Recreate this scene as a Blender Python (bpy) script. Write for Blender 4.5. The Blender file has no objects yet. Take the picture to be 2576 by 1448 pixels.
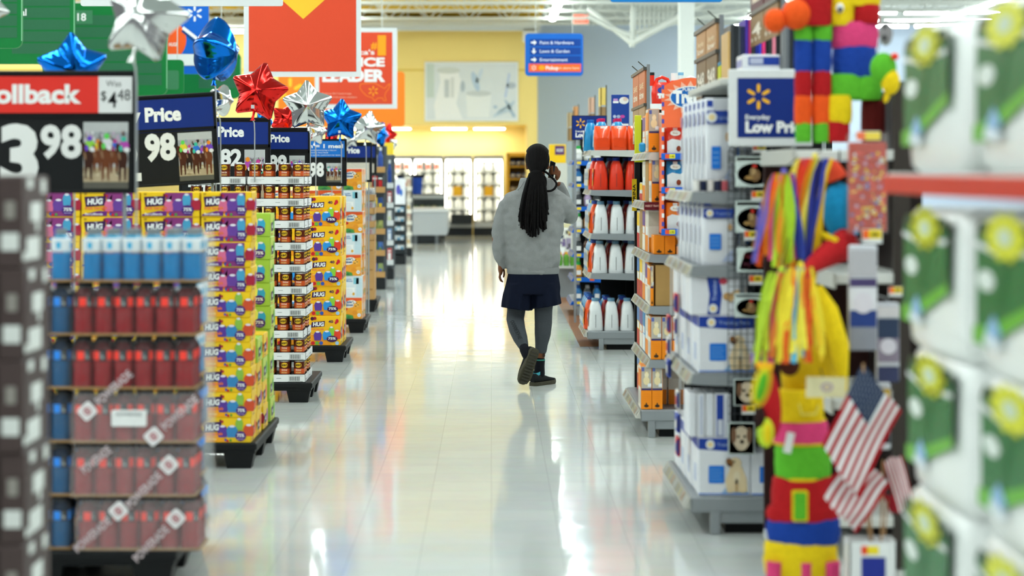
import bpy, bmesh, math, random
from mathutils import Vector, Matrix, noise as mnoise
sc = bpy.context.scene
COL = sc.collection
rnd = random.Random(7)
PI = math.pi
# ------------------------------------------------------------------ camera, world, exposure
FPX, VX, VY, EYE = 5200.0, 1236.0, 430.0, 1.65      # focal length and vanishing point in the 2576x1448 frame
cd = bpy.data.cameras.new('camera'); cam = bpy.data.objects.new('camera', cd); COL.objects.link(cam)
cam.location = (0, 0, EYE); cam.rotation_euler = (PI/2, 0, 0)
cd.sensor_width = 36; cd.lens = FPX/2576*36
cd.shift_x = (1288-VX)/2576; cd.shift_y = -(724-VY)/2576
cd.clip_start = .1; cd.clip_end = 200
cd.dof.use_dof = True; cd.dof.focus_distance = 15.8; cd.dof.aperture_fstop = 1.75
sc.camera = cam
sc.view_settings.view_transform = 'Standard'; sc.view_settings.look = 'None'
sc.view_settings.gamma = 1; sc.view_settings.use_curve_mapping = False
sc.view_settings.exposure = -0.12
w = bpy.data.worlds.new('world'); sc.world = w; w.use_nodes = True
bg = w.node_tree.nodes['Background']; bg.inputs[0].default_value = (.93, .97, 1, 1); bg.inputs[1].default_value = .26
cy = sc.cycles
cy.use_denoising = True; cy.max_bounces = 6; cy.diffuse_bounces = 3; cy.glossy_bounces = 3; cy.transparent_max_bounces = 8
cy.transmission_bounces = 3; cy.caustics_reflective = False; cy.caustics_refractive = False; cy.sample_clamp_indirect = 6
TUBE_POWER = 44.0
# ------------------------------------------------------------------ helpers
def P(px, py, Y): return Vector(((px-VX)*Y/FPX, Y, EYE-(py-VY)*Y/FPX))
def XX(px, Y): return (px-VX)*Y/FPX
def ZZ(py, Y): return EYE-(py-VY)*Y/FPX
def lin(h):
    h = h.lstrip('#'); o = []
    for i in (0, 2, 4):
        c = int(h[i:i+2], 16)/255
        o.append(c/12.92 if c <= .04045 else ((c+.055)/1.055)**2.4)
    return (*o, 1)
MATS = {}
def M(hexc, rough=.5, metal=0., spec=.22, noise=.06, nscale=40., bump=0., bscale=200., emit=0., coat=0., name=None, sheen=0., bdist=.01):
    key = (hexc, rough, metal, spec, noise, nscale, bump, bscale, emit, coat, sheen, bdist)
    if key in MATS: return MATS[key]
    m = bpy.data.materials.new(name or 'mat_'+hexc); m.use_nodes = True
    nt = m.node_tree; b = nt.nodes['Principled BSDF']; c = lin(hexc)
    b.inputs['Base Color'].default_value = c; b.inputs['Roughness'].default_value = rough
    b.inputs['Metallic'].default_value = metal; b.inputs['Specular IOR Level'].default_value = spec
    if coat: b.inputs['Coat Weight'].default_value = coat; b.inputs['Coat Roughness'].default_value = .08
    if sheen: b.inputs['Sheen Weight'].default_value = sheen
    if emit: b.inputs['Emission Color'].default_value = c; b.inputs['Emission Strength'].default_value = emit
    if noise or bump:
        tc = nt.nodes.new('ShaderNodeTexCoord'); n = nt.nodes.new('ShaderNodeTexNoise')
        n.inputs['Scale'].default_value = nscale; n.inputs['Detail'].default_value = 3
        nt.links.new(tc.outputs['Object'], n.inputs['Vector'])
        if noise:
            mx = nt.nodes.new('ShaderNodeMix'); mx.data_type = 'RGBA'
            mx.inputs[6].default_value = tuple(x*(1-noise) for x in c[:3])+(1,)
            mx.inputs[7].default_value = tuple(min(1, x*(1+noise)) for x in c[:3])+(1,)
            nt.links.new(n.outputs['Fac'], mx.inputs[0]); nt.links.new(mx.outputs[2], b.inputs['Base Color'])
        if bump:
            n2 = nt.nodes.new('ShaderNodeTexNoise'); n2.inputs['Scale'].default_value = bscale; n2.inputs['Detail'].default_value = 4
            nt.links.new(tc.outputs['Object'], n2.inputs['Vector'])
            bp = nt.nodes.new('ShaderNodeBump'); bp.inputs['Strength'].default_value = bump; bp.inputs['Distance'].default_value = bdist
            nt.links.new(n2.outputs['Fac'], bp.inputs['Height']); nt.links.new(bp.outputs['Normal'], b.inputs['Normal'])
    MATS[key] = m; return m
def M_film(hexc='ffffff', alpha=.2, rough=.12, key='film'):
    k = (key, hexc, alpha, rough)
    if k in MATS: return MATS[k]
    m = bpy.data.materials.new(key); m.use_nodes = True; nt = m.node_tree
    b = nt.nodes['Principled BSDF']; b.inputs['Base Color'].default_value = lin(hexc); b.inputs['Roughness'].default_value = rough
    n = nt.nodes.new('ShaderNodeTexNoise'); n.inputs['Scale'].default_value = 18; n.inputs['Detail'].default_value = 4
    tc = nt.nodes.new('ShaderNodeTexCoord'); nt.links.new(tc.outputs['Object'], n.inputs['Vector'])
    bp = nt.nodes.new('ShaderNodeBump'); bp.inputs['Strength'].default_value = .6; bp.inputs['Distance'].default_value = .02
    nt.links.new(n.outputs['Fac'], bp.inputs['Height']); nt.links.new(bp.outputs['Normal'], b.inputs['Normal'])
    t = nt.nodes.new('ShaderNodeBsdfTransparent'); mx = nt.nodes.new('ShaderNodeMixShader'); mx.inputs[0].default_value = alpha
    nt.links.new(t.outputs[0], mx.inputs[1]); nt.links.new(b.outputs[0], mx.inputs[2])
    nt.links.new(mx.outputs[0], nt.nodes['Material Output'].inputs[0])
    MATS[k] = m; return m
class F:                                            # a flat printing frame: o + u*a + v*b
    def __init__(s, o, u=(1, 0, 0), v=(0, 0, 1), k=1.): s.o, s.u, s.v, s.k = Vector(o), Vector(u).normalized(), Vector(v).normalized(), k
    def __call__(s, a, b): return s.o+s.u*(a*s.k)+s.v*(b*s.k)
class Cyl:                                          # a printing frame wrapped on an upright cylinder, a = arc length from the front
    def __init__(s, c, r, turn=0.): s.c, s.r, s.t = Vector(c), r, turn
    def __call__(s, a, b):
        t = a/s.r+s.t; return s.c+Vector((s.r*math.sin(t), -s.r*math.cos(t), b))
class Rot:                                          # rotate a frame in its own plane
    def __init__(s, f, a0, b0, deg): s.f, s.a0, s.b0, s.c, s.s = f, a0, b0, math.cos(math.radians(deg)), math.sin(math.radians(deg))
    def __call__(s, a, b): return s.f(s.a0+a*s.c-b*s.s, s.b0+a*s.s+b*s.c)
TXT = {}
def text_geo(s, bold):
    if (s, bold) in TXT: return TXT[s, bold]
    c = bpy.data.curves.new('t', 'FONT'); c.body = s; c.size = 1; c.offset = bold; c.resolution_u = 3; c.fill_mode = 'FRONT'
    o = bpy.data.objects.new('t', c); COL.objects.link(o)
    dg = bpy.context.evaluated_depsgraph_get(); me = bpy.data.meshes.new_from_object(o.evaluated_get(dg))
    vs = [(v.co.x, v.co.y) for v in me.vertices]; fs = [tuple(p.vertices) for p in me.polygons]
    bpy.data.objects.remove(o); bpy.data.curves.remove(c); bpy.data.meshes.remove(me)
    TXT[s, bold] = (vs, fs); return vs, fs
class MB:
    def __init__(s): s.v, s.f, s.m, s.sm, s.mats = [], [], [], [], []
    def mi(s, mat):
        if mat not in s.mats: s.mats.append(mat)
        return s.mats.index(mat)
    def add(s, vs, fs, mat, smooth=False):
        b = len(s.v); s.v += [Vector(v) for v in vs]; i = s.mi(mat)
        for f in fs: s.f.append(tuple(b+k for k in f)); s.m.append(i); s.sm.append(smooth)
    def box(s, a, b, mat, bev=0., seg=1):
        x0, y0, z0 = (min(a[i], b[i]) for i in range(3)); x1, y1, z1 = (max(a[i], b[i]) for i in range(3))
        if bev > 0:
            bm = bmesh.new(); bmesh.ops.create_cube(bm, size=1)
            for v in bm.verts: v.co = ((x0+x1)/2+v.co.x*(x1-x0), (y0+y1)/2+v.co.y*(y1-y0), (z0+z1)/2+v.co.z*(z1-z0))
            bmesh.ops.bevel(bm, geom=bm.edges[:], offset=min(bev, .49*min(x1-x0, y1-y0, z1-z0)), segments=seg, affect='EDGES', profile=.5)
            bm.verts.index_update(); s.add([v.co.copy() for v in bm.verts], [[v.index for v in f.verts] for f in bm.faces], mat, seg > 1); bm.free(); return
        s.add([(x0, y0, z0), (x1, y0, z0), (x1, y1, z0), (x0, y1, z0), (x0, y0, z1), (x1, y0, z1), (x1, y1, z1), (x0, y1, z1)],
              [(0, 3, 2, 1), (4, 5, 6, 7), (0, 1, 5, 4), (1, 2, 6, 5), (2, 3, 7, 6), (3, 0, 4, 7)], mat)
    def prism(s, poly, f, depth, mat, smooth=False):  # outline in frame f, pushed `depth` behind it
        n = len(poly); nrm = f.u.cross(f.v)
        fr = [f(a, b) for a, b in poly]; bk = [p-nrm*depth for p in fr]
        s.add(fr+bk, [tuple(range(n)), tuple(range(2*n-1, n-1, -1))]+[(i, i+n, (i+1) % n+n, (i+1) % n) for i in range(n)], mat, smooth)
    def flat(s, poly, f, mat): s.add([f(a, b) for a, b in poly], [tuple(range(len(poly)))], mat)
    def rect(s, a0, b0, a1, b1, f, mat, n=1):
        for i in range(n):
            p, q = a0+(a1-a0)*i/n, a0+(a1-a0)*(i+1)/n
            s.flat([(p, b0), (q, b0), (q, b1), (p, b1)], f, mat)
    def oval(s, a, b, ra, rb, f, mat, n=20, rot=0.):
        c, q = math.cos(rot), math.sin(rot)
        s.flat([(a+ra*math.cos(t)*c-rb*math.sin(t)*q, b+ra*math.cos(t)*q+rb*math.sin(t)*c) for t in (2*PI*i/n for i in range(n))], f, mat)
    def ring(s, a, b, r0, r1, f, mat, n=24):
        for i in range(n):
            t, u = 2*PI*i/n, 2*PI*(i+1)/n
            s.flat([(a+r0*math.cos(t), b+r0*math.sin(t)), (a+r1*math.cos(t), b+r1*math.sin(t)), (a+r1*math.cos(u), b+r1*math.sin(u)), (a+r0*math.cos(u), b+r0*math.sin(u))], f, mat)
    def rrect(s, a0, b0, a1, b1, r, f, mat): s.flat(rr(a0, b0, a1, b1, r), f, mat)
    def text(s, t, a, b, h, f, mat, w=None, al='l', bold=.02, slant=0.):
        vs, fs = text_geo(t, bold)
        if not vs: return
        x0, x1 = min(v[0] for v in vs), max(v[0] for v in vs); k = h/.72
        kx = k if w is None else w/(x1-x0)
        off = {'l': 0, 'c': -.5, 'r': -1}[al]*(x1-x0)*kx
        s.add([f(a+off+(x-x0)*kx+slant*y*k, b+y*k) for x, y in vs], fs, mat)
    def spark(s, a, b, r, f, mat, n=6):
        for i in range(n):
            g = Rot(f, a, b, 90+i*360/n); s.flat([(r*.34, -r*.07), (r*.45, -r*.12), (r*.9, -r*.13), (r, -r*.05), (r, r*.05), (r*.9, r*.13), (r*.45, r*.12), (r*.34, r*.07)], g, mat)
    def loft(s, rings, mat, caps=True, smooth=True):
        n = len(rings[0]); vs = [p for r in rings for p in r]; fs = []
        for k in range(len(rings)-1):
            for i in range(n):
                j = (i+1) % n; fs.append((k*n+i, k*n+j, (k+1)*n+j, (k+1)*n+i))
        s.add(vs, fs, mat, smooth)
        if caps: s.add(list(rings[0]), [tuple(range(n-1, -1, -1))], mat); s.add(list(rings[-1]), [tuple(range(n))], mat)
    def lathe(s, prof, c, mat, n=20, caps=True):      # prof [(r, z)], mat one or one per segment
        c = Vector(c); rings = [[c+Vector((r*math.sin(2*PI*i/n), -r*math.cos(2*PI*i/n), z)) for i in range(n)] for r, z in prof]
        for k in range(len(prof)-1): s.loft(rings[k:k+2], mat[k] if isinstance(mat, (list, tuple)) else mat, False)
        m0, m1 = (mat[0], mat[-1]) if isinstance(mat, (list, tuple)) else (mat, mat)
        if caps: s.add(rings[0], [tuple(range(n-1, -1, -1))], m0); s.add(rings[-1], [tuple(range(n))], m1)
    def tube(s, pts, r, mat, n=8, flat_=1., caps=True):
        pts = [Vector(p) for p in pts]; R = r if isinstance(r, (list, tuple)) else [r]*len(pts); rings = []; up = None
        for i, p in enumerate(pts):
            d = (pts[min(i+1, len(pts)-1)]-pts[max(i-1, 0)]).normalized()
            if up is None: up = Vector((0, 0, 1)) if abs(d.z) < .9 else Vector((0, 1, 0))
            a = d.cross(up); a = a.normalized() if a.length > 1e-6 else Vector((1, 0, 0)); up = a.cross(d).normalized()
            rings.append([p+(a*math.cos(2*PI*k/n)+up*(math.sin(2*PI*k/n)*flat_))*R[i] for k in range(n)])
        s.loft(rings, mat, caps)
    def ell(s, c, r, mat, n=16, m=10, rot=None):
        c = Vector(c); r = (r, r, r) if isinstance(r, (int, float)) else r; vs, fs = [], []
        for j in range(m+1):
            th = PI*j/m
            for i in range(n):
                ph = 2*PI*i/n; q = Vector((r[0]*math.sin(th)*math.cos(ph), r[1]*math.sin(th)*math.sin(ph), -r[2]*math.cos(th)))
                vs.append(c+(rot @ q if rot else q))
        for j in range(m):
            for i in range(n):
                k = (i+1) % n; fs.append((j*n+i, j*n+k, (j+1)*n+k, (j+1)*n+i))
        s.add(vs, fs, mat, True)
    def xf(s, mtx): s.v = [mtx @ v for v in s.v]; return s
    def mesh(s, name):
        me = bpy.data.meshes.new(name); me.from_pydata([tuple(v) for v in s.v], [], s.f)
        for m in s.mats: me.materials.append(m)
        me.polygons.foreach_set('material_index', s.m); me.polygons.foreach_set('use_smooth', s.sm); me.update(); return me
    def build(s, name, parent=None, loc=None, **kw):
        return put(name, s.mesh(name), parent, loc, **kw)
def rr(a0, b0, a1, b1, r, n=4):
    o = []
    for cx, cy_, t0 in ((a1-r, b0+r, -90), (a1-r, b1-r, 0), (a0+r, b1-r, 90), (a0+r, b0+r, 180)):
        for i in range(n+1):
            t = math.radians(t0+90*i/n); o.append((cx+r*math.cos(t), cy_+r*math.sin(t)))
    return o
def put(name, mesh, parent=None, loc=None, label=None, cat=None, group=None, kind=None, rz=0.):
    o = bpy.data.objects.new(name, mesh); COL.objects.link(o)
    if parent: o.parent = parent
    if loc is not None: o.location = loc
    if rz: o.rotation_euler[2] = rz
    return tag(o, label, cat, group, kind)
def tag(o, label=None, cat=None, group=None, kind=None):
    if label: o['label'] = label
    if cat: o['category'] = cat
    if group: o['group'] = group
    if kind: o['kind'] = kind
    return o
def empty(name, loc, label, cat, group=None, rz=0.):
    o = bpy.data.objects.new(name, None); COL.objects.link(o); o.location = loc; o.rotation_euler[2] = rz; o.empty_display_size = .1
    return tag(o, label, cat, group)
def dup(o, loc, label, group=None, rz=None):          # a thing with copies of its parts and sub-parts
    def cp(a, par):
        c = a.copy(); COL.objects.link(c); c.parent = par
        for ch in list(a.children): cp(ch, c)
        return c
    c = cp(o, None); c.location = loc; c['label'] = label
    if group: c['group'] = group
    if rz is not None: c.rotation_euler[2] = rz
    return c
ORD = 'top first second third fourth fifth sixth seventh eighth ninth tenth eleventh twelfth thirteenth fourteenth fifteenth sixteenth seventeenth eighteenth nineteenth twentieth'.split()
def nth(i): return ORD[i]
WHITE = M('e9ebea', .45); BLACK = M('0c0d10', .45); PRINTW = M('f2f3f2', .5, noise=0); GREY = M('8b9093', .4, noise=.04)
NAVY = M('0d2a78', .5, noise=.03); YEL = M('f6b81f', .5, noise=.03)
# ------------------------------------------------------------------ the room
def floor_mat():
    m = bpy.data.materials.new('polished_vinyl_tile'); m.use_nodes = True; nt = m.node_tree; b = nt.nodes['Principled BSDF']; L = nt.links
    tc = nt.nodes.new('ShaderNodeTexCoord'); br = nt.nodes.new('ShaderNodeTexBrick'); br.offset = 0; br.squash = 1
    br.inputs['Scale'].default_value = 1; br.inputs['Brick Width'].default_value = .305; br.inputs['Row Height'].default_value = .305
    br.inputs['Mortar Size'].default_value = .0016; br.inputs['Mortar Smooth'].default_value = .3
    br.inputs['Color1'].default_value = lin('d9dcd8'); br.inputs['Color2'].default_value = lin('d2d6d3'); br.inputs['Mortar'].default_value = lin('b9bcb8')
    L.new(tc.outputs['Object'], br.inputs['Vector'])
    n = nt.nodes.new('ShaderNodeTexNoise'); n.inputs['Scale'].default_value = 9; n.inputs['Detail'].default_value = 5; L.new(tc.outputs['Object'], n.inputs['Vector'])
    mx = nt.nodes.new('ShaderNodeMix'); mx.data_type = 'RGBA'; mx.blend_type = 'MULTIPLY'; mx.inputs[0].default_value = .12
    L.new(br.outputs['Color'], mx.inputs[6]); L.new(n.outputs['Color'], mx.inputs[7]); L.new(mx.outputs[2], b.inputs['Base Color'])
    b.inputs['Roughness'].default_value = .075; b.inputs['IOR'].default_value = 1.5
    n2 = nt.nodes.new('ShaderNodeTexNoise'); n2.inputs['Scale'].default_value = 2.6; n2.inputs['Detail'].default_value = 2; L.new(tc.outputs['Object'], n2.inputs['Vector'])
    sm = nt.nodes.new('ShaderNodeMath'); sm.operation = 'MULTIPLY_ADD'; sm.inputs[1].default_value = -.06; L.new(br.outputs['Fac'], sm.inputs[0]); L.new(n2.outputs['Fac'], sm.inputs[2])
    bp = nt.nodes.new('ShaderNodeBump'); bp.inputs['Strength'].default_value = .22; bp.inputs['Distance'].default_value = .008
    L.new(sm.outputs[0], bp.inputs['Height']); L.new(bp.outputs['Normal'], b.inputs['Normal'])
    return m
b = MB(); b.box((-16, -3, -.1), (16, 58, 0), floor_mat()); b.build('floor', kind='structure')
def wood_mat():
    m = M('7a4f30', .42, noise=.3, nscale=6, spec=.15); return m
b = MB(); b.box((.835, 19.45, 0), (2.6, 27, .003), wood_mat()); b.build('floor_wood_strip', kind='structure')
YW = M('fde28c', .6, noise=.02); YW2 = M('ffe99c', .55, noise=.02); GW = M('d3e2f6', .65, noise=.03)
TRUSSM = M('c9cdc6', .5, noise=.05); DECK = M('b9bfbd', .6, noise=.04); YDECK = M('f2c840', .6, noise=.05)
def deck(name, x0, x1, y0, y1, mat):                 # corrugated roof deck
    b = MB(); n = int((y1-y0)/.5)
    for i in range(n):
        a = y0+(y1-y0)*i/n; h = (y1-y0)/n
        pts = [(x0, a, 5.62), (x0, a+.35*h, 5.62), (x0, a+.5*h, 5.70), (x0, a+.85*h, 5.70), (x0, a+h, 5.62)]
        for p, q in zip(pts[:-1], pts[1:]): b.add([p, (x1, *p[1:]), (x1, *q[1:]), q], [(3, 2, 1, 0)], mat)
    return b.build(name, kind='structure')
deck('ceiling', -16, 16, -3, 41, DECK); deck('ceiling_back', 1.28, 16, 41, 58, DECK); deck('ceiling_yellow', -16, 1.28, 41, 58, YDECK)
b = MB(); b.box((-16, 56, 0), (16, 56.3, 5.7), GW); b.build('wall_back', kind='structure')
# yellow dairy front: a deep upper bulkhead, a lit recess below it, a yellow pier at its right end
b = MB(); b.box((-14, 51, 2.80), (XX(1352, 51), 55.99, 5.16), YW); b.box((-14, 50.985, 4.12), (XX(1352, 51), 51, 4.16), M('e6c356', .6)); b.build('wall_yellow_upper', kind='structure')
b = MB(); b.box((-14, 54.6, 0), (XX(1328, 54), 55.99, 2.80), YW2); b.build('wall_yellow_lower', kind='structure')
b = MB(); b.box((XX(1326, 51), 51, 0), (XX(1352, 51), 55.98, 2.80), YW); b.build('wall_yellow_pier', kind='structure')
# round white duct across the top of the bulkhead
DUCT = M('d5d9d6', .4, noise=.03)
t = empty('air_duct', (0, 49.6, 5.17), 'long round white air duct running across the top of the yellow wall', 'duct')
b = MB(); b.tube([(-13.6, 0, 0), (1.18, 0, 0)], .16, DUCT, 20); b.build('duct_pipe', t)
for x in (-10.5, -7, -3.5, -.4): b = MB(); b.tube([(x, 0, 0), (x+.06, 0, 0)], .17, DUCT, 20); b.build('duct_collar', t)
for x in (-8, -2.0, .9): b = MB(); b.box((x-.01, -.01, .15), (x+.01, .01, .47), TRUSSM); b.build('hanger_rod', t)
b = MB(); b.box((.75, -.16, -.42), (1.12, .1, -.155), WHITE, .02); b.build('duct_box', t)
# roof joists
def joist(y, lab):
    t = empty('roof_joist', (0, y, 0), lab, 'roof joist', 'roof joists under the deck at the back')
    b = MB(); b.box((-14, -.05, 5.52), (14, .05, 5.6), TRUSSM); b.build('top_chord', t)
    b = MB(); b.box((-14, -.04, 5.06), (14, .04, 5.12), TRUSSM); b.build('bottom_chord', t)
    b = MB(); x = -14
    while x < 14: b.tube([(x, 0, 5.09), (x+.45, 0, 5.55), (x+.9, 0, 5.09)], .014, TRUSSM, 6); x += .9
    b.build('web', t)
for y, w_ in ((42.2, 'nearest'), (44.4, 'second nearest'), (46.6, 'third nearest'), (48.3, 'farthest')):
    joist(y, 'white open web roof joist, %s of those crossing before the yellow wall' % w_)
# large girder on the right: bottom apex, two diagonals, bottom chord, hung deck panel
gy = 43.0
t = empty('roof_girder', (XX(1590, gy), gy, ZZ(105, gy)), 'white roof girder meeting in a point above the grey back wall', 'roof girder')
def g(px, py, dy=0): q = P(px, py, gy+dy)-P(1590, 105, gy); return (q.x, dy, q.z)
b = MB(); b.tube([g(1590, 108), g(1480, 20, .3)], .065, TRUSSM, 8); b.build('diagonal', t)
b = MB(); b.tube([g(1590, 108), g(1770, 8, -.5)], .065, TRUSSM, 8); b.build('diagonal', t)
b = MB(); b.tube([g(1600, 82), g(1705, 55), g(1880, 22)], .05, TRUSSM, 8); b.build('side_brace', t)
b = MB(); b.tube([g(1595, 90), g(1530, 68), g(1480, 40)], .05, TRUSSM, 8); b.build('side_brace', t)
b = MB(); b.tube([g(1590, 118), g(1594, 0)], .06, TRUSSM, 8); b.build('king_post', t)
b = MB()
for i in range(9):
    x0, x1 = g(1602+i*12, 0)[0], g(1602+i*12+7, 0)[0]
    b.box((x0, .9, g(0, 88-i*6)[2]), (x1, 1.0, g(0, 0)[2]+.35), TRUSSM)
b.build('ribbed_panel', t)
# steel column
cx = XX(1726, 40)
t = empty('steel_column', (cx, 40, 0), 'tall square white steel column rising behind the price signs', 'column')
b = MB(); b.box((-.145, -.145, 0), (.145, .145, 5.6), M('d9ddd9', .45), .015); b.build('shaft', t)
b = MB(); b.box((-.2, -.2, 0), (.2, .2, .03), GREY); b.build('base_plate', t)
# fluorescent strips: four rows running down the store
LENS = M('f4fffb', .4, emit=TUBE_POWER, noise=0); HOUS = M('e4e7e5', .4)
def light_mesh():
    a = MB(); a.box((-.09, 0, 0), (.09, 2.3, .07), HOUS, .01); h = a.mesh('housing')
    a = MB(); a.prism([(-.075, 0), (-.06, -.045), (0, -.06), (.06, -.045), (.075, 0)], F((0, .03, 0)), 2.24, LENS)
    return h, a.mesh('lens')
hm, lm = light_mesh(); ROWN = {-7.6: 'far left', -3.1: 'left', 1.4: 'right', 5.9: 'far right'}
for rx in (-12.1, -7.6, -3.1, 1.4, 5.9, 10.4):
    for k in range(20):
        y = -1.4+k*2.45
        lab = 'white fluorescent strip light in the %s ceiling row, over the %s' % (ROWN.get(rx, 'outer'), 'back of the store' if y > 40 else 'aisle')
        t = empty('strip_light', (rx, y, 5.15), lab, 'ceiling light', 'fluorescent strip lights in the %s ceiling row' % ROWN.get(rx, 'outer'))
        put('housing', hm, t); put('lens', lm, t)
for i in range(7):                                   # crosswise strips added, mostly out of view, to brighten the back wall
    for x0, side, yy in ((6.25+i*1.55, 'right', 53.2), (6.6+i*1.55, 'right', 50.9), (6.6+i*1.55, 'right', 48.6), (-6.7-i*1.55, 'left', 49.2)):
        if i > 5 or (side == 'right' and i > 4): continue
        t = empty('strip_light', (x0, yy, 5.4 if side == 'right' else 5.0), 'crosswise white strip light added to brighten the back wall, far %s' % side, 'ceiling light', 'added crosswise strip lights far %s' % side); t.rotation_euler[2] = -PI/2; t.scale = (1, .6, 1)
        put('housing', hm, t); put('lens', lm, t); b = MB(); b.box((-.006, 1.1, .06), (.006, 1.12, .70 if side == 'left' else .31), TRUSSM); b.build('hanger_rod', t)
# lights in the underside of the bulkhead
for i, (p0, p1) in enumerate(((600, 700), (720, 820), (850, 940), (975, 1035), (1085, 1176), (1190, 1272))):
    a, c = XX(p0, 53.9), XX(p1, 53.9)
    t = empty('soffit_light', ((a+c)/2, 53.9, 2.80), 'long white soffit light under the yellow wall, %s from the left' % nth(i+1), 'soffit light', 'soffit lights under the yellow wall')
    h = (c-a)/2; b = MB(); b.box((-h, -.14, -.05), (h, .14, 0), HOUS, .01); b.build('housing', t)
    b = MB(); b.box((-h+.03, -.145, -.065), (h-.03, .11, -.051), M('fffbe8', .4, emit=36, noise=0)); b.build('diffuser', t)
# picture of kitchen things on the yellow wall
y = 50.95; q0 = P(1068, 305, y); q1 = P(1304, 155, y); W_, H_ = q1.x-q0.x, q1.z-q0.z
t = empty('wall_picture', (q0.x, y, q0.z), 'large pale framed picture of white kitchenware on the yellow wall', 'picture')
b = MB(); b.box((0, 0, 0), (W_, .04, H_), M('f1f3ef', .5), .01); b.build('frame', t)
fr = F((0, -.003, 0), k=W_/236.0); b = MB(); fr2 = F((0, -.005, 0), k=W_/236.0); fr3 = F((0, -.007, 0), k=W_/236.0)
b.rect(5, 5, 231, 145, fr, M('e2e8e9', .5, noise=.05, nscale=3)); pc = lambda h: M(h, .5, noise=.05)
b.rect(5, 60, 24, 145, fr2, pc('ccd9cf')); b.flat([(28, 5), (24, 40), (40, 100), (36, 128), (82, 132), (92, 100), (80, 45), (96, 5)], fr2, pc('f4f5f2'))
b.oval(60, 128, 30, 8, fr3, pc('d5dad3')); b.rect(50, 60, 62, 105, fr3, pc('c9cfcf')); b.rect(66, 60, 74, 110, fr3, pc('dcdfdc'))
b.flat([(108, 10), (104, 70), (168, 70), (162, 10)], fr2, pc('eef1ee')); b.oval(136, 70, 32, 7, fr3, pc('cfd5d4'))
b.oval(96, 88, 6, 14, fr3, pc('b3c0c8')); b.oval(128, 100, 8, 26, fr3, pc('bcd0e2'), rot=.3); b.oval(138, 115, 5, 20, fr3, pc('d2e0ec'), rot=-.4)
b.flat([(200, 60), (206, 60), (216, 120), (211, 122)], fr3, pc('c3d2ea')); b.flat([(200, 55), (207, 52), (230, 12), (222, 10)], fr3, pc('a9c0d2'))
for k in range(5): b.flat([(172+k*9, 12+k*3), (176+k*9, 10+k*3), (196+k*8, 30+k*5), (190+k*8, 32+k*5)], fr3, pc('c0d2de'))
b.oval(178, 36, 5, 4, fr3, pc('adc4d4')); b.oval(218, 90, 12, 8, fr3, pc('bcc6ce'))
b.build('print', t)
# exit sign
q = P(1461, 48, 47.5); t = empty('exit_sign', q, 'lit red exit sign hanging below the ceiling by the grey wall', 'exit sign')
b = MB(); b.box((-.2, -.04, -.125), (.2, .04, .125), M('f0dccb', .4), .02); b.build('case', t)
b = MB(); b.box((-.165, -.046, -.095), (.165, -.041, .095), M('ff6d55', .4, emit=.75, noise=0)); b.text('EXIT', 0, -.06, .12, F((0, -.048, 0)), M('ffa592', .4, emit=.8, noise=0), al='c', w=.26); b.build('face', t)
b = MB(); b.tube([(0, 0, .12), (0, 0, 5.62-q.z)], .02, TRUSSM, 6); b.build('stem', t)
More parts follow.
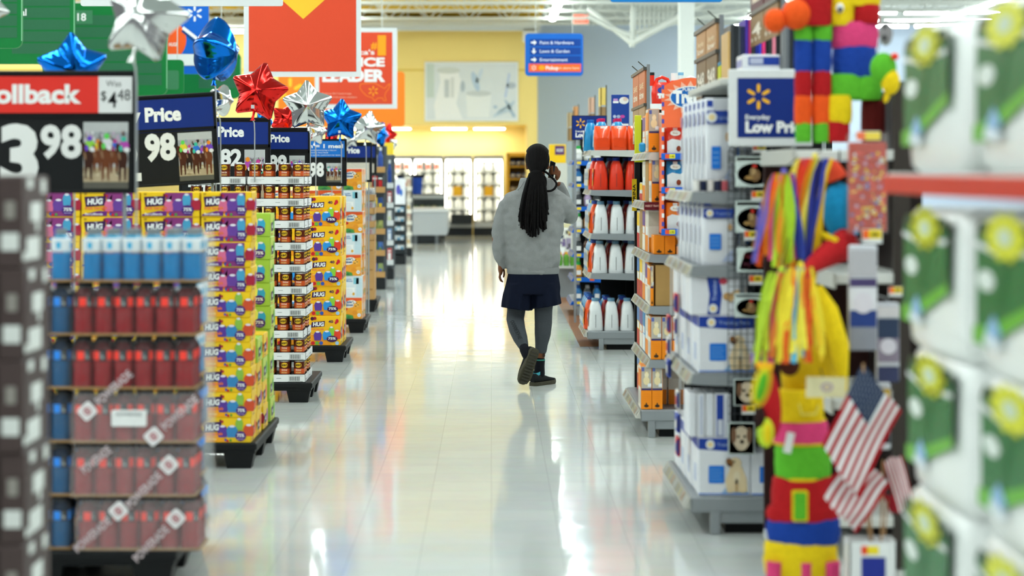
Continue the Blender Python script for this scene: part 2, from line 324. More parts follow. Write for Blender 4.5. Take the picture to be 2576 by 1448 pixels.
# ------------------------------------------------------------------ dairy coolers at the back
CW = M('f3f4ee', .4, noise=.03); DARK = M('22262a', .5); MET = M('a9adb0', .35, metal=.4)
JUGB = MB(); JUGB.lathe([(.082, 0), (.093, .03), (.093, .165), (.06, .22), (.03, .245), (.03, .26)], (0, 0, 0), M('f6f7f0', .35, noise=.02), 10)
jug_body = JUGB.mesh('jug_body'); a = MB(); a.lathe([(.034, .26), (.034, .282)], (0, 0, 0), M('e5e7e0', .4), 8); jug_cap = a.mesh('cap')
a = MB(); a.box((-.06, -.06, 0), (.06, .06, .24), M('f3efe6', .5, noise=.05), .01); a.rect(-.05, .04, .05, .17, F((0, -.062, 0)), M('d8402c', .5)); carton_m = a.mesh('carton')
bays = [(985, 1037, 'far left'), (1039, 1114, 'left'), (1117, 1188, 'middle'), (1191, 1267, 'right')]
Yc = 52.9
for bi, (p0, p1, nm) in enumerate(bays):
    x0, x1 = XX(p0, Yc), XX(p1, Yc); w_ = x1-x0
    t = empty('dairy_cooler', (x0, Yc, 0), 'tall lit glass-front dairy cooler at the back wall, the %s one' % nm, 'cooler', 'lit dairy coolers along the back wall')
    b = MB(); b.box((0, 0, 0), (w_, 1.1, .2), DARK, .01); b.build('base', t)
    b = MB(); b.box((0, .95, .3), (w_, 1.1, 1.95), CW); b.box((0, .02, .3), (.03, .95, 1.95), CW); b.box((w_-.03, .02, .3), (w_, .95, 1.95), CW); b.build('back_panel', t)
    b = MB(); b.box((0, -.08, .2), (w_, 1.1, .32), MET, .01); b.build('bumper_rail', t)
    b = MB(); b.box((0, 0, 1.95), (w_, 1.1, 2.06), M('b9bdc0', .4), .01); b.build('canopy', t)
    b = MB(); b.box((0, -.012, .3), (.03, .02, 1.95), M('73797c', .4)); b.box((w_-.03, -.012, .3), (w_, .02, 1.95), M('73797c', .4)); b.build('door_frame', t)
    b = MB(); b.box((.03, -.004, .32), (w_-.03, .004, 1.95), M_film('eef4f2', .10, .05, 'cooler_glass')); g_ = b.build('glass_door', t)
    b = MB(); b.tube([(w_-.06, -.03, .9), (w_-.06, -.03, 1.5)], .012, MET, 6); b.build('handle', g_)
    b = MB(); b.box((.05, .06, 1.9), (w_-.05, .1, 1.94), M('fff9ea', .4, emit=17, noise=0)); b.box((.035, .05, .4), (.055, .08, 1.88), M('fff9ea', .4, emit=17, noise=0)); b.build('lamp', t)
    b = MB(); b.box((w_-.055, .05, .4), (w_-.035, .08, 1.88), M('fff9ea', .4, emit=17, noise=0)); b.build('lamp', t)
    zs = [.36, .69, 1.02, 1.35, 1.66]
    for zi, z in enumerate(zs):
        if zi: b = MB(); b.box((.03, .12, z-.03), (w_-.03, .9, z), M('dfe2df', .4)); b.build('shelf', t)
    if bi > 1:
        b = MB(); r_ = XX(1151 if bi == 2 else 1229, Yc)-x0; b.box((r_-.11, -.014, 1.02), (r_+.11, -.008, 1.26), M('f4b92a', .5)); b.build('price_sticker', t)
    if bi == 2: b = MB(); b.box((.18, -.45, .3), (.72, -.1, .55), DARK, .02); tag(b.build('stock_basket', None, (x0, Yc, 0)), 'dark low stock basket standing before the middle dairy cooler', 'basket')
    for zi, z in enumerate(zs):
        n = int((w_-.1)/.19)
        for k in range(n):
            lx = .05+(k+.5)*(w_-.1)/n; red = (bi < 2 and zi == 4)
            lab = '%s, %s from left on the %s shelf of the %s cooler' % ('red and white carton' if red else 'white milk jug', nth(k+1), ['lowest', 'second lowest', 'middle', 'second highest', 'highest'][zi], nm)
            gname = 'milk and cartons in the %s cooler' % nm
            if red: put('milk_carton', carton_m, None, (x0+lx, Yc+.25, z), lab, 'carton', gname)
            else:
                o = put('milk_jug', jug_body, None, (x0+lx, Yc+.25, z), lab, 'milk jug', gname); put('cap', jug_cap, o)
# yellow bread bay right of the coolers
x0, x1 = XX(1274, 52.9), XX(1329, 52.9); w_ = x1-x0
t = empty('bread_bay', (x0, 52.9, 0), 'yellow wooden bread bay beside the rightmost cooler', 'shelf')
WD = M('d9a93c', .5, noise=.1, nscale=12)
b = MB(); b.box((0, 0, 0), (.07, .8, 2.1), WD, .01); b.box((w_-.05, 0, 0), (w_, .8, 2.1), WD, .01); b.box((0, 0, 2.02), (w_, .8, 2.12), WD, .01); b.box((0, .7, 0), (w_, .8, 2.1), M('8a6a35', .6)); b.build('case', t)
for i, z in enumerate((.2, .7, 1.12, 1.46, 1.78)):
    b = MB(); b.box((.07, .04, z-.03), (w_-.05, .7, z), WD); b.build('shelf', t)
    if i:
        for k in range(3):
            c_ = MB(); c_.ell((0, 0, .075), (.075, .14, .075), M('3f5f9c' if i > 2 else '8d8478', .35, noise=.2), 10, 8); c_.rect(-.05, .05, .05, .1, F((0, -.13, 0)), M('d9c9b0', .5))
            c_.build('bread_bag', None, (x0+.16+k*.155, 53.1, z), label='%s wrapped loaf, %s from left on the %s shelf of the yellow bread bay' % ('blue' if i > 2 else 'tan', nth(k+1), ['', 'lowest', 'second', 'third', 'highest'][i]), cat='bread', group='wrapped loaves in the bread bay')
# freezer bunker
x0, x1 = XX(1030, 46.8), XX(1126, 46.8); w_ = x1-x0
t = empty('freezer_bunker', (x0, 46.8, 0), 'low pale grey open freezer chest on dark feet at the end of the aisle', 'freezer')
FZ = M('a7adb2', .35, noise=.03)
b = MB(); b.prism([(0, .2), (w_*.97, .2), (w_, .34), (w_, .74), (w_-.05, .80), (0, .80)], F((0, 0, 0)), 2.0, FZ); b.build('body', t)
b = MB(); b.box((0, -.03, .72), (w_+.03, 2.03, .78), M('c6cacd', .3), .015, 2); b.build('rim', t)
b = MB(); b.box((.04, .06, .02), (w_-.18, 1.9, .2), DARK); b.build('kick_base', t)
for fx in (.1, w_-.28): b = MB(); b.box((fx, .0, 0), (fx+.07, .1, .2), M('5d6266', .5)); b.build('foot', t)
# dark open cooler behind the bunker with green packs
x0, x1 = XX(1036, 49.6), XX(1117, 49.6); w_ = x1-x0
t = empty('open_cooler', (x0, 49.6, 0), 'dark open cooler stocked with green packs behind the freezer chest', 'cooler')
b = MB(); b.box((0, 0, 0), (w_, .9, .62), DARK, .02); b.box((0, .8, .6), (w_, .9, 1.1), M('3a4044', .5)); b.build('body', t)
b = MB(); b.box((0, -.02, .98), (w_, .5, 1.06), M('9aa0a2', .4), .01); b.build('hood', t)
for k in range(5):
    c_ = MB(); c_.box((-.06, -.05, 0), (.06, .05, .2), M(['5d7a55', '8b8f5a', '6f7f6a', 'a09a76', '56705e'][k], .5, noise=.2), .02)
    c_.build('green_pack', None, (x0+.09+k*.145, 50.0, .62), label='small green food pack, %s from left in the dark open cooler' % nth(k+1), cat='food pack', group='food packs in the open cooler')
# ------------------------------------------------------------------ signs hung from the roof
ROOF = 5.6
def hung(name, px0, py0, px1, py1, Y, label, cat, frame_mat, fw=0., r=0., depth=.03, inset=None):
    """sign whose face fills the given rectangle; returns thing, face frame in photo-pixel units from the lower left, and unit"""
    a, c = P(px0, py1, Y), P(px1, py0, Y); k = Y/FPX; W_, H_ = px1-px0, py1-py0
    t = empty(name, (a.x, Y, a.z), label, cat)
    b = MB(); f = F((0, 0, 0), k=k)
    b.prism(rr(0, 0, W_, H_, r) if r else [(0, 0), (W_, 0), (W_, H_), (0, H_)], f, depth, frame_mat); b.build('board', t)
    top = a.z+H_*k
    if top < ROOF:
        for x in (.18, .82):
            b = MB(); b.tube([(W_*k*x, depth/2, H_*k), (W_*k*x, depth/2, ROOF-a.z)], .006, TRUSSM, 5); b.build('hanger_wire', t)
    return t, (lambda e: F((0, -e, 0), k=k)), W_, H_
ORG = M('dc4a2b', .5, noise=.02); AMB = M('f9a01b', .5, noise=.02); BLU = M('0a5fc4', .45, noise=.02); DBL = M('0b3f92', .45, noise=.02)
WFR = M('dfe3e5', .45, noise=.02); OR2 = M('f58021', .5, noise=.02)
# big orange sign with the yellow arrow
t, f, W_, H_ = hung('arrow_sign', 613, -150, 908, 193, 20, 'large white framed orange-red hanging sign with a big yellow arrow point', 'hanging sign', WFR)
b = MB(); b.rect(13, 13, W_-12, H_-13, f(.003), ORG); b.flat([(95, H_-149), (150, H_-198), (205, H_-149), (205, H_-13), (95, H_-13)], f(.005), M('fcc233', .5, noise=.02)); b.build('face', t)
# price leader sign
t, f, W_, H_ = hung('price_leader_sign', 792, 70, 999, 273, 30, 'white framed orange-red sign with yellow numeral one and white lettering behind the arrow sign', 'hanging sign', WFR)
b = MB(); b.rect(11, 11, W_-12, H_-11, f(.004), ORG); e = f(.007)
Yl = lambda px: px-792
b.text('#', 141, 150, 18, e, AMB, w=16, bold=.03); b.text('1', 158, 137, 46, e, AMB, w=21, bold=.06)
b.text("America's", 150, 136, 12, e, PRINTW, w=110, al='r', bold=.02)
b.text('PRICE', 176, 107, 21, e, PRINTW, w=112, al='r', bold=.045)
b.text('LEADER', 177, 69, 29, e, PRINTW, w=158, al='r', bold=.05)
usa = [(115, 62), (150, 64), (165, 56), (176, 50), (184, 60), (190, 63), (186, 50), (178, 40), (176, 30), (180, 20), (174, 19), (170, 27), (158, 26), (150, 18), (145, 27), (130, 32), (120, 42), (113, 52)]
for i in range(len(usa)):
    p, q = Vector(usa[i]), Vector(usa[(i+1) % len(usa)]); d = (q-p).normalized(); n_ = Vector((-d.y, d.x))*.9
    b.flat([tuple(p-n_), tuple(q-n_), tuple(q+n_), tuple(p+n_)], e, OR2)
b.spark(147, 44, 13, e, AMB)
b.text('Based on 2017 brand image', 18, 36, 4, e, M('f2b39c', .5), w=74, bold=.01); b.text('survey of US store retailers', 18, 27, 4, e, M('f2b39c', .5), w=88, bold=.01)
b.build('face', t)
# orange board behind it
t, f, W_, H_ = hung('orange_board', 700, 180, 1018, 318, 36, 'plain orange rounded board with a yellow spark behind the lettered sign', 'hanging sign', OR2, r=9)
b = MB(); b.spark(30, 88, 34, f(.005), M('fcc233', .5)); b.rect(95, 0, 101, 125, f(.003), M('f0ece2', .5)); b.build('face', t)
# white bar sign at the top edge
t, f, W_, H_ = hung('white_framed_sign', 203, -170, 711, 15, 15.5, 'large white framed orange sign whose rounded lower rim shows above the balloons', 'hanging sign', WFR, r=5)
b = MB(); b.rect(8, 17, W_-8, H_-8, f(.003), M('d9502f', .5, noise=.02)); b.build('face', t)
# blue and orange sign
t, f, W_, H_ = hung('blue_circle_sign', 290, 15, 525, 186, 26, 'blue sign with an orange disc, white spark and white band behind the silver balloon', 'hanging sign', BLU)
b = MB(); e = f(.004); g = f(.008)
b.flat([(0, 50), (W_, 50), (W_, H_), (0, H_)], e, BLU)
b.oval(92, 85, 87, 66, f(.006), M('f05a1e', .5), 36)
b.flat([(20, 0), (160, 0), (135, 17), (60, 19)], f(.007), M('f05a1e', .5)); b.flat([(75, 17), (120, 18), (98, 6)], g, AMB)
b.rect(0, 21, W_, 50, f(.010), WFR); b.spark(200, 152, 20, g, PRINTW)
b.flat([(168, 113), (172, 120), (208, 92), (204, 85)], f(.012), PRINTW); b.flat([(166, 107), (170, 111), (203, 83), (199, 79)], g, M('0a3f7d', .5))
b.text('SAVINGS', 152, 64, 13, Rot(g, 152, 64, 90), PRINTW, w=62); b.text('HUGE', 135, 70, 9, g, PRINTW, w=22); b.build('face', t)
# directory sign
t, f, W_, H_ = hung('directory_sign', 1321, 84, 1467, 191, 30, 'blue hanging directory sign with white arrows and one orange line', 'hanging sign', M('1262c0', .45), r=9, depth=.05)
b = MB()
for i, s_ in enumerate(('Paint & Hardware', 'Lawn & Garden', 'Entertainment')):
    y0 = 75-i*21.5; b.rect(12, y0, 140, y0+18, f(.003), DBL)
    fa = Rot(f(.006), 22, y0+9, (0, -90, 0)[i]); b.flat([(-7, -2), (0, -2), (0, -6.5), (7, 0), (0, 6.5), (0, 2), (-7, 2)], fa, PRINTW)
    b.text(s_, 37, y0+5, 8, f(.006), M('d7dcf0', .5), bold=.015, w=(85, 75, 70)[i])
b.rect(9, 10, 141, 31, f(.003), M('e8507e', .5)); b.rect(11, 12, 139, 29, f(.005), M('f36a21', .5)); b.spark(22, 20.5, 7, f(.008), PRINTW); b.oval(42, 20.5, 8, 6, f(.007), AMB)
b.text('Pickup', 52, 16, 9, f(.008), PRINTW, w=32, bold=.03); b.text('in store here', 86, 17, 7, f(.008), M('f9d6b8', .5), w=50, bold=.01); b.build('face', t)
t, f, W_, H_ = hung('blue_sign', 1535, -120, 1818, 5, 22, 'large blue hanging sign showing only its lower rim before the white column', 'hanging sign', M('1272b8', .45), r=8, depth=.05)
b = MB(); b.rect(14, 20, W_-14, H_-14, f(.004), DBL); b.build('face', t)
# green aisle signs
GRN = M('0c7436', .5, noise=.03); GR2 = M('2c6747', .5, noise=.04); GR3 = M('3f7d58', .5, noise=.04)
def aisle(px0, py0, px1, py1, Y, label, word=None, num=None, inner=None, wx=0, wy=0):
    t, f, W_, H_ = hung('aisle_sign', px0, py0, px1, py1, Y, label, 'aisle sign', GRN, r=18, depth=.05); t['group'] = 'green aisle signs hung from the roof'
    b = MB(); x0, x1 = inner
    y = 26
    while y+24 < H_-14: b.rect(x0, y, x1, y+26, f(.003), GR2); y += 30
    if word: b.text(word, wx, wy, 17, f(.008), PRINTW, al='r')
    if num: b.rect(wx-4, wy-8, wx+38, wy+26, f(.006), GR3); b.text(num, wx, wy, 19, f(.009), PRINTW, w=22)
    b.rect(W_-1.5, 18, W_+.5, H_-18, f(.004), M('7fbf95', .5)); b.build('face', t)
aisle(-190, -170, 55, 121, 19, 'green aisle sign at the far left edge, nearest of the green signs', inner=(10, 233))
aisle(-120, -150, 187, 161, 22, 'green slatted aisle sign with a word ending in al', word='Cereal', inner=(150, 296), wx=187, wy=122)
aisle(107, 8, 420, 240, 24, 'green aisle sign with the number 18 behind the star balloons', num='18', inner=(80, 300), wx=88, wy=188)
aisle(330, 130, 606, 248, 27, 'green aisle sign behind the upright blue balloon, lowest of the green signs', inner=(170, 262))
t, f, W_, H_ = hung('green_panel_sign', 372, 150, 462, 237, 25.4, 'small pale green rounded sign before the lowest green aisle sign', 'aisle sign', GRN, r=10)
b = MB(); b.rrect(8, 12, 78, 60, 5, f(.004), GR3); b.build('face', t)
# ------------------------------------------------------------------ price signs on the left pallets
SB = M('0d0f11', .4, noise=.05); SB2 = M('141618', .5, noise=.05)
def horses(b, x, y, W_, H_, f, seed, n=3):             # race photo: pale sky, blurred crowd, horses with bright jockeys, sand
    r = random.Random(seed); e = [F(f.o+Vector((0, -.0006*i, 0)), k=f.k) for i in range(1, 8)]
    mm = lambda h: M(h, .4, noise=.1, nscale=25)
    b.rect(x, y, x+W_, y+H_, f, mm('b9bcbc')); b.rect(x, y, x+W_, y+H_*.32, e[0], mm('b3a184')); b.rect(x, y+H_*.62, x+W_, y+H_*.85, e[0], mm('9fa3a6')); b.rect(x, y, x+W_, y+H_*.1, e[1], mm('5c5a52'))
    for i in range(70): b.oval(x+W_*r.uniform(.03, .97), y+H_*r.uniform(.55, .84), W_*r.uniform(.015, .035), H_*r.uniform(.02, .045), e[1], mm(r.choice(['c9b7a8', '7a7f88', 'd3c9d6', 'a88f86', '8d9fb0', 'dcdcdc', '6a6258', 'b8a0b8'])), 7)
    for i in range(12): b.oval(x+W_*r.uniform(.05, .95), y+H_*r.uniform(.1, .3), W_*r.uniform(.03, .1), H_*.02, e[1], mm(r.choice(['c4b396', 'a08c6c', 'cbbd9f'])), 8)
    n += 2
    for i in range(n):
        near = i % 2 == 0; s = H_*(r.uniform(.95, 1.08) if near else r.uniform(.66, .78)); cx_ = x+W_*(.12+.76*i/(n-1)); cy0 = y+H_*(.10 if near else .22); col = r.choice(['4a2414', '2c1a14', '6b3a20', '3d2016']); lv = 3 if near else 2; rx = min(.15*s, W_*.13)
        for dx in (-.5, .42): g_ = dx*rx; b.flat([(cx_+g_-.16*rx, cy0+r.uniform(0, .07)*s), (cx_+g_+.12*rx, cy0+r.uniform(0, .05)*s), (cx_+g_*.9+.34*rx, cy0+.34*s), (cx_+g_*.9-.34*rx, cy0+.34*s)], e[lv-1], mm(col))
        b.oval(cx_, cy0+.36*s, rx*.85, .15*s, e[lv], mm(col), 14); b.oval(cx_-.05*s, cy0+.46*s, .055*s, .15*s, e[lv+1], mm(col), 10, .25); b.oval(cx_-.055*s, cy0+.40*s, .018*s, .07*s, e[lv+2], mm('8a6a50'), 8, .2)
        jc = ['2f6fd0', '8fd04a', 'b048a8', 'e2cf3a', '6a3fb0', 'd8d8dc', 'c83a4a'][(i*2+seed) % 7]; j2 = ['3fb8a0', '6a48c0', 'e88a2a', '5fd05a', 'c03a8a'][(i+seed) % 5]
        b.oval(cx_+.02*s, cy0+.56*s, .08*s, .085*s, e[lv], mm(jc), 10); b.oval(cx_+.06*s, cy0+.50*s, .05*s, .04*s, e[lv+1], mm('e4e4e6'), 8); b.oval(cx_+.015*s, cy0+.665*s, .04*s, .045*s, e[lv+1], mm(j2), 8); b.oval(cx_-.03*s, cy0+.52*s, .03*s, .05*s, e[lv+2], mm(j2), 7)
def price_sign(px0, py0, px1, py1, Y, head_h, label, roll=0., head=None, body=None, side=1, base=None):
    """black framed price sign: header strip, price panel, photo, one pole down to `base`"""
    k = Y/FPX; a = P(px0, py1, Y); W_, H_ = px1-px0, py1-py0
    t = empty('price_sign', (a.x, Y, a.z), label, 'price sign', 'black framed price signs over the pallets'); t.rotation_euler[1] = math.radians(-roll)
    f = lambda e: F((0, -e, 0), k=k)
    b = MB(); b.box((0, 0, 0), (W_*k, .018, H_*k), SB, .004); b.box((-.004, -.006, 0), (.012, .02, H_*k), SB); b.box((W_*k-.012, -.006, 0), (W_*k+.004, .02, H_*k), SB)
    b.box((0, -.008, H_*k-.016), (W_*k, .022, H_*k+.004), SB, .004); b.box((0, -.008, 0), (W_*k, .022, .014), SB, .003); b.box((0, -.006, (H_-head_h-9)*k), (W_*k, 0, (H_-head_h-2)*k), SB); b.build('frame', t)
    b = MB(); head(b, f, W_, H_); b.build('header_card', t)
    b = MB(); b.rect(3, 4, W_-3, H_-head_h-9, f(.001), SB2); body(b, f, W_, H_-head_h-9); b.build('price_card', t)
    b = MB(); x = W_*k*(.94 if side > 0 else .06); b.tube([(x, .03, H_*k*.4), (x, .03, (base if base is not None else .4)-a.z)], .009, GREY, 8); b.build('pole', t)
    return t
DIG = M('e8e9e7', .5, noise=0)
# rollback sign
def h1(b, f, W_, H_):
    b.rect(3, H_-104, W_-92, H_-12, f(.002), M('e0332a', .5, noise=.02)); b.rect(W_-92, H_-104, W_-4, H_-12, f(.002), M('e3e4e4', .5, noise=.02))
    b.text('Rollback', W_-135, H_-78, 46, f(.003), PRINTW, al='r', w=258, bold=.04)
    b.text('Was', W_-54, H_-37, 15, f(.003), M('555555', .5), al='c', w=38, bold=.0); b.text('$', W_-86, H_-72, 24, f(.003), BLACK, bold=0, w=14)
    b.text('4', W_-68, H_-90, 40, f(.003), BLACK, bold=.01, w=22); b.text('48', W_-44, H_-72, 28, f(.003), BLACK, bold=0, w=32)
def b1(b, f, W_, H_):
    b.text('3', W_-339, 24, 148, f(.003), DIG, w=96, bold=.045); b.text('98', W_-238, 92, 80, f(.003), DIG, w=104, bold=.035)
    b.rect(W_-236, 6, W_-235, H_-4, f(.002), SB); horses(b, W_-130, 12, 113, H_-22, f(.003), 1, 3)
price_sign(-150, 180, 340, 486, 9.5, 108, 'black framed red rollback price sign reading 3 98 over the sports drinks', head=h1, body=b1, base=0)
def hlow(pre, h, tx=None):
    def g_(b, f, W_, H_):
        b.rect(4, H_-h-6, W_-3, H_-10, f(.002), NAVY); b.text('Low Price', W_-(.36*h+2 if tx is None else tx), H_-h*.74, h*.40, f(.003), PRINTW, al='r', w=h*2.12, bold=.045)
    return g_
def bprice(big, small, sh, photo, seed, n=2, dx=0, w_=None):
    def g_(b, f, W_, H_):
        pw = photo; b.text(small, W_-pw-14, H_-sh-5, sh, f(.003), DIG, al='r', w=w_ or sh*1.2, bold=.045)
        b.text(big, W_-pw-14-(w_ or sh*1.55)-12, 20, H_-40, f(.003), DIG, al='r', w=H_*.45, bold=.03)
        b.rect(W_-pw-16-(w_ or sh*1.55)*.5, 6, W_-pw-15-(w_ or sh*1.55)*.5, H_-4, f(.002), SB)
        horses(b, W_-pw-8, 10, pw-4, H_-16, f(.003), seed, n)
    return g_
price_sign(232, 250, 552, 478, 12.75, 82, 'tilted black framed blue price sign reading 2 98 over the fruit drink cartons', roll=3.2, head=hlow('', 86, 86), body=bprice('2', '98', 64, 90, 3, 3, w_=78), base=0)
price_sign(452, 297, 679, 520, 15.75, 64, 'blue topped price sign reading 82 above the left bean can trays', head=hlow('', 62, 65), body=bprice('4', '82', 40, 56, 2, 2, w_=56), base=0)
price_sign(556, 322, 779, 470, 16.3, 54, 'blue topped price sign reading 88 at the right corner of the bean cans', head=hlow('', 47, 50), body=bprice('6', '88', 42, 43, 4, 2, w_=47), base=0)
def hmeal(b, f, W_, H_):
    b.rect(2, H_-45, W_-4, H_-4, f(.002), M('1a6fc6', .5)); b.text('1 item = 1 meal', W_-8, H_-22, 10, f(.003), PRINTW, al='r', w=124, bold=.03)
    for i, (s_, wl) in enumerate((('with every specially marked package to help your', 110), ('feeding families food bank', 84))): b.text(s_, W_-112, H_-29-i*6, 3.2, f(.003), PRINTW, w=wl*.8, bold=0)
    b.text('see specially marked items for details', W_-92, H_-41, 2.6, f(.003), PRINTW, w=78, bold=0)
price_sign(700, 350, 871, 468, 20.2, 45, 'bright blue charity meal price sign reading 98 above the muffin boxes', head=hmeal, body=bprice('3', '98', 33, 42, 5, 2, w_=36), base=0)
price_sign(800, 358, 935, 458, 23.6, 36, 'small blue price sign right of the bright blue charity sign', head=hlow('', 36, 30), body=lambda b, f, W_, H_: b.rect(8, 6, W_-6, H_-6, f(.003), M('c8c1b2', .5, noise=.2)), base=0)
price_sign(880, 362, 947, 440, 27.0, 34, 'narrow plain blue price sign at the end of the left pallet row', head=lambda b, f, W_, H_: b.rect(3, H_-34, W_-3, H_-6, f(.002), NAVY), body=lambda b, f, W_, H_: b.rect(8, 6, W_-6, H_-6, f(.003), M('b9b2a5', .5, noise=.2)), base=0)
# ------------------------------------------------------------------ foil balloons
def foil(hexc): return M(hexc, .15, metal=1., noise=.03, bump=.10, bscale=9)
SIL, BLF, RDF = foil('dcdedd'), foil('1470d6'), foil('dd2b27')
def star_mesh(mat, seed, R=1., puff=.34):
    r_ = random.Random(seed); n = 120; K = 18; b = MB(); ph = [r_.uniform(0, 6) for _ in range(4)]; R0 = .62
    cor = [((1 if i % 2 == 0 else R0)*math.sin(PI*i/5), (1 if i % 2 == 0 else R0)*math.cos(PI*i/5)) for i in range(10)]
    def dist(x, y):                                       # distance to the star outline
        m = 9.
        for i in range(10):
            (ax, ay), (bx, by) = cor[i], cor[(i+1) % 10]; dx, dy = bx-ax, by-ay; t = max(0, min(1, ((x-ax)*dx+(y-ay)*dy)/(dx*dx+dy*dy))); m = min(m, math.hypot(x-ax-t*dx, y-ay-t*dy))
        return m
    def rad(t):
        q = ((t/(2*PI)*5) % 1); d = abs(q-.5)*2; al = (1-d)*PI/5; x1 = R0*math.cos(PI/5); y1 = R0*math.sin(PI/5); ca, sa = math.cos(al), math.sin(al)
        return min(y1/(sa*(1-x1)+y1*ca), .93)
    vs, fs = [], []; H = []
    for k in range(K+1):
        u = 1-(1-k/K)**1.4; row = []
        for i in range(n):
            t = 2*PI*i/n; rr_ = rad(t)*u; d = 0 if k == K else min(1, dist(rr_*math.sin(t), rr_*math.cos(t))/.50); row.append((1-(1-d)**2)**.55*(.55+.45*min(1, math.sqrt(d))))
        H.append(row)
    for it in range(26):
        H = [[(sum(H[0])/n if k == 0 else 0. if k == K else .4*H[k][i]+.3*(H[k-1][i]+H[k+1][i])/2+.3*(H[k][i-1]+H[k][(i+1) % n])/2) for i in range(n)] for k in range(K+1)] if it < 14 else [[(H[k][i] if k in (0, K) else .5*H[k][i]+.25*(H[k][i-1]+H[k][(i+1) % n])) for i in range(n)] for k in range(K+1)]
    for s_ in (1, -1):
        base = len(vs)
        for k in range(K+1):
            u = 1-(1-k/K)**1.4
            for i in range(n):
                t = 2*PI*i/n; rr_ = rad(t)*u; x, y = rr_*math.sin(t), rr_*math.cos(t); d = min(1, dist(x, y)/.50)
                h = puff*1.1*H[k][i]
                h += .012*math.sin(26*t+ph[1]+s_)*math.exp(-((d-.14)/.10)**2)
                vs.append((R*x, -s_*R*h, R*y))
        for k in range(K):
            for i in range(n):
                j = (i+1) % n; f_ = (base+k*n+i, base+k*n+j, base+(k+1)*n+j, base+(k+1)*n+i)
                fs.append(f_[::-1] if s_ > 0 else f_)
    b.add(vs, fs, mat, True); return b
STK = M('b8bcbe', .3, metal=.5)
def balloon(px, py, dia, Y, mat, label, roll=0., turn=0., pitch=0., stick=None, seed=1, base=1.4, puff=.34):
    k = Y/FPX; c = P(px, py, Y); R = dia*k/2*1.03
    t = empty('star_balloon', c, label, 'balloon', 'foil star balloons over the pallets')
    rot = Matrix.Rotation(math.radians(turn), 4, 'Z') @ Matrix.Rotation(math.radians(pitch), 4, 'X') @ Matrix.Rotation(math.radians(roll), 4, 'Y')
    b = star_mesh(mat, seed, R, puff*1.18); b.xf(rot); b.build('foil_body', t)
    tip = rot @ Vector((0, 0, -.6*R)); end = rot @ Vector((0, 0, -.86*R))
    b = MB(); b.tube([tip, tip.lerp(end, .5), end, end+Vector((0, 0, -.012))], [.05*R, .035*R, .05*R, .09*R], mat, 8, .5); b.build('neck', t)
    zb = base-c.z; b = MB(); b.tube([end, Vector((end.x+.012, end.y*.4, end.z-.03)), Vector((end.x+.014, 0, end.z-.10)), (end.x+.014, 0, zb)], .0045, STK, 6); b.build('stick', t)
    if seed % 2: s_ = MB(); q = rot @ Vector((0, -.30*R, -.52*R)); s_.box((q.x-.05*R, q.y-.012, q.z-.05*R), (q.x+.05*R, q.y, q.z+.06*R), M('c9cdd0', .4)); s_.build('valve_tab', t)
    return t
balloon(366, 48, 245, 8.453, SIL, 'large silver star balloon at top beside the red rollback sign', roll=14, turn=-14, pitch=-14, seed=2, base=.145)
balloon(182, 172, 190, 10.3, BLF, 'blue star balloon rising behind the red rollback sign', roll=-4, turn=24, pitch=12, seed=4, base=0)
balloon(543, 130, 182, 12.9, BLF, 'upright blue star balloon seen edge-on above the blue price sign', roll=0, turn=74, pitch=4, seed=6, base=0, puff=.46)
balloon(556, 252, 88, 13.2, SIL, 'small silver balloon just below the edge-on blue balloon', roll=20, turn=60, seed=8, base=0, puff=.5)
balloon(651, 231, 158, 14.724, RDF, 'large tilted red star balloon over the bean cans', roll=12, turn=-6, pitch=-6, seed=3, base=1.57)
balloon(774, 266, 134, 16.285, SIL, 'silver star balloon facing the camera right of the red star', roll=-2, turn=4, seed=12, base=ZZ(465, 16.285))
balloon(858, 302, 112, 20.186, BLF, 'blue star balloon facing the camera above the charity meal sign', roll=3, turn=-4, seed=5, base=ZZ(460, 20.18))
balloon(716, 300, 84, 18.95, RDF, 'red balloon half hidden behind the 88 price sign', roll=25, turn=30, seed=14, base=0)
balloon(664, 300, 70, 19.3, BLF, 'small blue balloon below the large red star balloon', roll=40, turn=-40, seed=16, base=0)
balloon(795, 332, 70, 19.7, SIL, 'small silver balloon tucked beneath the silver star balloon', roll=10, turn=40, seed=18, base=0)
balloon(834, 338, 66, 20.7, RDF, 'small red balloon peeping from behind the blue star balloon', roll=10, turn=60, seed=20, base=0)
balloon(925, 322, 92, 22.6, SIL, 'silver star balloon at the right end of the balloon row', roll=10, turn=10, seed=22, base=0)
balloon(955, 338, 70, 29.285, BLF, 'blue balloon partly behind the rightmost silver star', roll=20, turn=50, seed=24, base=1.985)
balloon(974, 340, 66, 31.985, RDF, 'rightmost red star balloon in front of the yellow wall', roll=15, turn=-35, seed=26, base=1.89)
balloon(885, 352, 46, 23.585, SIL, 'small silver balloon above the small blue price sign', roll=70, turn=20, seed=28, base=ZZ(410, 23.58))
balloon(990, 362, 34, 31.6, SIL, 'tiny silver balloon at the far right end of the balloons', roll=30, turn=50, seed=30, base=1.60)
balloon(-40, 18, 130, 9.8, SIL, 'silver star balloon cut by the left edge', roll=30, turn=10, seed=32, base=0)
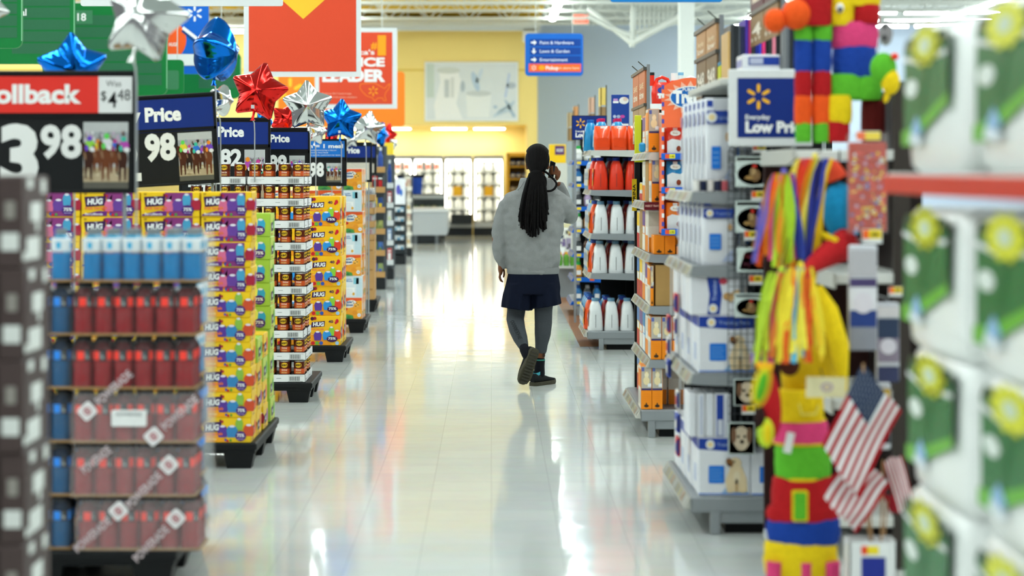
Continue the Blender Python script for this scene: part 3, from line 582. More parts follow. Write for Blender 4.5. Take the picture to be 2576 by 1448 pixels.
# ------------------------------------------------------------------ pallets on the left
PLM = M('101214', .5, noise=.15, nscale=10)
def pallet(x0, x1, y0, y1, label):
    """black plastic pallet with nine feet, deck top at .144"""
    cx_, cy0 = (x0+x1)/2, (y0+y1)/2; t = empty('plastic_pallet', (cx_, cy0, 0), label, 'pallet', 'black plastic pallets under the left stacks')
    w_, d_ = (x1-x0)/2, (y1-y0)/2
    b = MB(); b.box((-w_, -d_, .102), (w_, d_, .144), PLM, .008)
    b.box((-w_+.01, -d_+.01, .085), (w_-.01, d_-.01, .103), PLM); b.build('deck', t)
    for i, fx in enumerate((-w_+.1, 0, w_-.1)):
        for j, fy in enumerate((-d_+.08, 0, d_-.08)):
            b = MB(); ring = lambda s_, z: [(fx-.085*s_, fy-.065*s_, z), (fx+.085*s_, fy-.065*s_, z), (fx+.085*s_, fy+.065*s_, z), (fx-.085*s_, fy+.065*s_, z)]
            b.loft([ring(.78, 0), ring(1, .09)], PLM, True, False); b.build('foot', t)
    return t
TOP = .1445
# ---- fruit drink cartons
HY, HP, HO, HG, HV = M('f6ca22', .4, noise=.03), M('8a3a7a', .4, noise=.05), M('f7a81c', .4, noise=.03), M('a2cb4c', .4, noise=.05), M('3c1c50', .4, noise=.03)
PKO = M('f0784a', .45, noise=.03)
def barrels(b, f, x, y, s, cols):                     # little barrel bottles in a heap
    for i, (dx, dy, c, r_) in enumerate(cols):
        e = F(f.o+f.u.cross(f.v)*(.0004*(i+1)), f.u, f.v, f.k); m = M(c, .35, noise=.1, nscale=30)
        b.flat([(x+dx*s-.16*s*r_, y+dy*s), (x+dx*s+.16*s*r_, y+dy*s), (x+dx*s+.2*s*r_, y+dy*s+.3*s), (x+dx*s+.13*s*r_, y+dy*s+.46*s), (x+dx*s-.13*s*r_, y+dy*s+.46*s), (x+dx*s-.2*s*r_, y+dy*s+.3*s)], e, m)
        b.oval(x+dx*s, y+dy*s+.46*s, .1*s*r_, .05*s, F(e.o+e.u.cross(e.v)*.0002, e.u, e.v, e.k), M('e9e4ee', .4), 10)
def hug_front(b, f, W_, H_, kind, count):
    n = f.u.cross(f.v); L = lambda i: F(f.o+n*(.0012+.0016*i), f.u, f.v)
    base = HY if kind != 'green' else M('f2d721', .4)
    b.rect(.004, .004, W_-.004, H_-.004, L(0), base)
    wx = W_*.50
    if kind == 'purple':
        b.flat([(wx, .004), (W_*.88, .004), (W_*.88, H_-.004), (wx-.03, H_-.004)], L(1), HP); b.flat([(wx-.05, H_*.3), (wx, .01), (wx+.01, H_*.9)], L(1), M('e0692c', .4))
        cols = [(-.55, 0, 'd66a90', 1), (.6, .05, 'aa2a3e', 1), (-.15, .02, '6a4398', 1.25), (.2, .25, '4c9ec6', .9)]
    elif kind == 'green':
        b.flat([(wx-.05, .004), (W_-.004, .004), (W_-.004, H_-.004), (wx-.02, H_-.004)], L(1), HG); cols = [(-.5, 0, 'f3dd2e', 1.1), (.3, .08, '36a4d6', 1.1), (.0, .2, 'e9ec6a', .9)]
    else:
        b.flat([(.004, .004), (W_*.6, .004), (W_*.35, H_*.4), (.004, H_*.45)], L(1), HO)
        cols = [(-.55, .0, '5a3c96', 1.1), (.55, .05, 'cf5232', 1.15), (.15, .3, '8ab84c', .8), (-.15, .0, '3c84bc', 1.2)]
    barrels(b, L(2), W_*.70, H_*.22, H_*.95, cols)
    b.flat([(W_*.08, H_*.40), (W_*.42, H_*.46), (W_*.42, H_*.84), (W_*.055, H_*.80)], L(2), HV); b.text('HUG', W_*.245, H_*.52, H_*.22, Rot(L(4), 0, -.004, 2), PRINTW, al='c', w=W_*.26, bold=.05, slant=.1)
    b.text('little', W_*.26, H_*.77, H_*.05, L(4), PRINTW, al='c', bold=.01)
    b.text('fruit barrels', W_*.26, H_*.30, H_*.12, Rot(L(4), 0, -.002, 2), PKO if kind != 'green' else M('e2452c', .4), al='c', w=W_*.38, bold=.03)
    if kind == 'purple': b.flat([(.006, .006), (W_*.44, .006), (W_*.44, H_*.22), (W_*.30, H_*.24), (.006, H_*.10)], L(2), M('6a2c7c', .4)); b.text('BerryBlends', W_*.22, H_*.08, H_*.08, L(4), PRINTW, al='c', w=W_*.3)
    else: b.text('original', W_*.24, H_*.12, H_*.08, L(4), M('fbe08a', .4), al='c', w=W_*.16)
    b.oval(W_*.80, H_*.27, W_*.105, H_*.2, L(4), M('4a2878', .4), 20); b.text('75%', W_*.80, H_*.24, H_*.13, L(5), PRINTW, al='c', w=W_*.145, bold=.03); b.text('less sugar', W_*.80, H_*.14, H_*.05, L(5), M('c9b5e4', .4), al='c', w=W_*.12)
    b.text(count, W_*.05, H_*.87, H_*.09, L(4), M('8a5a2a', .4), w=W_*.05)
    for dx, dy, c in ((.40, .88, '7a1d30'), (.44, .84, 'b52a3c'), (.50, .12, '2f55b0'), (.54, .08, 'c8202c'), (.60, .1, '4f9a3a')): b.oval(W_*dx, H_*dy, W_*.022, H_*.055, L(3), M(c, .35), 10)
def hug_side(b, f, D_, H_, kind):
    n = f.u.cross(f.v); L = lambda i: F(f.o+n*(.0012+.0016*i), f.u, f.v)
    b.rect(.003, .003, D_-.003, H_-.003, L(0), HY if kind == 'yellow' else (M('f0c52c', .4) if kind == 'purple' else M('c3d65a', .4)))
    b.flat([(D_*.18, H_*.2), (D_*.55, H_*.24), (D_*.55, H_*.62), (D_*.15, H_*.58)], L(1), HV); b.text('HUG', D_*.36, H_*.36, H_*.14, L(2), PRINTW, al='c', w=D_*.28, bold=.04)
    b.oval(D_*.74, H_*.5, D_*.15, H_*.28, L(1), M({'yellow': 'e9682c', 'purple': '9a4aa0', 'green': '5fae36'}[kind], .4)); b.rect(D_*.12, H_*.08, D_*.5, H_*.14, L(1), M('b98a3a', .4))
def hug_mesh(W_, D_, H_, kind, count='20'):
    b = MB(); b.box((0, 0, 0), (W_, D_, H_), HY if kind != 'green' else HG, .003); hug_front(b, F((0, 0, 0)), W_, H_, kind, count); hug_side(b, F((W_, 0, 0), (0, 1, 0)), D_, H_, kind)
    return b.mesh('drink_carton')
W1, H1, D1 = .325, .139, .24
hm = {(k, w_): hug_mesh(w_, D1, H1, k) for k in ('purple', 'yellow', 'green') for w_ in (.325, .28)}
Yh = 11.46; xr = XX(632, Yh)
pallet(xr-1.26, xr+.03, Yh-.01, Yh+1.21, 'black pallet under the fruit drink cartons')
cols = [(xr-.28, .28, 'rightmost column'), (xr-.28-.332, .325, 'second column from the right'), (xr-.28-.332*2, .325, 'third column from the right'), (xr-.28-.332*3, .325, 'leftmost column')]
for ci, (x, w_, nm) in enumerate(cols):
    for r in range(10):
        if ci and r < 6: continue
        kind = 'yellow' if r < 6 else 'purple'; jx = rnd.uniform(-.006, .006) if ci == 0 else 0
        put('drink_carton', hm[kind, w_], None, (x+jx, Yh+rnd.uniform(0, .012), TOP+r*H1), '%s drink carton, %s from top, %s of front stack' % ('purple and yellow' if kind == 'purple' else 'yellow', nth(10-r), nm), 'drink carton', 'fruit drink cartons in the front stack')
# hidden core the visible rows stand on: plain cartons of the same goods
for ci, (x, w_, nm) in enumerate(cols[1:]):
    for r in range(6): put('drink_carton', hm['yellow', w_], None, (x, Yh+.012, TOP+r*H1), 'yellow fruit drink carton low in the front stack behind the bottle trays', 'drink carton', 'yellow cartons low in the front stack')
for r in range(9):
    put('drink_carton', hm['green', W1], None, (xr-W1+.004+rnd.uniform(-.006, .006), Yh+.95, TOP+r*H1), 'green and yellow fruit drink carton, %s from the top of the rear corner column' % nth(9-r), 'drink carton', 'green fruit drink cartons at the rear corner')
for r in range(4):
    for k in range(2):
        kd = ('yellow', 'purple', 'yellow', 'green')[(r+k) % 4]
        put('drink_carton', hm[kd, W1], None, (xr-W1+rnd.uniform(-.004, .006), Yh+.262+k*.31, TOP+r*H1), 'drink carton along the front stack side, %s from bottom, %s row back' % (nth(r+1), nth(k+2)), 'drink carton', 'cartons along the side of the front stack')
# ---- 40 count cartons
Y4 = 17.85; x4 = XX(856, Y4); W4, H4, D4 = .275, .257, .30
def hug40():
    b = MB(); b.box((0, 0, 0), (W4, D4, H4), M('f9bd1c', .4, noise=.03), .003); n = Vector((0, -1, 0)); L = lambda i: F((0, -.0012-.0016*i, 0))
    b.flat([(.004, .004), (W4*.75, .004), (W4*.4, H4*.3), (.004, H4*.45)], L(0), M('f59a1f', .4))
    b.flat([(W4*.08, H4*.60), (W4*.50, H4*.64), (W4*.52, H4*.82), (W4*.10, H4*.78)], L(1), HV); b.text('HUG', W4*.31, H4*.655, H4*.125, L(2), PRINTW, al='c', w=W4*.34, bold=.05, slant=.1)
    b.text('fruit barrels', W4*.28, H4*.52, H4*.06, L(2), PKO, al='c', w=W4*.4, bold=.03); b.text('original', W4*.18, H4*.36, H4*.045, L(2), M('fbe08a', .4), al='c', w=W4*.2)
    b.text('40', W4*.70, H4*.76, H4*.09, L(2), HV, al='c', w=W4*.15, bold=.03); b.oval(W4*.9, H4*.82, .014, .018, L(2), M('cf2230', .4)); b.oval(W4*.86, H4*.76, .01, .012, L(2), M('cf2230', .4)); b.oval(W4*.12, H4*.9, .016, .016, L(2), M('4a2038', .4)); b.oval(W4*.2, H4*.91, .014, .014, L(2), M('a01f30', .4))
    barrels(b, L(3), W4*.58, H4*.14, H4*.62, [(-.5, .05, '5a3c96', 1.1), (.55, .12, 'e2452c', 1.1), (.25, .3, '8cc63e', .8), (0, .08, '2f8fd6', 1.2)])
    b.oval(W4*.74, H4*.22, W4*.17, H4*.11, L(6), HV, 20); b.text('75%', W4*.74, H4*.2, H4*.08, L(7), PRINTW, al='c', w=W4*.24, bold=.03)
    for dx, c in ((.14, 'c8202c'), (.27, '6fae3a'), (.40, '2f55b0'), (.9, '9fc8e8')): b.oval(W4*dx, H4*.08, .016, .016, L(3), M(c, .35))
    f = F((W4, 0, 0), (0, 1, 0)); hug_side(b, f, D4, H4, 'yellow'); return b.mesh('drink_carton')
m4 = hug40(); pallet(x4-.92, x4+.05, Y4-.01, Y4+.95, 'black pallet under the forty-count drink cartons')
for r in range(5):
    put('drink_carton', m4, None, (x4-W4+(0, .004, .012, .0, -.006)[r], Y4+rnd.uniform(0, .02), TOP+r*H4), 'large yellow forty-count drink carton, %s from the top of its column' % nth(5-r), 'drink carton', 'forty-count drink cartons')
    put('drink_carton', m4, None, (x4-2*W4-.018, Y4+.05, TOP+r*H4), 'yellow forty-count carton in the column behind the bean cans, %s from top' % nth(5-r), 'drink carton', 'forty-count drink cartons in the hidden column')
    put('drink_carton', m4, None, (x4-W4+.004, Y4+.34, TOP+r*H4), 'yellow forty-count drink carton behind the front column, %s from the top' % nth(5-r), 'drink carton', 'forty-count drink cartons in the rear column')
# ---- bean cans in white trays
Yb = 14.73; CR, CH, TH, PIT = .0385, .150, .056, .1565; TW, TD = .41, .275
BR, BR2, OC = M('56200f', .3, noise=.3, nscale=25), M('c95526', .35, noise=.08), M('e9b92c', .35)
def can(style):
    b = MB(); r = CR; b.lathe([(r*.96, 0), (r, .004), (r, .012), (r, .056), (r, .092), (r, CH-.008), (r*.97, CH)], (0, 0, 0), [M('b9bcbe', .25, metal=.8)]+[BR, M('241712', .3), BR2 if style else M('7d2f18', .35), BR, M('c4c6c6', .25, metal=.8)], 18, False)
    b.add([(r*.95*math.sin(2*PI*i/18), -r*.95*math.cos(2*PI*i/18), CH-.002) for i in range(18)], [tuple(range(18))], M('c9cbcc', .25, metal=.8))
    for turn in (0, PI*.62, -PI*.62):
        e = Cyl((0, 0, 0), r+.0008, turn); g_ = Cyl((0, 0, 0), r+.0016, turn)
        for i in range(6):
            a0, a1 = -.024+.008*i, -.016+.008*i; hh = lambda a: .018*math.sqrt(max(.15, 1-(a/.026)**2))
            b.flat([(a0, .118-hh(a0)), (a1, .118-hh(a1)), (a1, .118+hh(a1)), (a0, .118+hh(a0))], e, OC)
        b.text("BUSH'S", 0, .111, .014, g_, BLACK, al='c', w=.043, bold=.04)
        b.text('Original' if style else 'Country Style', 0, .078, .013, e, M('f4d9c4', .4), al='c', w=.040, bold=.02); b.text('BAKED BEANS', 0, .061, .009, e, M('e8c87a', .4), al='c', w=.040, bold=.02)
    return b.mesh('bean_can')
cm = [can(0), can(1)]
def tray_mesh(W_):
    b = MB(); T = M('e6e8e9', .5, noise=.02); k = .003
    b.box((0, 0, 0), (W_, TD, .004), T); b.box((0, 0, 0), (W_, k, TH), T); b.box((W_-k, 0, 0), (W_, TD, TH), T); b.box((0, 0, 0), (k, TD, TH), T); b.box((0, TD-k, 0), (W_, TD, TH), T)
    e = F((0, -.001, 0)); d = M('5a5d60', .5)
    for i in range(14): b.rect(W_*.72+i*.0055, .012, W_*.72+i*.0055+(.0035 if i % 3 else .002), .042, e, d)
    b.rect(W_*.70, .006, W_*.96, .008, e, d); b.rect(W_*.7, .046, W_*.96, .047, e, d)
    for i in range(3): b.rect(W_*.06, .036-i*.009, W_*(.30-.05*i), .038-i*.009, e, M('a9adb0', .5))
    b.rect(W_*.5, .028, W_*.58, .031, e, M('8a8d90', .5)); e2 = F((W_+.001, 0, 0), (0, 1, 0)); b.rect(.03, .02, .12, .024, e2, d); return b.mesh('white_tray')
xb = XX(768, Yb); tm = tray_mesh(TW); pallet(xb-.95, xb+.05, Yb-.012, Yb+.86, 'black pallet under the trays of bean cans')
jit = [0, .004, -.012, .006, .012, .003, .008, -.004, -.008, -.006]
def beans(x, y, r, colname, ncan, nside, style, wanted=None):
    z = TOP+r*PIT; tl = nth(10-r)
    put('white_tray', tm, None, (x, y, z), 'white cardboard bean tray, %s from the top, %s' % (tl, colname), 'tray', 'white bean trays')
    for k in range(4):
        if wanted and k not in wanted: continue
        put('bean_can', cm[style], None, (x+.05+k*(TW-.1)/3+rnd.uniform(-.004, .004), y+.0445, z+.0045), 'brown bean can, %s from left, %s tray from top, %s' % (nth(k+1), tl, colname), 'can', 'bean cans', rz=rnd.uniform(-.25, .25))
    for k in range(3 if nside and ncan else 0):
        put('bean_can', cm[style], None, (x+.05+k*(TW-.1)/3+rnd.uniform(-.004, .004), y+.138, z+.0045), 'brown bean can, second row back, %s from left, %s tray from top, %s' % (nth(k+1), tl, colname), 'can', 'bean cans', rz=rnd.uniform(-.25, .25))
    for j in range(nside):
        put('bean_can', cm[style], None, (x+TW-.05, y+.0445+.0935*(j+1), z+.0045), 'brown bean can, right edge, %s row back, %s tray from top, %s' % (nth(j+2), tl, colname), 'can', 'bean cans', rz=1.2+rnd.uniform(-.3, .3))
for r in range(10): beans(xb-TW+jit[r], Yb, r, 'right front column', 4, 2, 1)
for r in range(10): beans(xb-2*TW-.014, Yb+.004, r, 'left front column', 4, 0, 0, None if r > 7 else (0, 3))
for r in range(10): beans(xb-TW+jit[r]*.6, Yb+.285, r, 'right rear column', 0, 2, 1, (9,))
# ---- muffin boxes
Ym = 21.05; xm = XX(911, Ym); WM, HM, DM = .19, .2185, .19
def muffin(W_, front=True):
    b = MB(); b.box((0, 0, 0), (W_, DM, HM), M('f1f0e8', .45, noise=.03) if front else M('e4edf0', .45), .003); L = lambda i: F((0, -.0012-.0016*i, 0)); mk = lambda c: M(c, .4, noise=.06)
    if front:
        b.rect(.003, .003, W_-.003, HM-.003, L(0), mk('f4a52c')); b.flat([(.003, HM*.78), (W_-.003, HM*.86), (W_-.003, HM-.003), (.003, HM-.003)], L(1), mk('e3592a'))
        b.oval(W_*.36, HM*.70, W_*.33, HM*.17, L(2), mk('f2efe6'), rot=.25); b.text('Little', W_*.33, HM*.72, HM*.1, Rot(L(3), 0, 0, 4), M('17518f', .4), al='c', w=W_*.36, bold=.03); b.text('Bites', W_*.37, HM*.58, HM*.11, Rot(L(3), 0, 0, 4), M('17518f', .4), al='c', w=W_*.38, bold=.03)
        for dx, dy, r_, c in ((.72, .62, .19, 'f0a63a'), (.6, .3, .15, 'e8962c'), (.86, .34, .15, 'f3b14a'), (.4, .36, .11, 'eda138'), (.72, .66, .12, 'f7c05c')): b.oval(W_*dx, HM*dy, W_*r_, W_*r_*.8, L(3), mk(c))
        for dx, dy in ((.7, .74), (.78, .66), (.66, .6), (.5, .82), (.55, .74)): b.oval(W_*dx, HM*dy, .006, .005, L(5), mk('4a2b18'))
        b.flat([(.003, .003), (W_*.55, .003), (W_*.5, HM*.16), (W_*.2, HM*.22), (.003, HM*.18)], L(4), mk('4f9447')); b.flat([(W_*.1, .01), (W_*.4, .01), (W_*.3, HM*.14)], L(5), mk('2f6f4a')); b.oval(W_*.84, HM*.18, W_*.1, W_*.1, L(6), mk('eef1f4')); b.text('mini', W_*.84, HM*.165, HM*.04, L(7), NAVY, al='c'); b.oval(W_*.12, HM*.46, W_*.1, HM*.06, L(5), mk('c4262c'))
    else:
        b.rect(.003, .003, W_-.003, HM-.003, L(0), mk('dfe9ee')); b.text('Little', W_*.24, HM*.82, HM*.06, L(1), M('3a78b8', .4), al='c', w=W_*.3); b.text('Bites', W_*.28, HM*.73, HM*.07, L(1), M('3a78b8', .4), al='c', w=W_*.32)
        b.rect(W_*.5, HM*.62, W_*.78, HM*.92, L(1), mk('7fc4d4')); b.rect(W_*.08, HM*.06, W_*.56, HM*.46, L(1), mk('f6f8f7')); b.rect(W_*.64, HM*.06, W_*.95, HM*.9, L(1), mk('c9dfe8'))
        for i in range(6): b.rect(W_*.1, HM*(.1+.055*i), W_*(.5-.04*(i % 3)), HM*(.11+.055*i), L(2), M('b9c4c8', .5))
        b.oval(W_*.5, HM*.16, .012, .016, L(2), mk('e0a93c'))
    f = F((W_+.0012, 0, 0), (0, 1, 0)); b.rect(.003, .003, DM-.003, HM-.003, f, mk('ef8f2c')); b.oval(DM*.5, HM*.55, DM*.3, HM*.2, F((W_+.002, 0, 0), (0, 1, 0)), mk('f3e8d6')); b.oval(DM*.5, HM*.25, DM*.25, HM*.12, F((W_+.002, 0, 0), (0, 1, 0)), mk('4f9447')); return b.mesh('muffin_box')
mf, mb, mw = muffin(WM), muffin(WM, False), muffin(.255); pallet(xm-.9, xm+.04, Ym-.01, Ym+.85, 'black pallet under the muffin boxes')
for r in range(7):
    fr = r % 2 == 0; j = (0, .01, -.016, -.012, .015, -.008, 0)[r]
    put('muffin_box', mf if fr else mb, None, (xm-WM+j*.6, Ym+rnd.uniform(0, .02), TOP+r*HM), '%s muffin box, %s from the top of the right front column' % ('orange printed' if fr else 'pale blue backed', nth(7-r)), 'muffin box', 'muffin boxes in the right front column')
    put('muffin_box', mf, None, (xm-WM+.005, Ym+.24, TOP+r*HM), 'orange muffin box behind the right front column, %s from the top' % nth(7-r), 'muffin box', 'muffin boxes in the rear column')
    for c in range(3):
        if c and r > 5: continue
        put('muffin_box', mw, None, (xm-WM-.263*(c+1), Ym+.012*c, TOP+r*HM), 'wide orange muffin box, %s from the bottom in the %s column left of the corner' % (nth(r+1), nth(c+1)), 'muffin box', 'wide muffin boxes')
# ---- fruit clamshell pallet
CB = M('b58b57', .6, noise=.08, nscale=20); CLR = M_film('e8eef0', .28, .08, 'clamshell')
Yf = 24.2; xf = XX(942, Yf); pallet(xf-.8, xf+.03, Yf-.01, Yf+.8, 'black pallet under the brown cartons and fruit packs')
b = MB(); b.box((0, 0, 0), (.36, .36, .23), CB, .004); b.rect(.02, .11, .34, .13, F((0, -.002, 0)), M('9a7243', .6)); b.text('44-8', .25, .06, .04, F((0, -.003, 0)), M('4a3826', .6), al='c', w=.1); b.rect(.05, .09, .31, .1, F((.362, 0, 0), (0, 1, 0)), M('8a6740', .6)); kb = b.mesh('brown_carton')
for r in range(3):
    for c in range(2): put('brown_carton', kb, None, (xf-.36-c*.365, Yf+.01*c, TOP+r*.23), 'plain brown carton, %s from the bottom in the %s fruit column' % (nth(r+1), ('right', 'left')[c]), 'carton', 'brown cartons under the fruit packs')
b = MB(); b.box((0, 0, 0), (.36, .36, .008), CB)
for q in (((0, 0, 0), (.36, .006, .075)), ((0, .354, 0), (.36, .36, .075)), ((0, 0, 0), (.006, .36, .075)), ((.354, 0, 0), (.36, .36, .075))): b.box(*q, CB)
tb = b.mesh('brown_tray')
def clam(cols):
    b = MB(); r_ = random.Random(len(cols[0])+ord(cols[0][1])); b.box((0, 0, 0), (.165, .165, .145), CLR, .012)
    for i in range(14): b.ell((.03+.105*r_.random(), .03+.105*r_.random(), .025+.085*r_.random()), .02, M(r_.choice(cols), .3), 8, 6)
    b.rect(.03, .02, .135, .055, F((0, -.002, 0)), M('d23438', .4)); return b.mesh('fruit_pack')
cl = [clam(['3a1a30', '4a2348', '2f2440']), clam(['a81f2c', 'c0303a', '7a1a2a']), clam(['b8323c', '6d1f3c', '8d2433'])]
z = TOP+.69
for r in range(4):
    put('brown_tray', tb, None, (xf-.36, Yf+.005, z), 'low brown fruit tray, %s from the bottom of the right fruit column' % nth(r+1), 'tray', 'brown fruit trays')
    for k in range(2):
        for d in range(2): put('fruit_pack', cl[(2, 1, 1, 0)[r]], None, (xf-.36+.011+k*.172, Yf+.013+d*.172, z+.0085), 'clear berry pack, %s %s in %s fruit tray from bottom' % (('front', 'rear')[d], ('left', 'right')[k], nth(r+1)), 'fruit pack', 'clear fruit packs')
    z += .155+(.0 if r < 3 else 0)
# ---- farther racks on the left
def rack(px0, px1, Y, ztop, label, body, d=.5, header=None):
    x0, x1 = XX(px0, Y), XX(px1, Y); t = empty('display_rack', (x0, Y, 0), label, 'display rack'); w_ = x1-x0
    b = MB(); b.box((0, 0, 0), (w_, d, .16), M('1d2023', .5), .01); b.build('base', t)
    b = MB(); b.box((0, d-.03, .16), (w_, d, ztop), body); b.build('back_panel', t)
    for sx in (0, w_-.02): b = MB(); b.box((sx, 0, .16), (sx+.02, .025, ztop), M('4a4f54', .4)); b.box((sx, d-.055, .16), (sx+.02, d-.03, ztop), M('4a4f54', .4)); b.build('post', t)
    if header: b = MB(); b.box((0, -.01, ztop), (w_, .02, ztop+.18), header, .006); b.build('header', t)
    return t, x0, w_
def shelfgoods(t, x0, Y, w_, levels, tray, goods, lab, d=.4):
    """levels: (z, h, n, colour list, shape) with goods standing on tray boards that are parts of the rack"""
    for li, (z, h, n, cols_, shape) in enumerate(levels):
        b = MB(); b.box((.022, .0, z-.02), (w_-.022, d, z), tray); b.box((.0, -.012, z-.03), (w_, 0, z+.05), tray); b.build('tray', t)
        for k in range(n):
            b = MB(); s = (w_-.06)/n; hw = s*.46; c = cols_[k % len(cols_)]; m = M(c, .4, noise=.15, nscale=30); m2 = M(cols_[(k+1) % len(cols_)], .4)
            if shape == 'bag': b.loft([[(-hw*.9, -.05, 0), (hw*.9, -.05, 0), (hw*.9, .05, 0), (-hw*.9, .05, 0)], [(-hw, -.07, h*.4), (hw, -.07, h*.4), (hw, .07, h*.4), (-hw, .07, h*.4)], [(-hw*.9, -.008, h), (hw*.9, -.008, h), (hw*.9, .008, h), (-hw*.9, .008, h)]], m, True, True); b.rect(-hw*.6, h*.2, hw*.6, h*.55, F((0, -.075, 0)), m2)
            elif shape == 'bottle': b.lathe([(hw*.85, 0), (hw, h*.1), (hw, h*.6), (hw*.45, h*.78), (hw*.4, h*.86)], (0, 0, 0), m, 10); b.lathe([(hw*.5, h*.86), (hw*.5, h)], (0, 0, 0), m2, 8)
            else: b.box((-hw, -.07, 0), (hw, .07, h), m, .004); b.rect(-hw*.7, h*.25, hw*.7, h*.7, F((0, -.073, 0)), m2); b.rect(-hw*.7, h*.78, hw*.7, h*.88, F((0, -.073, 0)), WHITE)
            b.build(goods, None, (x0+.03+(k+.5)*s, Y+.085, z+.001), label=lab % (nth(k+1), nth(len(levels)-li)), cat=goods.replace('_', ' '), group='goods on that rack: '+goods.replace('_', ' '))
t, x0, w_ = rack(930, 969, 28.8, 2.0, 'narrow rack of brown trays right of the berry packs', M('3a3f44', .5), header=None)
shelfgoods(t, x0, 28.8, w_, [(.20, .16, 2, ['4a63b0', '8a9a60'], 'bag'), (.50, .16, 2, ['5b7a4c', '3f68a8'], 'bag'), (.80, .16, 2, ['7d8a4a', '9aa05a'], 'bag'), (1.10, .18, 2, ['e0c028', '2a4c8c'], 'bag'), (1.38, .2, 2, ['c02a2c', '22252a'], 'box'), (1.66, .32, 2, ['e9ebee', '3a58a8'], 'bottle')], CB, 'snack_pack', '%s pack on the %s tray from the top of the narrow brown-tray rack')
t, x0, w_ = rack(958, 990, 31.5, 1.9, 'rack of white packs beyond the brown-tray rack', M('5a6066', .5), header=M('f2d23c', .5))
shelfgoods(t, x0, 31.5, w_, [(.25, .22, 2, ['e6e6e6', 'c83a3a'], 'box'), (.55, .22, 2, ['dfe3e8', '6a89b8'], 'box'), (.85, .2, 2, ['c9d4a8', 'e8e8e8'], 'bag'), (1.12, .22, 2, ['eceef0', 'b03038'], 'box'), (1.42, .4, 2, ['e9ecef', '2a4a98'], 'bottle')], M('c9cccd', .5), 'white_pack', '%s white pack on the %s shelf from the top of the yellow-topped rack')
t, x0, w_ = rack(985, 1020, 36.5, 1.36, 'black wire rack of blue and white cards', M('1f2428', .5), header=None)
b = MB(); b.box((-.02, -.015, 1.06), (w_, .01, 1.52), M('e9ebf0', .5), .004); b.oval(.12, 1.32, .04, .09, F((0, -.018, 0)), M('5a58b8', .5)); b.oval(.17, 1.27, .025, .06, F((0, -.02, 0)), M('2f6fc0', .5)); b.build('header', t)
shelfgoods(t, x0, 36.5, w_, [(.22+.165*i, .13, 3, [['3f8fb8', 'e8ecee', 'd8dde0'], ['e8ecee', 'd5dcdf', '2f86b0'], ['dfe4e6', '4aa0c0', 'eceff0']][i % 3], 'box') for i in range(5)], M('22272b', .5), 'card_pack', '%s card pack on the %s row from the top of the black wire rack')
t, x0, w_ = rack(1012, 1036, 40, 1.55, 'pale rack of small beige packs beside the freezer chest', M('d8d3c4', .5))
shelfgoods(t, x0, 40, w_, [(.2+.22*i, .18, 2, [['c8a96a', 'e9e5da'], ['e6e2d6', '9a7a4a'], ['d8d0b8', 'b9684a']][i % 3], 'box') for i in range(6)], M('e2ded2', .5), 'beige_pack', '%s beige pack on the %s shelf from the top of the pale rack')
Yq = 40.6; q = P(1000, 490, Yq)
t = empty('shelf_sign', (q.x, Yq, 0), 'dark topped blue sign on a post by the freezer chest', 'sign')
b = MB(); b.prism([(0, 1.20), (.47, 1.20), (.49, 1.52), (0, 1.52)], F((0, 0, 0)), .05, M('153a8c', .5)); b.build('blue_panel', t)
b = MB(); b.box((-.02, -.01, 1.52), (.53, .06, 1.58), BLACK, .01); b.build('top_bar', t); b = MB(); b.box((.2, .055, 0), (.24, .09, 1.5), M('3a3f44', .5)); b.build('post', t)
# ------------------------------------------------------------------ sports drink pallet
Ys = 8.2; xs1 = XX(489, Ys); BP = .0812; TZ = .2125
pallet(xs1-1.15, xs1-.07, Ys-.01, Ys+.95, 'black pallet under the sports drinks, nearest on the left')
def drink(liq, dark, dot, cap):
    """20 oz bottle: liquid body, label band with a square, cap"""
    b = MB(); r = .0392; m = M(liq, .12, coat=.5, noise=.1, nscale=30); md = M(dark, .15, noise=.1)
    b.lathe([(r*.8, 0), (r, .006), (r, .03), (r*.95, .06), (r, .1), (r, .112)], (0, 0, 0), m, 14); b.lathe([(r, .15), (r*.92, .165), (r*.55, .184), (r*.5, .19)], (0, 0, 0), md, 14)
    body = b.mesh('bottle_body'); b = MB(); b.lathe([(r*1.01, .110), (r*1.03, .113), (r*1.03, .149), (r*1.01, .152)], (0, 0, 0), M('1b1c20', .35), 14, False)
    for tn in (0, 1.5, -1.5, 3.1):
        e = Cyl((0, 0, 0), r*1.04, tn)
        for i in range(5): b.flat([(-.026+i*.006, .114), (-.020+i*.006, .114), (-.020+i*.006, .149), (-.026+i*.006, .149)], e, M(dot, .35, noise=0))
        b.rect(.006, .120, .010, .145, e, M('8a9094', .4)); b.rect(.014, .118, .022, .130, e, M('b9bec0', .4)); b.rect(.014, .134, .020, .144, e, M('6c7276', .4))
    label = b.mesh('label'); b = MB(); b.lathe([(r*.56, .186), (r*.56, .207), (r*.5, .209)], (0, 0, 0), M(cap, .4), 12); return body, label, b.mesh('cap')
RED = drink('8c0d18', '4a0a10', 'ff3a2a', '17181b'); BLUE = drink('08507f', '081f38', '1f8af0', '15171a'); LBLUE = drink('0a78b6', '148ab4', '28b4e0', '7d8488')
def lb_label():
    b = MB(); r = .0392; b.lathe([(r*1.01, .118), (r*1.03, .121), (r*1.03, .166), (r*.95, .172)], (0, 0, 0), M('dfe6ea', .3), 14, False)
    for tn in (0, 1.5, -1.5, 3.1):
        e = Cyl((0, 0, 0), r*1.05, tn)
        for i in range(3): b.flat([(-.013+i*.006, .130), (-.007+i*.006, .130), (-.007+i*.006, .156), (-.013+i*.006, .156)], e, M('19aee0', .35, noise=0))
        b.rect(-.02, .125, .02, .127, e, M('9aa4aa', .4))
    return b.mesh('label')
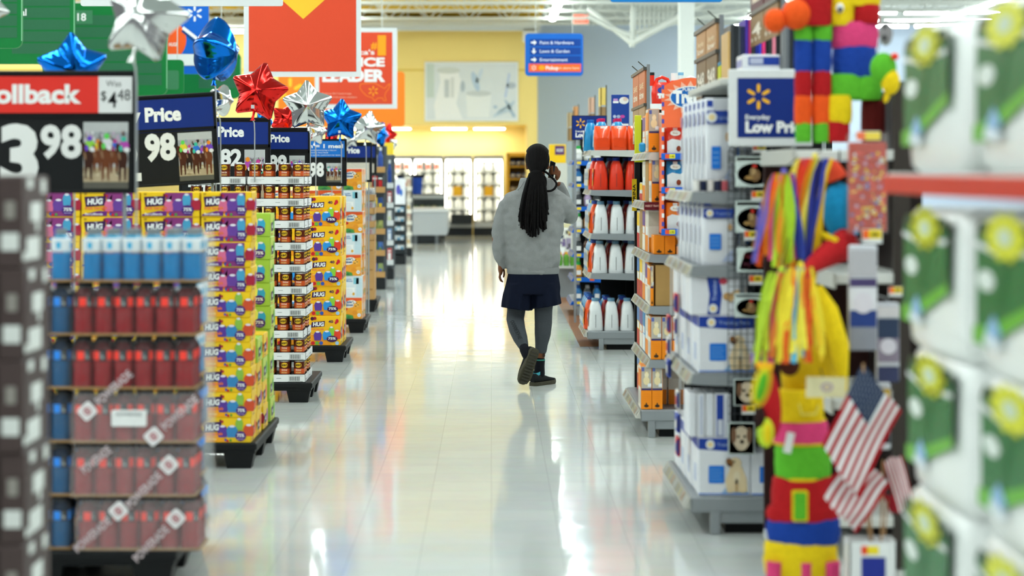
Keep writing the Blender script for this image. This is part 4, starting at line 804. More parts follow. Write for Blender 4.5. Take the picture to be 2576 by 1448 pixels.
LBLUE = (LBLUE[0], lb_label(), LBLUE[2])
def bottle(kind, x, y, z, lab, rz=0., grp='sports drink bottles'):
    o = put('drink_bottle', kind[0], None, (x, y, z), lab, 'bottle', grp, rz=rz); put('label', kind[1], o); put('cap', kind[2], o)
KRAFT = M('a9814f', .6, noise=.08)
FILM = M_film('f4eaec', .17, .12, 'shrink_film'); FILM2 = M_film('eef2f6', .035, .08, 'shrink_film_thin')
def pack(x0, x1, y0, y1, z, lab, film, prints=None, grp='shrink wrapped drink packs'):
    t = empty('drink_pack', (x0, y0, z), lab, 'drink pack', grp); w_, d_ = x1-x0, y1-y0
    b = MB(); b.box((-.004, -.006, 0), (w_+.004, d_+.004, .004), KRAFT); b.box((-.004, -.006, 0), (w_+.004, -.003, .012), KRAFT); b.box((w_+.002, -.006, 0), (w_+.005, d_, .012), KRAFT); b.build('cardboard_tray', t)
    if film:
        b = MB(); N = 14; r_ = random.Random(int(z*100)); rings = []
        for zi in range(6):
            zz = .002+zi*.040; ins = 0 if zi < 4 else .006*(zi-3)
            ring = [(-.005+ins+(w_+.01-2*ins)*i/N, -.008+r_.uniform(-.002, .001)+ins, zz) for i in range(N+1)]+[(w_+.006+r_.uniform(0, .008)-ins, d_*j/8, zz) for j in range(1, 9)]+[(w_*(1-i/6), d_+.004, zz) for i in range(1, 7)]+[(-.005+ins, d_*(1-j/4), zz) for j in range(1, 4)]
            rings.append(ring)
        b.loft(rings, film, False); b.build('shrink_film', t)
    if prints: b = MB(); prints(b, F((0, -.0125, 0)), w_); b.build('lettering', t)
    return t
PW = M('e9e4e6', .4, noise=0); PG = M('c9b7bb', .4, noise=0)
def badge(b, f, x, y, rot, word=1):
    g = Rot(f, x, y, rot); b.flat(rr(-.032, -.030, .032, .030, .011), g, PW); h_ = Rot(F(f.o+Vector((0, -.001, 0))), x, y, rot); b.ring(0, 0, .012, .016, h_, M('b4606a', .4), 14); b.rect(-.005, -.014, .005, .014, h_, M('b4606a', .4))
    if word: b.text('POWERADE', (-.23 if word > 0 else .05), -.016, .032, Rot(f, x, y, rot), PG, w=.18, bold=.03)
XW = 6*BP
xl = xs1-XW
def pr3(b, f, w_):
    badge(b, f, .065, .13, 42, -1); badge(b, f, w_-.16, .03, 42, -1); b.rrect(.16, .07, .30, .135, .008, F(f.o+Vector((0, -.001, 0))), M('eceded', .4)); b.text('POWERADE', .23, .112, .012, F(f.o+Vector((0, -.002, 0))), M('7d8184', .4), al='c', w=.1)
def pr2(b, f, w_): badge(b, f, w_-.10, .13, 45, 1); b.text('POWERADE', .06, .10, .032, Rot(f, 0, 0, 0) if False else Rot(F(f.o), .05, .105, 38), PG, w=.16) if False else b.text('POWERADE', 0, -.01, .034, Rot(f, .05, .10, 40), PG, w=.14, bold=.03)
def pr1(b, f, w_): badge(b, f, .17, .16, 42, 1); badge(b, f, w_-.09, .13, 45, 1)
tiers = [(0, pr1), (1, pr2), (2, pr3), (3, None), (4, None)]
for i, pr in tiers:
    z = TOP+i*TZ; dx = (.018, .0, 0, -.004, 0)[i]; tl = ('lowest', 'second lowest', 'middle', 'second highest', 'highest')[i]
    pack(xl+dx, xs1+dx, Ys, Ys+3*BP, z, '%s red sports drink pack with %s' % (tl, 'printed shrink film' if pr else 'its wrap open'), FILM if pr else FILM2, pr)
    for k in range(6):
        for j in range(3):
            if j == 2 and k < 5: continue
            bottle(RED, xl+dx+(k+.5)*BP, Ys+(j+.5)*BP, z+.0045, 'red drink bottle, %s from left%s in the %s red pack' % (nth(k+1), '' if j == 0 else ', %s row back' % nth(j+1), tl), rz=rnd.uniform(-.4, .4))
    # blue packs: left of the red ones and behind them
    pack(xl-.012-.34, xl-.012, Ys+.02, Ys+.02+3*BP, z, '%s blue sports drink pack left of the red packs' % tl, FILM2, None)
    for k in range(2):
        for j in range(2): bottle(BLUE, xl-.012-(k+.5)*BP, Ys+.02+(j+.5)*BP, z+.0045, 'dark blue drink bottle, %s from right, %s row in the %s left blue pack' % (nth(k+1), ('near', 'second')[j], tl))
    yb = Ys+3*BP+.03; sx = xs1-.045-.012*(i % 2)
    pack(sx-8*BP, sx, yb, yb+6*BP, z, '%s blue sports drink pack behind the red packs' % tl, FILM2, None)
    for k in range(1, 8): bottle(BLUE, sx-(k+.5)*BP, yb+.5*BP, z+.0045, 'dark blue bottle behind red rows, %s from right, %s rear pack' % (nth(k+1), tl))
    for j in range(6): bottle(BLUE if i < 3 else LBLUE, sx-.5*BP, yb+(j+.5)*BP, z+.0045, 'blue drink bottle, %s row back in the %s rear blue pack' % (nth(j+1), tl))
z = TOP+5*TZ
pack(xl+.03, xs1+.02, Ys+.005, Ys+.005+3*BP, z, 'open topmost pack of light blue sports drinks', FILM2, None)
b = MB()
for k in range(6):
    for j in range(3):
        if j == 2 and k < 4: continue
        bottle(LBLUE, xl+.035+(k+.5)*(BP-.002), Ys+.005+(j+.5)*BP, z+.0045, 'light blue drink bottle, %s from left%s in the topmost pack' % (nth(k+1), '' if j == 0 else ', %s row back' % nth(j+1)))
pack(xl-.14, xl-.008, Ys+.02, Ys+.02+2*BP, z, 'small topmost pack of blue drinks left of the open pack', FILM2, None)
bottle(LBLUE, xl-.012-.5*BP, Ys+.02+.5*BP, z+.0045, 'light blue drink bottle standing left of the open topmost pack')
# crumpled film hanging at the right corner
b = MB(); r_ = random.Random(5); rings = []
for i in range(16):
    zz = .18+i*.082; o_ = .012+.02*abs(math.sin(i*1.7))+r_.uniform(0, .012)
    rings.append([(xs1+.014+o_*.5, Ys+.05, zz), (xs1+.018+o_, Ys+.14+r_.uniform(-.02, .02), zz+.02), (xs1+.014+o_*.8+r_.uniform(-.008, .012), Ys+.26, zz), (xs1+.010+o_*.6, Ys+.40, zz+.01), (xs1+.006, Ys+.42, zz), (xs1+.008, Ys+.2, zz)])
b.loft(rings, M_film('e9eff4', .22, .06, 'loose_film'), False); b.build('loose_film', None, label='crumpled clear film hanging down the right corner of the drink packs', cat='plastic film')
# ------------------------------------------------------------------ dark carton tower at the left edge
TC, TW2, TB = M('4a3d3c', .5, noise=.1, nscale=8), M('dcdfdc', .5, noise=.03), M('1e1815', .5)
Yt = 5.86; xt = -1.325; TD2 = .345; TWd = .42; th = .262
def tower():
    b = MB(); b.box((0, 0, 0), (TWd, TD2, th), TC, .006)
    e = F((TWd+.001, 0, 0), (0, 1, 0)); g_ = F((0, -.001, 0)); h_ = F((0, -.002, 0))
    for y0, y1, z0, z1 in ((.10, .24, .13, .185), (.17, .21, .10, .13), (.05, .22, .02, .085), (.0, .08, .02, .045), (.06, .13, .225, .255), (.24, .30, .21, .25)): b.rrect(y0, z0, y1, z1, .008, e, TW2)
    b.rect(.30, 0.01, .335, .25, e, M('5b4c4a', .5))
    b.rect(.0, .01, TWd-.07, .25, g_, TB); b.rrect(.13, .12, TWd-.085, .19, .004, h_, TW2); b.rrect(TWd-.06, .05, TWd-.01, .1, .004, h_, TW2); b.rrect(TWd-.05, .14, TWd-.02, .19, .004, h_, M('8f8a84', .5))
    b.oval(.2, .06, .05, .035, h_, M('6f6a5c', .5)); b.rect(.02, .215, .3, .24, h_, M('8d8078', .5)); return b.mesh('dark_carton')
tw = tower()
for r in range(6): put('dark_carton', tw, None, (xt-TWd+rnd.uniform(-.006, .006), Yt+rnd.uniform(0, .012), .062+r*(th+.0005)), 'dark brown carton with white label blocks, %s from the top of the left edge tower' % nth(6-r), 'carton', 'dark cartons at the left edge')
b = MB(); b.box((xt-TWd-.02, Yt-.02, 0), (xt+.01, Yt+TD2+.03, .061), PLM, .01); b.build('display_plinth', None, label='low black base under the dark carton tower', cat='base')
# ------------------------------------------------------------------ shelving on the right
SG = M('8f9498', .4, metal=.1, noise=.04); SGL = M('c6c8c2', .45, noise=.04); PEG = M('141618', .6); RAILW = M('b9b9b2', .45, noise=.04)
TAGC = [M('d3cba6', .5), M('cdb39c', .5), M('d6d5cf', .5), M('bdb59c', .5)]
def endcap(Y0, Y1, xd, xs, x1, legx, shelves, ztop, label, rail=RAILW, post=PEG, postx=None, smat=None, front=None):
    """aisle-end shelf unit: deck from xd, shelves from xs back to x1; the open side faces the aisle"""
    t = empty('shelf_unit', (xd, Y0, 0), label, 'shelf unit'); D = Y1-Y0; o = Vector((xd, Y0, 0))
    b = MB(); b.box((0, 0, .10), (x1-xd, D, .172), SG, .008); b.build('deck', t)
    b = MB(); b.box((legx-xd-.015, .01, .05), (x1-xd, .05, .105), SG, .004); b.box((legx-xd+.05, .06, .0), (x1-xd, D-.05, .1), PEG); b.build('kick_plate', t)
    for yy in (.0, D-.06): b = MB(); b.box((legx-xd-.022, yy, 0), (legx-xd+.022, yy+.05, .105), SG, .004); b.build('leg', t)
    px = (postx or x1-.06)-xd
    b = MB(); b.box((legx-xd+.06, D-.008, .172), (x1-xd-.02, D, ztop-.02), PEG); b.build('shade_panel', t)  # dark sheet added to stand in for shade inside the shelves
    b = MB(); b.box((x1-xd-.02, .02, .172), (x1-xd, D-.02, ztop), PEG); b.build('back_panel', t)
    for yy in (.01, D-.05): b = MB(); b.box((px, yy, .172), (px+.05, yy+.04, ztop), post); b.build('upright', t)
    def rail_on(par, xa, z):
        b = MB(); b.prism([(0, -.022), (.028, .0), (.028, .022), (-.006, -.012)], F((xa-.018, D, z), (1, 0, 0), (0, 0, 1)), -D, rail) if False else None
        b.add([(xa-.030, 0, z-.045), (xa-.004, 0, z+.004), (xa-.004, D, z+.004), (xa-.030, D, z-.045), (xa, 0, z-.045), (xa, D, z-.045)], [(0, 1, 2, 3)[::-1], (0, 4, 1), (3, 2, 5), (0, 3, 5, 4), (1, 4, 5, 2)], rail)
        for i in range(int(D/.13)):
            m = TAGC[(i*7+int(z*40)) % 4]; y0 = .04+i*.13; q = lambda y, s: (xa-.0315+.026*s, y, z-.045+.049*s)
            b.add([q(y0, .12), q(y0, .9), q(y0+.08, .9), q(y0+.08, .12)], [(3, 2, 1, 0), (0, 1, 2, 3)], m)
        b.build('price_rail', par)
    rail_on(t, 0, .165)
    for z in shelves:
        zz, xa = z if isinstance(z, tuple) else (z, xs); xa -= xd
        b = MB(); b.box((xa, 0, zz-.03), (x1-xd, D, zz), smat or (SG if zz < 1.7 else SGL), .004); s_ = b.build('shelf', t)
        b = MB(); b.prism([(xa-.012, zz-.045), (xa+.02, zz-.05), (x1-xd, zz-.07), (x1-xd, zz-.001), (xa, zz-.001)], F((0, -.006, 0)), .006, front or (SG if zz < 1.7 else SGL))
        if front:
            for i in range(4): b.rect(xa+.03+i*.15, zz-.04, xa+.08+i*.15, zz-.008, F((0, -.0075, 0)), M(('f2d32c', 'e8602a', 'f0e8d0', 'f2d32c')[i], .5))
        b.build('bracket', s_)
        rail_on(s_, xa, zz-.001)
    return t
# ---- detergent unit
Y1_ = 19.07; xd1 = .885
endcap(Y1_, Y1_+1.25, xd1, .925, 1.55, 1.016, [.704, 1.07, 1.474, 1.842], 2.0, 'grey aisle-end shelf unit stocked with detergent jugs', postx=1.32)
def jug(body, cap, W_=.138, D_=.2, H_=.30, lab=None, seam=True):
    b = MB(); m = M(body, .3, coat=.2, noise=.04); sec = [(1, 1, 0), (1.04, 1.02, .02), (1.0, 1.0, .3), (.90, .97, .55), (.70, .86, .78), (.50, .6, .88), (.42, .34, .90)]
    rings = []
    for sx, sy, h in sec:
        a, c = W_/2*sx, D_/2*sy; rings.append([(a*math.copysign(abs(math.cos(t))**.5, math.cos(t)), c*math.copysign(abs(math.sin(t))**.5, math.sin(t)), h*H_) for t in (2*PI*i/20 for i in range(20))])
    b.loft(rings, m)
    if seam: b.box((-.0015, -D_/2*1.03, .03), (.0015, -D_/2*.9, H_*.5), M('3a3c3e', .4))
    if lab:
        f = F((-W_/2*1.05, 0, 0), (0, -1, 0), (.03, 0, 1)); b.flat(rr(-D_*.4, H_*.12, D_*.4, H_*.66, .02), f, M(lab[0], .35)); f = F((-W_/2*1.05-.001, 0, 0), (0, -1, 0), (.03, 0, 1)); b.oval(0, H_*.42, D_*.25, H_*.13, f, M(lab[1], .35)); b.oval(0, H_*.42, D_*.14, H_*.07, F((-W_/2*1.05-.002, 0, 0), (0, -1, 0), (.03, 0, 1)), PRINTW)
    me = b.mesh('jug_body'); b = MB(); b.lathe([(.034, H_*.9), (.035, H_*.985), (.030, H_)], (0, 0, 0), M(cap, .35), 14); return me, b.mesh('cap')
JW = jug('e6eaec', '6f9ab8', lab=('f0642a', '2f6fc0')); JO = jug('e2511f', '26418f', lab=('f3b02a', '2a4ba0')); JB = jug('1d86bd', '1c5fae', lab=('e9f0f4', '3fa0d8')); JR = jug('e23a22', '2840a0', lab=('f4a22a', '2a3f9c')); JD = jug('8c1c22', '2c4ba8', lab=('e8e8e8', 'b02030')); JY = jug('2489be', 'e0d02c', lab=('e9f0f4', '3fa0d8'))
JN = {0: ('white', 'blue'), }
def put_jug(k, nm, x, y, z, where):
    o = put('detergent_jug', k[0], None, (x, y, z), '%s detergent jug, %s' % (nm, where), 'detergent', 'detergent jugs on the aisle-end shelves'); put('cap', k[1], o)
lev = [(.173, 'bottom', JW, 'white', 1.005), (.705, 'second', JW, 'white', 1.005), (1.071, 'third', JW, 'white', 1.015), (1.475, 'fourth', JR, 'orange red', 1.01)]
for z, ln, kind, nm, xx0 in lev:
    if z < .2: xx0 = .965
    for k in range(3): put_jug(kind, nm, xx0+k*.148, Y1_+.13, z, '%s from left, near row, %s shelf' % (nth(k+1), ln))
    put_jug(JO if kind is JW else JR, 'orange', xx0-.030, Y1_+.36, z, 'second row back at left, %s shelf' % ln); put_jug(JD, 'dark red', xx0+.122, Y1_+.36, z, 'second row back, second from left, %s shelf' % ln); put_jug(JD, 'dark red', xx0+.272, Y1_+.36, z, 'second row back, third from left, %s shelf' % ln)
    put_jug(JB, 'blue', xx0-.03, Y1_+.60, z, 'third row back at left, %s shelf' % ln); put_jug(JY if z > .6 else JB, 'blue', xx0-.03, Y1_+.84, z, 'fourth row back at left, %s shelf' % ln); put_jug(JB, 'blue', xx0-.03, Y1_+1.08, z, 'farthest row at left, %s shelf' % ln)
    for k in (1, 2): put_jug(JB, 'blue', xx0-.03+k*.152, Y1_+.60, z, 'third row back, %s from left, %s shelf' % (nth(k+1), ln))
# orange pouches and blue bottles on the top shelf
def pouch(W_, D_, H_, c, c2, label_c=None, soft=.5):
    b = MB(); m = M(c, .25, coat=.3, noise=.05); rings = []
    for h, sx, sy in ((0, .92, .9), (.06, 1, 1), (.5, 1.03, 1.0), (.8, .98, .75), (.93, .95, .3), (1, .93, .06)):
        rings.append([(W_/2*sx*math.copysign(abs(math.cos(t))**soft, math.cos(t)), D_/2*sy*math.copysign(abs(math.sin(t))**soft, math.sin(t)), h*H_) for t in (2*PI*i/20 for i in range(20))])
    b.loft(rings, m); f = F((0, -D_/2*1.01, 0)); b.rrect(-W_*.34, H_*.12, W_*.34, H_*.5, .01, f, M(c2, .35)); b.rect(-W_*.12, H_*.9, W_*.12, H_*.985, F((0, -D_*.2, 0)), WHITE)
    return b
pm = pouch(.155, .16, .225, 'ec4d1c', 'e34516').mesh('detergent_pouch')
for k in range(3): put('detergent_pouch', pm, None, (1.03+k*.153, Y1_+.12, 1.843), 'shiny orange detergent pouch, %s from left on the top shelf' % nth(k+1), 'pouch', 'orange pouches on the top shelf')
JBr = jug('2a8fc4', 'c81f5a', H_=.30, W_=.13, lab=('e9f0f4', '3fa0d8'))
for k, yy in enumerate((.36, .6)):
    for c in range(2): put_jug(JBr, 'pink capped blue', 1.035+c*.155, Y1_+yy, 1.843, '%s row back, %s from left, top shelf' % (nth(k+2), nth(c+1)))
put_jug(JB, 'blue', .955, Y1_+.84, 1.843, 'far row at left, top shelf')
# ---- far unit of small bottles behind the detergent
Y0_ = 23.6
BLR = M('1560c4', .45, noise=.02)
endcap(Y0_, Y0_+1.2, .93, .945, 1.6, 1.0, [(ZZ(p, Y0_), .945) for p in (756, 697, 636, 575, 519, 461, 404)], 2.1, 'far shelf unit with blue price rails behind the detergent', rail=BLR, smat=M('3a3f44', .5), front=BLR)
def mini(W_, H_, c, cap):
    b = MB(); b.lathe([(W_*.42, 0), (W_*.5, H_*.08), (W_*.5, H_*.55), (W_*.3, H_*.75), (W_*.22, H_*.8)], (0, 0, 0), M(c, .3, noise=.1), 12); b.rect(-W_*.3, H_*.15, W_*.3, H_*.45, F((0, -W_*.52, 0)), WHITE); me = b.mesh('small_bottle'); b = MB(); b.lathe([(W_*.26, H_*.8), (W_*.26, H_)], (0, 0, 0), M(cap, .4), 10); return me, b.mesh('cap')
MK = [mini(.085, .17, c, cp) for c, cp in (('e3e5de', '2fa44e'), ('c9862c', '2fa44e'), ('2c6fa8', '18407c'), ('3b3f42', '8a8d90'), ('b8a4c8', 'e2d33a'), ('6b4a3a', '22252a'), ('dfd9a8', '3a9a48'))]
for li, p in enumerate((756, 697, 636, 575, 519, 461, 404)):
    z = ZZ(p, Y0_)+.001
    for k in range(5):
        for j in range(2):
            mk = MK[[2, 1, 3, 0, 3, 2, 0][li] if k % 2 == 0 else [3, 6, 5, 1, 4, 5, 0][li]]
            o = put('small_bottle', mk[0], None, (1.0+k*.105, Y0_+.08+j*.14, z), 'small bottle, %s from left, %s row, %s far shelf from the bottom' % (nth(k+1), ('near', 'second')[j], nth(li+1)), 'bottle', 'small bottles on the far blue-railed shelves'); put('cap', mk[1], o)
# low price sign above it
def low_sign(px0, py0, px1, py1, Y, label, fr, frm, post_z, full=1.):
    k = Y/FPX; a = P(px0, py1, Y); W_, H_ = px1-px0, py1-py0; t = empty('price_sign', (a.x, Y, a.z), label, 'price sign'); f = lambda e: F((0, -e, 0), k=k)
    b = MB(); b.box((-fr*k, 0, -fr*k), ((W_+fr)*k, .02, (H_+fr)*k), frm, .004); b.build('frame', t)
    b = MB(); b.rect(0, 0, W_, H_, f(.002), NAVY); s = H_/150
    b.spark(53*s, 103*s, 32*s, f(.004), YEL); b.text('Everyday', 20*s, 46*s, 12*s, f(.004), PRINTW, w=62*s, bold=.02); b.text('Low Price', 20*s, 14*s, 27*s, f(.004), PRINTW, w=158*s, bold=.05); b.build('card', t)
    for px_ in (.02, W_*k-.045): b = MB(); b.box((px_, .075, post_z-a.z), (px_+.025, .095, H_*k*.8), SG); b.box((px_, .021, H_*k*.6), (px_+.025, .076, H_*k*.7), SG); b.build('post', t)
    return t
low_sign(1440, 292, 1525, 350, 22.4, 'small blue low price sign with yellow spark above the far shelves', 2, BLACK, 0)
# ---- litter unit
Y2_ = 12.8; xd2 = .925; xs2 = .985
S2 = [.481, .813, 1.133, 1.453, 1.766]
endcap(Y2_, Y2_+1.35, xd2, xs2, 1.62, .994, S2, 2.05, 'grey aisle-end shelf unit stocked with orange cat litter boxes', postx=1.2)
OG, OG2 = M('f28c1c', .4, noise=.03), M('e67f14', .4)
def pbox(name, W_, D_, H_, base, fn=None, bev=.003):
    b = MB(); b.box((0, 0, 0), (W_, D_, H_), base, bev)
    if fn: fn(b, (lambda i: F((0, -.0012-.0012*i, 0))), W_, H_, (lambda i: F((-.0012-.0012*i, D_, 0), (0, -1, 0))), D_)
    return b.mesh(name)
mc = lambda c: M(c, .4, noise=.08, nscale=30)
def litter(b, L, W_, H_, S, D_):
    b.rect(.002, .002, W_-.002, H_*.44, L(0), OG); b.rect(.002, H_*.46, W_-.002, H_-.002, L(0), mc('b9b2a6')); b.rect(.002, H_*.44, W_-.002, H_*.485, L(1), mc('3a3568'))
    b.oval(W_*.5, H_*.66, W_*.30, H_*.10, L(2), mc('e9d7a8')); b.oval(W_*.52, H_*.80, W_*.2, H_*.07, L(2), mc('f0e2bc')); b.flat([(W_*.34, H_*.82), (W_*.40, H_*.90), (W_*.48, H_*.85)], L(2), mc('d9bf85')); b.flat([(W_*.58, H_*.85), (W_*.66, H_*.9), (W_*.7, H_*.82)], L(2), mc('d9bf85'))
    b.rect(W_*.05, H_*.88, W_*.3, H_*.97, L(1), mc('5a6ab0')); b.rect(W_*.62, H_*.52, W_*.95, H_*.6, L(2), mc('e8ecf0')); b.oval(W_*.5, H_*.08, W_*.22, H_*.035, L(1), mc('3b2c20')); b.rect(W_*.45, H_*.08, W_*.55, H_*.15, L(1), mc('3b2c20'))
    for i in range(4): b.rect(W_*.15, H_*(.2+.05*i), W_*.85, H_*(.205+.05*i), L(1), OG2)
    b.rect(.004, .004, D_-.004, H_-.004, S(0), mc('e9e4d8')); b.rect(.01, H_*.5, D_-.01, H_*.92, S(1), mc('f08a1e')); b.rect(.03, H_*.1, D_-.03, H_*.4, S(1), mc('c9c4bb'))
LB = pbox('litter_box', .066, .22, .268, OG, litter)
def plainor(b, L, W_, H_, S, D_):
    b.rect(.002, .002, W_-.002, H_*.97, L(0), OG); b.oval(W_*.5, H_*.14, W_*.24, H_*.06, L(1), mc('3b2c20')); b.rect(W_*.44, H_*.14, W_*.56, H_*.26, L(1), mc('3b2c20'))
    for i in range(4): b.rect(W_*.15, H_*(.4+.1*i), W_*.85, H_*(.41+.1*i), L(1), OG2)
SB_ = pbox('litter_box', .066, .2, .118, OG, plainor); SB3 = pbox('litter_box', .066, .2, .05, OG, plainor)
def strip(c1, c2, c3):
    def fn(b, L, W_, H_, S, D_):
        b.rect(.003, .003, W_-.003, H_*.36, L(0), mc(c2)); b.rect(.003, H_*.62, W_-.003, H_*.95, L(0), mc(c3)); b.rect(.004, .004, D_-.004, H_*.4, S(0), mc(c2)); b.rect(.004, H_*.6, D_-.004, H_*.95, S(0), mc(c3)); b.rect(.03, H_*.42, D_-.03, H_*.58, S(0), WHITE)
    return lambda W_, D_, H_: pbox('shelf_box', W_, D_, H_, mc(c1), fn)
def carton(b, L, W_, H_, S, D_):
    b.rect(W_*.72, H_*.02, W_*.725, H_*.96, L(0), mc('9a7646')); b.rect(W_*.5, H_*.86, W_*.8, H_*.865, L(0), mc('6a5030')); b.text('DO NOT CUT', W_*.5, H_*.9, .008, L(0), mc('6a5030'), w=W_*.3); b.rect(0, H_*.48, D_, H_*.51, S(0), mc('9a7646'))
KR = M('a9854f', .6, noise=.06, nscale=25)
def shelf_row(z, near, rows, lname):
    """near: (mesh, name, label, x, cat) in the first row; rows: (colours or 'kraft', depth, height)"""
    for i, (me, nm, lab, x, cat) in enumerate(near): put(nm, me, None, (x, Y2_+.012, z+.001), lab, cat, 'goods on the litter shelf unit')
    y = Y2_+.262
    for i, (c, h) in enumerate(rows):
        for k in range(2):
            W_ = .12 if c != 'kraft' else .16
            me = (pbox('shelf_carton', W_, .235, h, KR, carton) if c == 'kraft' else strip(*c)(W_, .235, h)) if k == 0 else me
            put('shelf_carton' if c == 'kraft' else 'shelf_box', me, None, (xs2+.006+k*(W_+.006), y, z+.001), '%s, %s from left, %s row back on the %s' % ('brown carton' if c == 'kraft' else 'printed box', nth(k+1), nth(i+2), lname), 'carton' if c == 'kraft' else 'box', 'goods behind on the litter shelf unit')
        y += .25
OW = ('f0ece2', 'ef8a1f', 'd9d2c4'); OR3 = ('ee8a20', 'f2ebdc', '6a4a8c'); RD = ('e8e2d6', 'c2242c', 'f3c82e'); BLB = ('3a98cf', 'e9eef2', '2a80b8'); YB = ('f0c63a', 'b82a2a', '3f78b8')
shelf_row(.173, [(LB, 'litter_box', 'orange cat litter box on the bottom deck, %s from the left' % nth(k+1), XX(1613, Y2_)+k*.0675, 'litter box') for k in range(2)], [(OW, .268), (BLB, .30), (RD, .30), (YB, .28)], 'bottom deck')
shelf_row(S2[0], [(LB, 'litter_box', 'orange cat litter box on the second level, %s from the left' % nth(k+1), xs2+.004+k*.0675, 'litter box') for k in range(4)], [(OW, .25), (BLB, .28), (OR3, .26), (YB, .27)], 'second level')
bc = pbox('brown_carton', .19, .24, .255, KR, carton)
shelf_row(S2[1], [(bc, 'brown_carton', 'large plain brown carton on the third level', XX(1648, Y2_)+.003, 'carton')], [(OR3, .26), (OW, .27), (RD, .28), (YB, .27)], 'third level')
ob = pbox('litter_box', .02, .24, .25, mc('f0a040'), litter); put('litter_box', ob, None, (xs2+.001, Y2_+.012, S2[1]+.001), 'thin orange litter box at the left of the large brown carton', 'litter box')
shelf_row(S2[2], [(SB_, 'litter_box', 'short plain orange box on the fourth level, %s from the left' % nth(k+1), XX(1645, Y2_)+k*.0675, 'litter box') for k in range(2)]+[(SB3, 'litter_box', 'lowest orange box at the right of the fourth level', XX(1645, Y2_)+.14, 'litter box')], [(OW, .27), (OR3, .27), ('kraft', .28), (RD, .25)], 'fourth level')
shelf_row(S2[3], [(LB, 'litter_box', 'cat litter box under the yellow frame, %s from the left' % nth(k+1), XX(1640, Y2_)+k*.0675, 'litter box') for k in range(2)], [('kraft', .26), (OW, .26), (RD, .12)], 'fifth level')
shelf_row(S2[4], [(LB, 'litter_box', 'cat litter box on the topmost level, %s from the left' % nth(k+1), XX(1632, Y2_)+k*.0675, 'litter box') for k in range(1)], [(OW, .25), (OR3, .24)], 'topmost level')
b = MB(); b.box((0, 0, 0), (.04, .05, .06), M('2f8fc4', .3), .01); b.build('blue_box', None, (XX(1620, Y2_)-.06+.035, Y2_+.05, S2[4]+.001), label='small blue box at the left end of the topmost litter shelf', cat='box')
# chartreuse corner frame and black far upright
CHT = M('c9cc2a', .5, noise=.04)
t = empty('corner_frame', (XX(1597, 14.2), 14.2, 0), 'yellow-green corner frame on a black post at the far end of the litter shelves', 'frame')
b = MB(); z0, z1 = ZZ(408, 14.2), ZZ(290, 14.2); b.box((0, 0, z0), (.045, .04, z1), CHT, .003); b.box((.045, .0, z0), (.16, .04, z0+.085), CHT, .003); b.box((.045, .02, z0+.085), (.12, .05, z1-.03), M('3a3524', .6)); b.build('panel', t)
b = MB(); b.box((0, .0, 0), (.03, .04, z0), PEG); b.build('post', t)
b = MB(); b.box((-.02, -.012, ZZ(530, 14.2)), (.012, -.002, ZZ(450, 14.2)), M('efc51f', .5)); b.text('PURINA', 0, 0, .02, Rot(F((-.014, -.013, ZZ(525, 14.2))), .018, .01, 90), BLACK, w=.16) ; b.build('shelf_talker', t)
b = MB(); b.box((0, 0, 0), (.105, .012, .05), M('5a1420', .5)); b.text('INSECT TRAPS', .05, .02, .012, F((0, -.002, 0)), M('d9b9b0', .5), al='c', w=.085); b.build('insect_sign', None, (XX(1616, Y2_)+.01, Y2_-.012, ZZ(528, Y2_)), label='dark red insect traps sign strip below the fifth litter shelf', cat='sign')
# ---- orange treat display hung on the unit end
Yo = 12.572; kx = Yo/FPX
t = empty('treat_display', (XX(1665, Yo), Yo, ZZ(590, Yo)), 'tall orange cardboard treat display with arched header hung on the unit end', 'display')
CO = M('f46e42', .5, noise=.03); hh = (590-195)*kx; W_ = 143*kx
b = MB(); f = F((0, 0, 0), k=kx); arch = [(0, 270), (143, 270), (143, 372)]+[(143-143*i/12, 372+23*math.sin(PI*i/12)) for i in range(1, 12)]+[(0, 372)]; b.prism(arch, f, .02, CO)
e, g_, h_ = F((0, -.002, 0), k=kx), F((0, -.004, 0), k=kx), F((0, -.006, 0), k=kx)
star = [(72+(68 if i % 2 else 50)*math.cos(2*PI*i/36), 345+(42 if i % 2 else 28)*math.sin(2*PI*i/36)) for i in range(36)]; b.flat(star, e, M('f7b49a', .5)); b.oval(72, 345, 53, 29, g_, WHITE); b.oval(72, 345, 50, 26, F((0, -.005, 0), k=kx), M('1c66b4', .5)); b.text('Treats', 28, 332, 30, h_, PRINTW, w=88, bold=.06); b.text('PURINA', 72, 361, 8, h_, PRINTW, al='c', w=40); b.build('header', t)
b = MB(); b.box((0, .0, 0), (.012, .22, 270*kx), CO); b.box((W_-.012, 0, 0), (W_, .22, 270*kx), CO); b.box((0, .2, 0), (W_, .22, 270*kx), M('c95a38', .5))
for i in range(18): b.box((-.001, -.002, i*.052), (.014, .0, i*.052+.026), M('4a4ea8', .5) if i % 2 else WHITE)
b.build('side_panel', t)
PO = [pouch(.115, .06, .185, c, 'e6e9ec', soft=.7) for c in ('d8402c', '1b83c0', 'f07f1e')]
pmesh = []
for i, b in enumerate(PO):
    f = F((0, -.032, 0)); f2 = F((0, -.0335, 0)); b.rect(-.05, .02, .05, .10, F((0, -.0312, 0)), mc('e3e6e8')); b.flat([(-.05, .1), (-.02, .115), (.03, .105), (.05, .12), (.05, .1)], f, mc('e3e6e8')); b.oval(0, .15, .032, .017, f, mc('f0efe8')); b.text('Busy', 0, .145, .01, f2, mc('c8a080'), al='c', w=.03); b.oval(.02, .055, .014, .017, f2, mc('8a3c22')); pmesh.append(b.mesh('treat_pouch'))
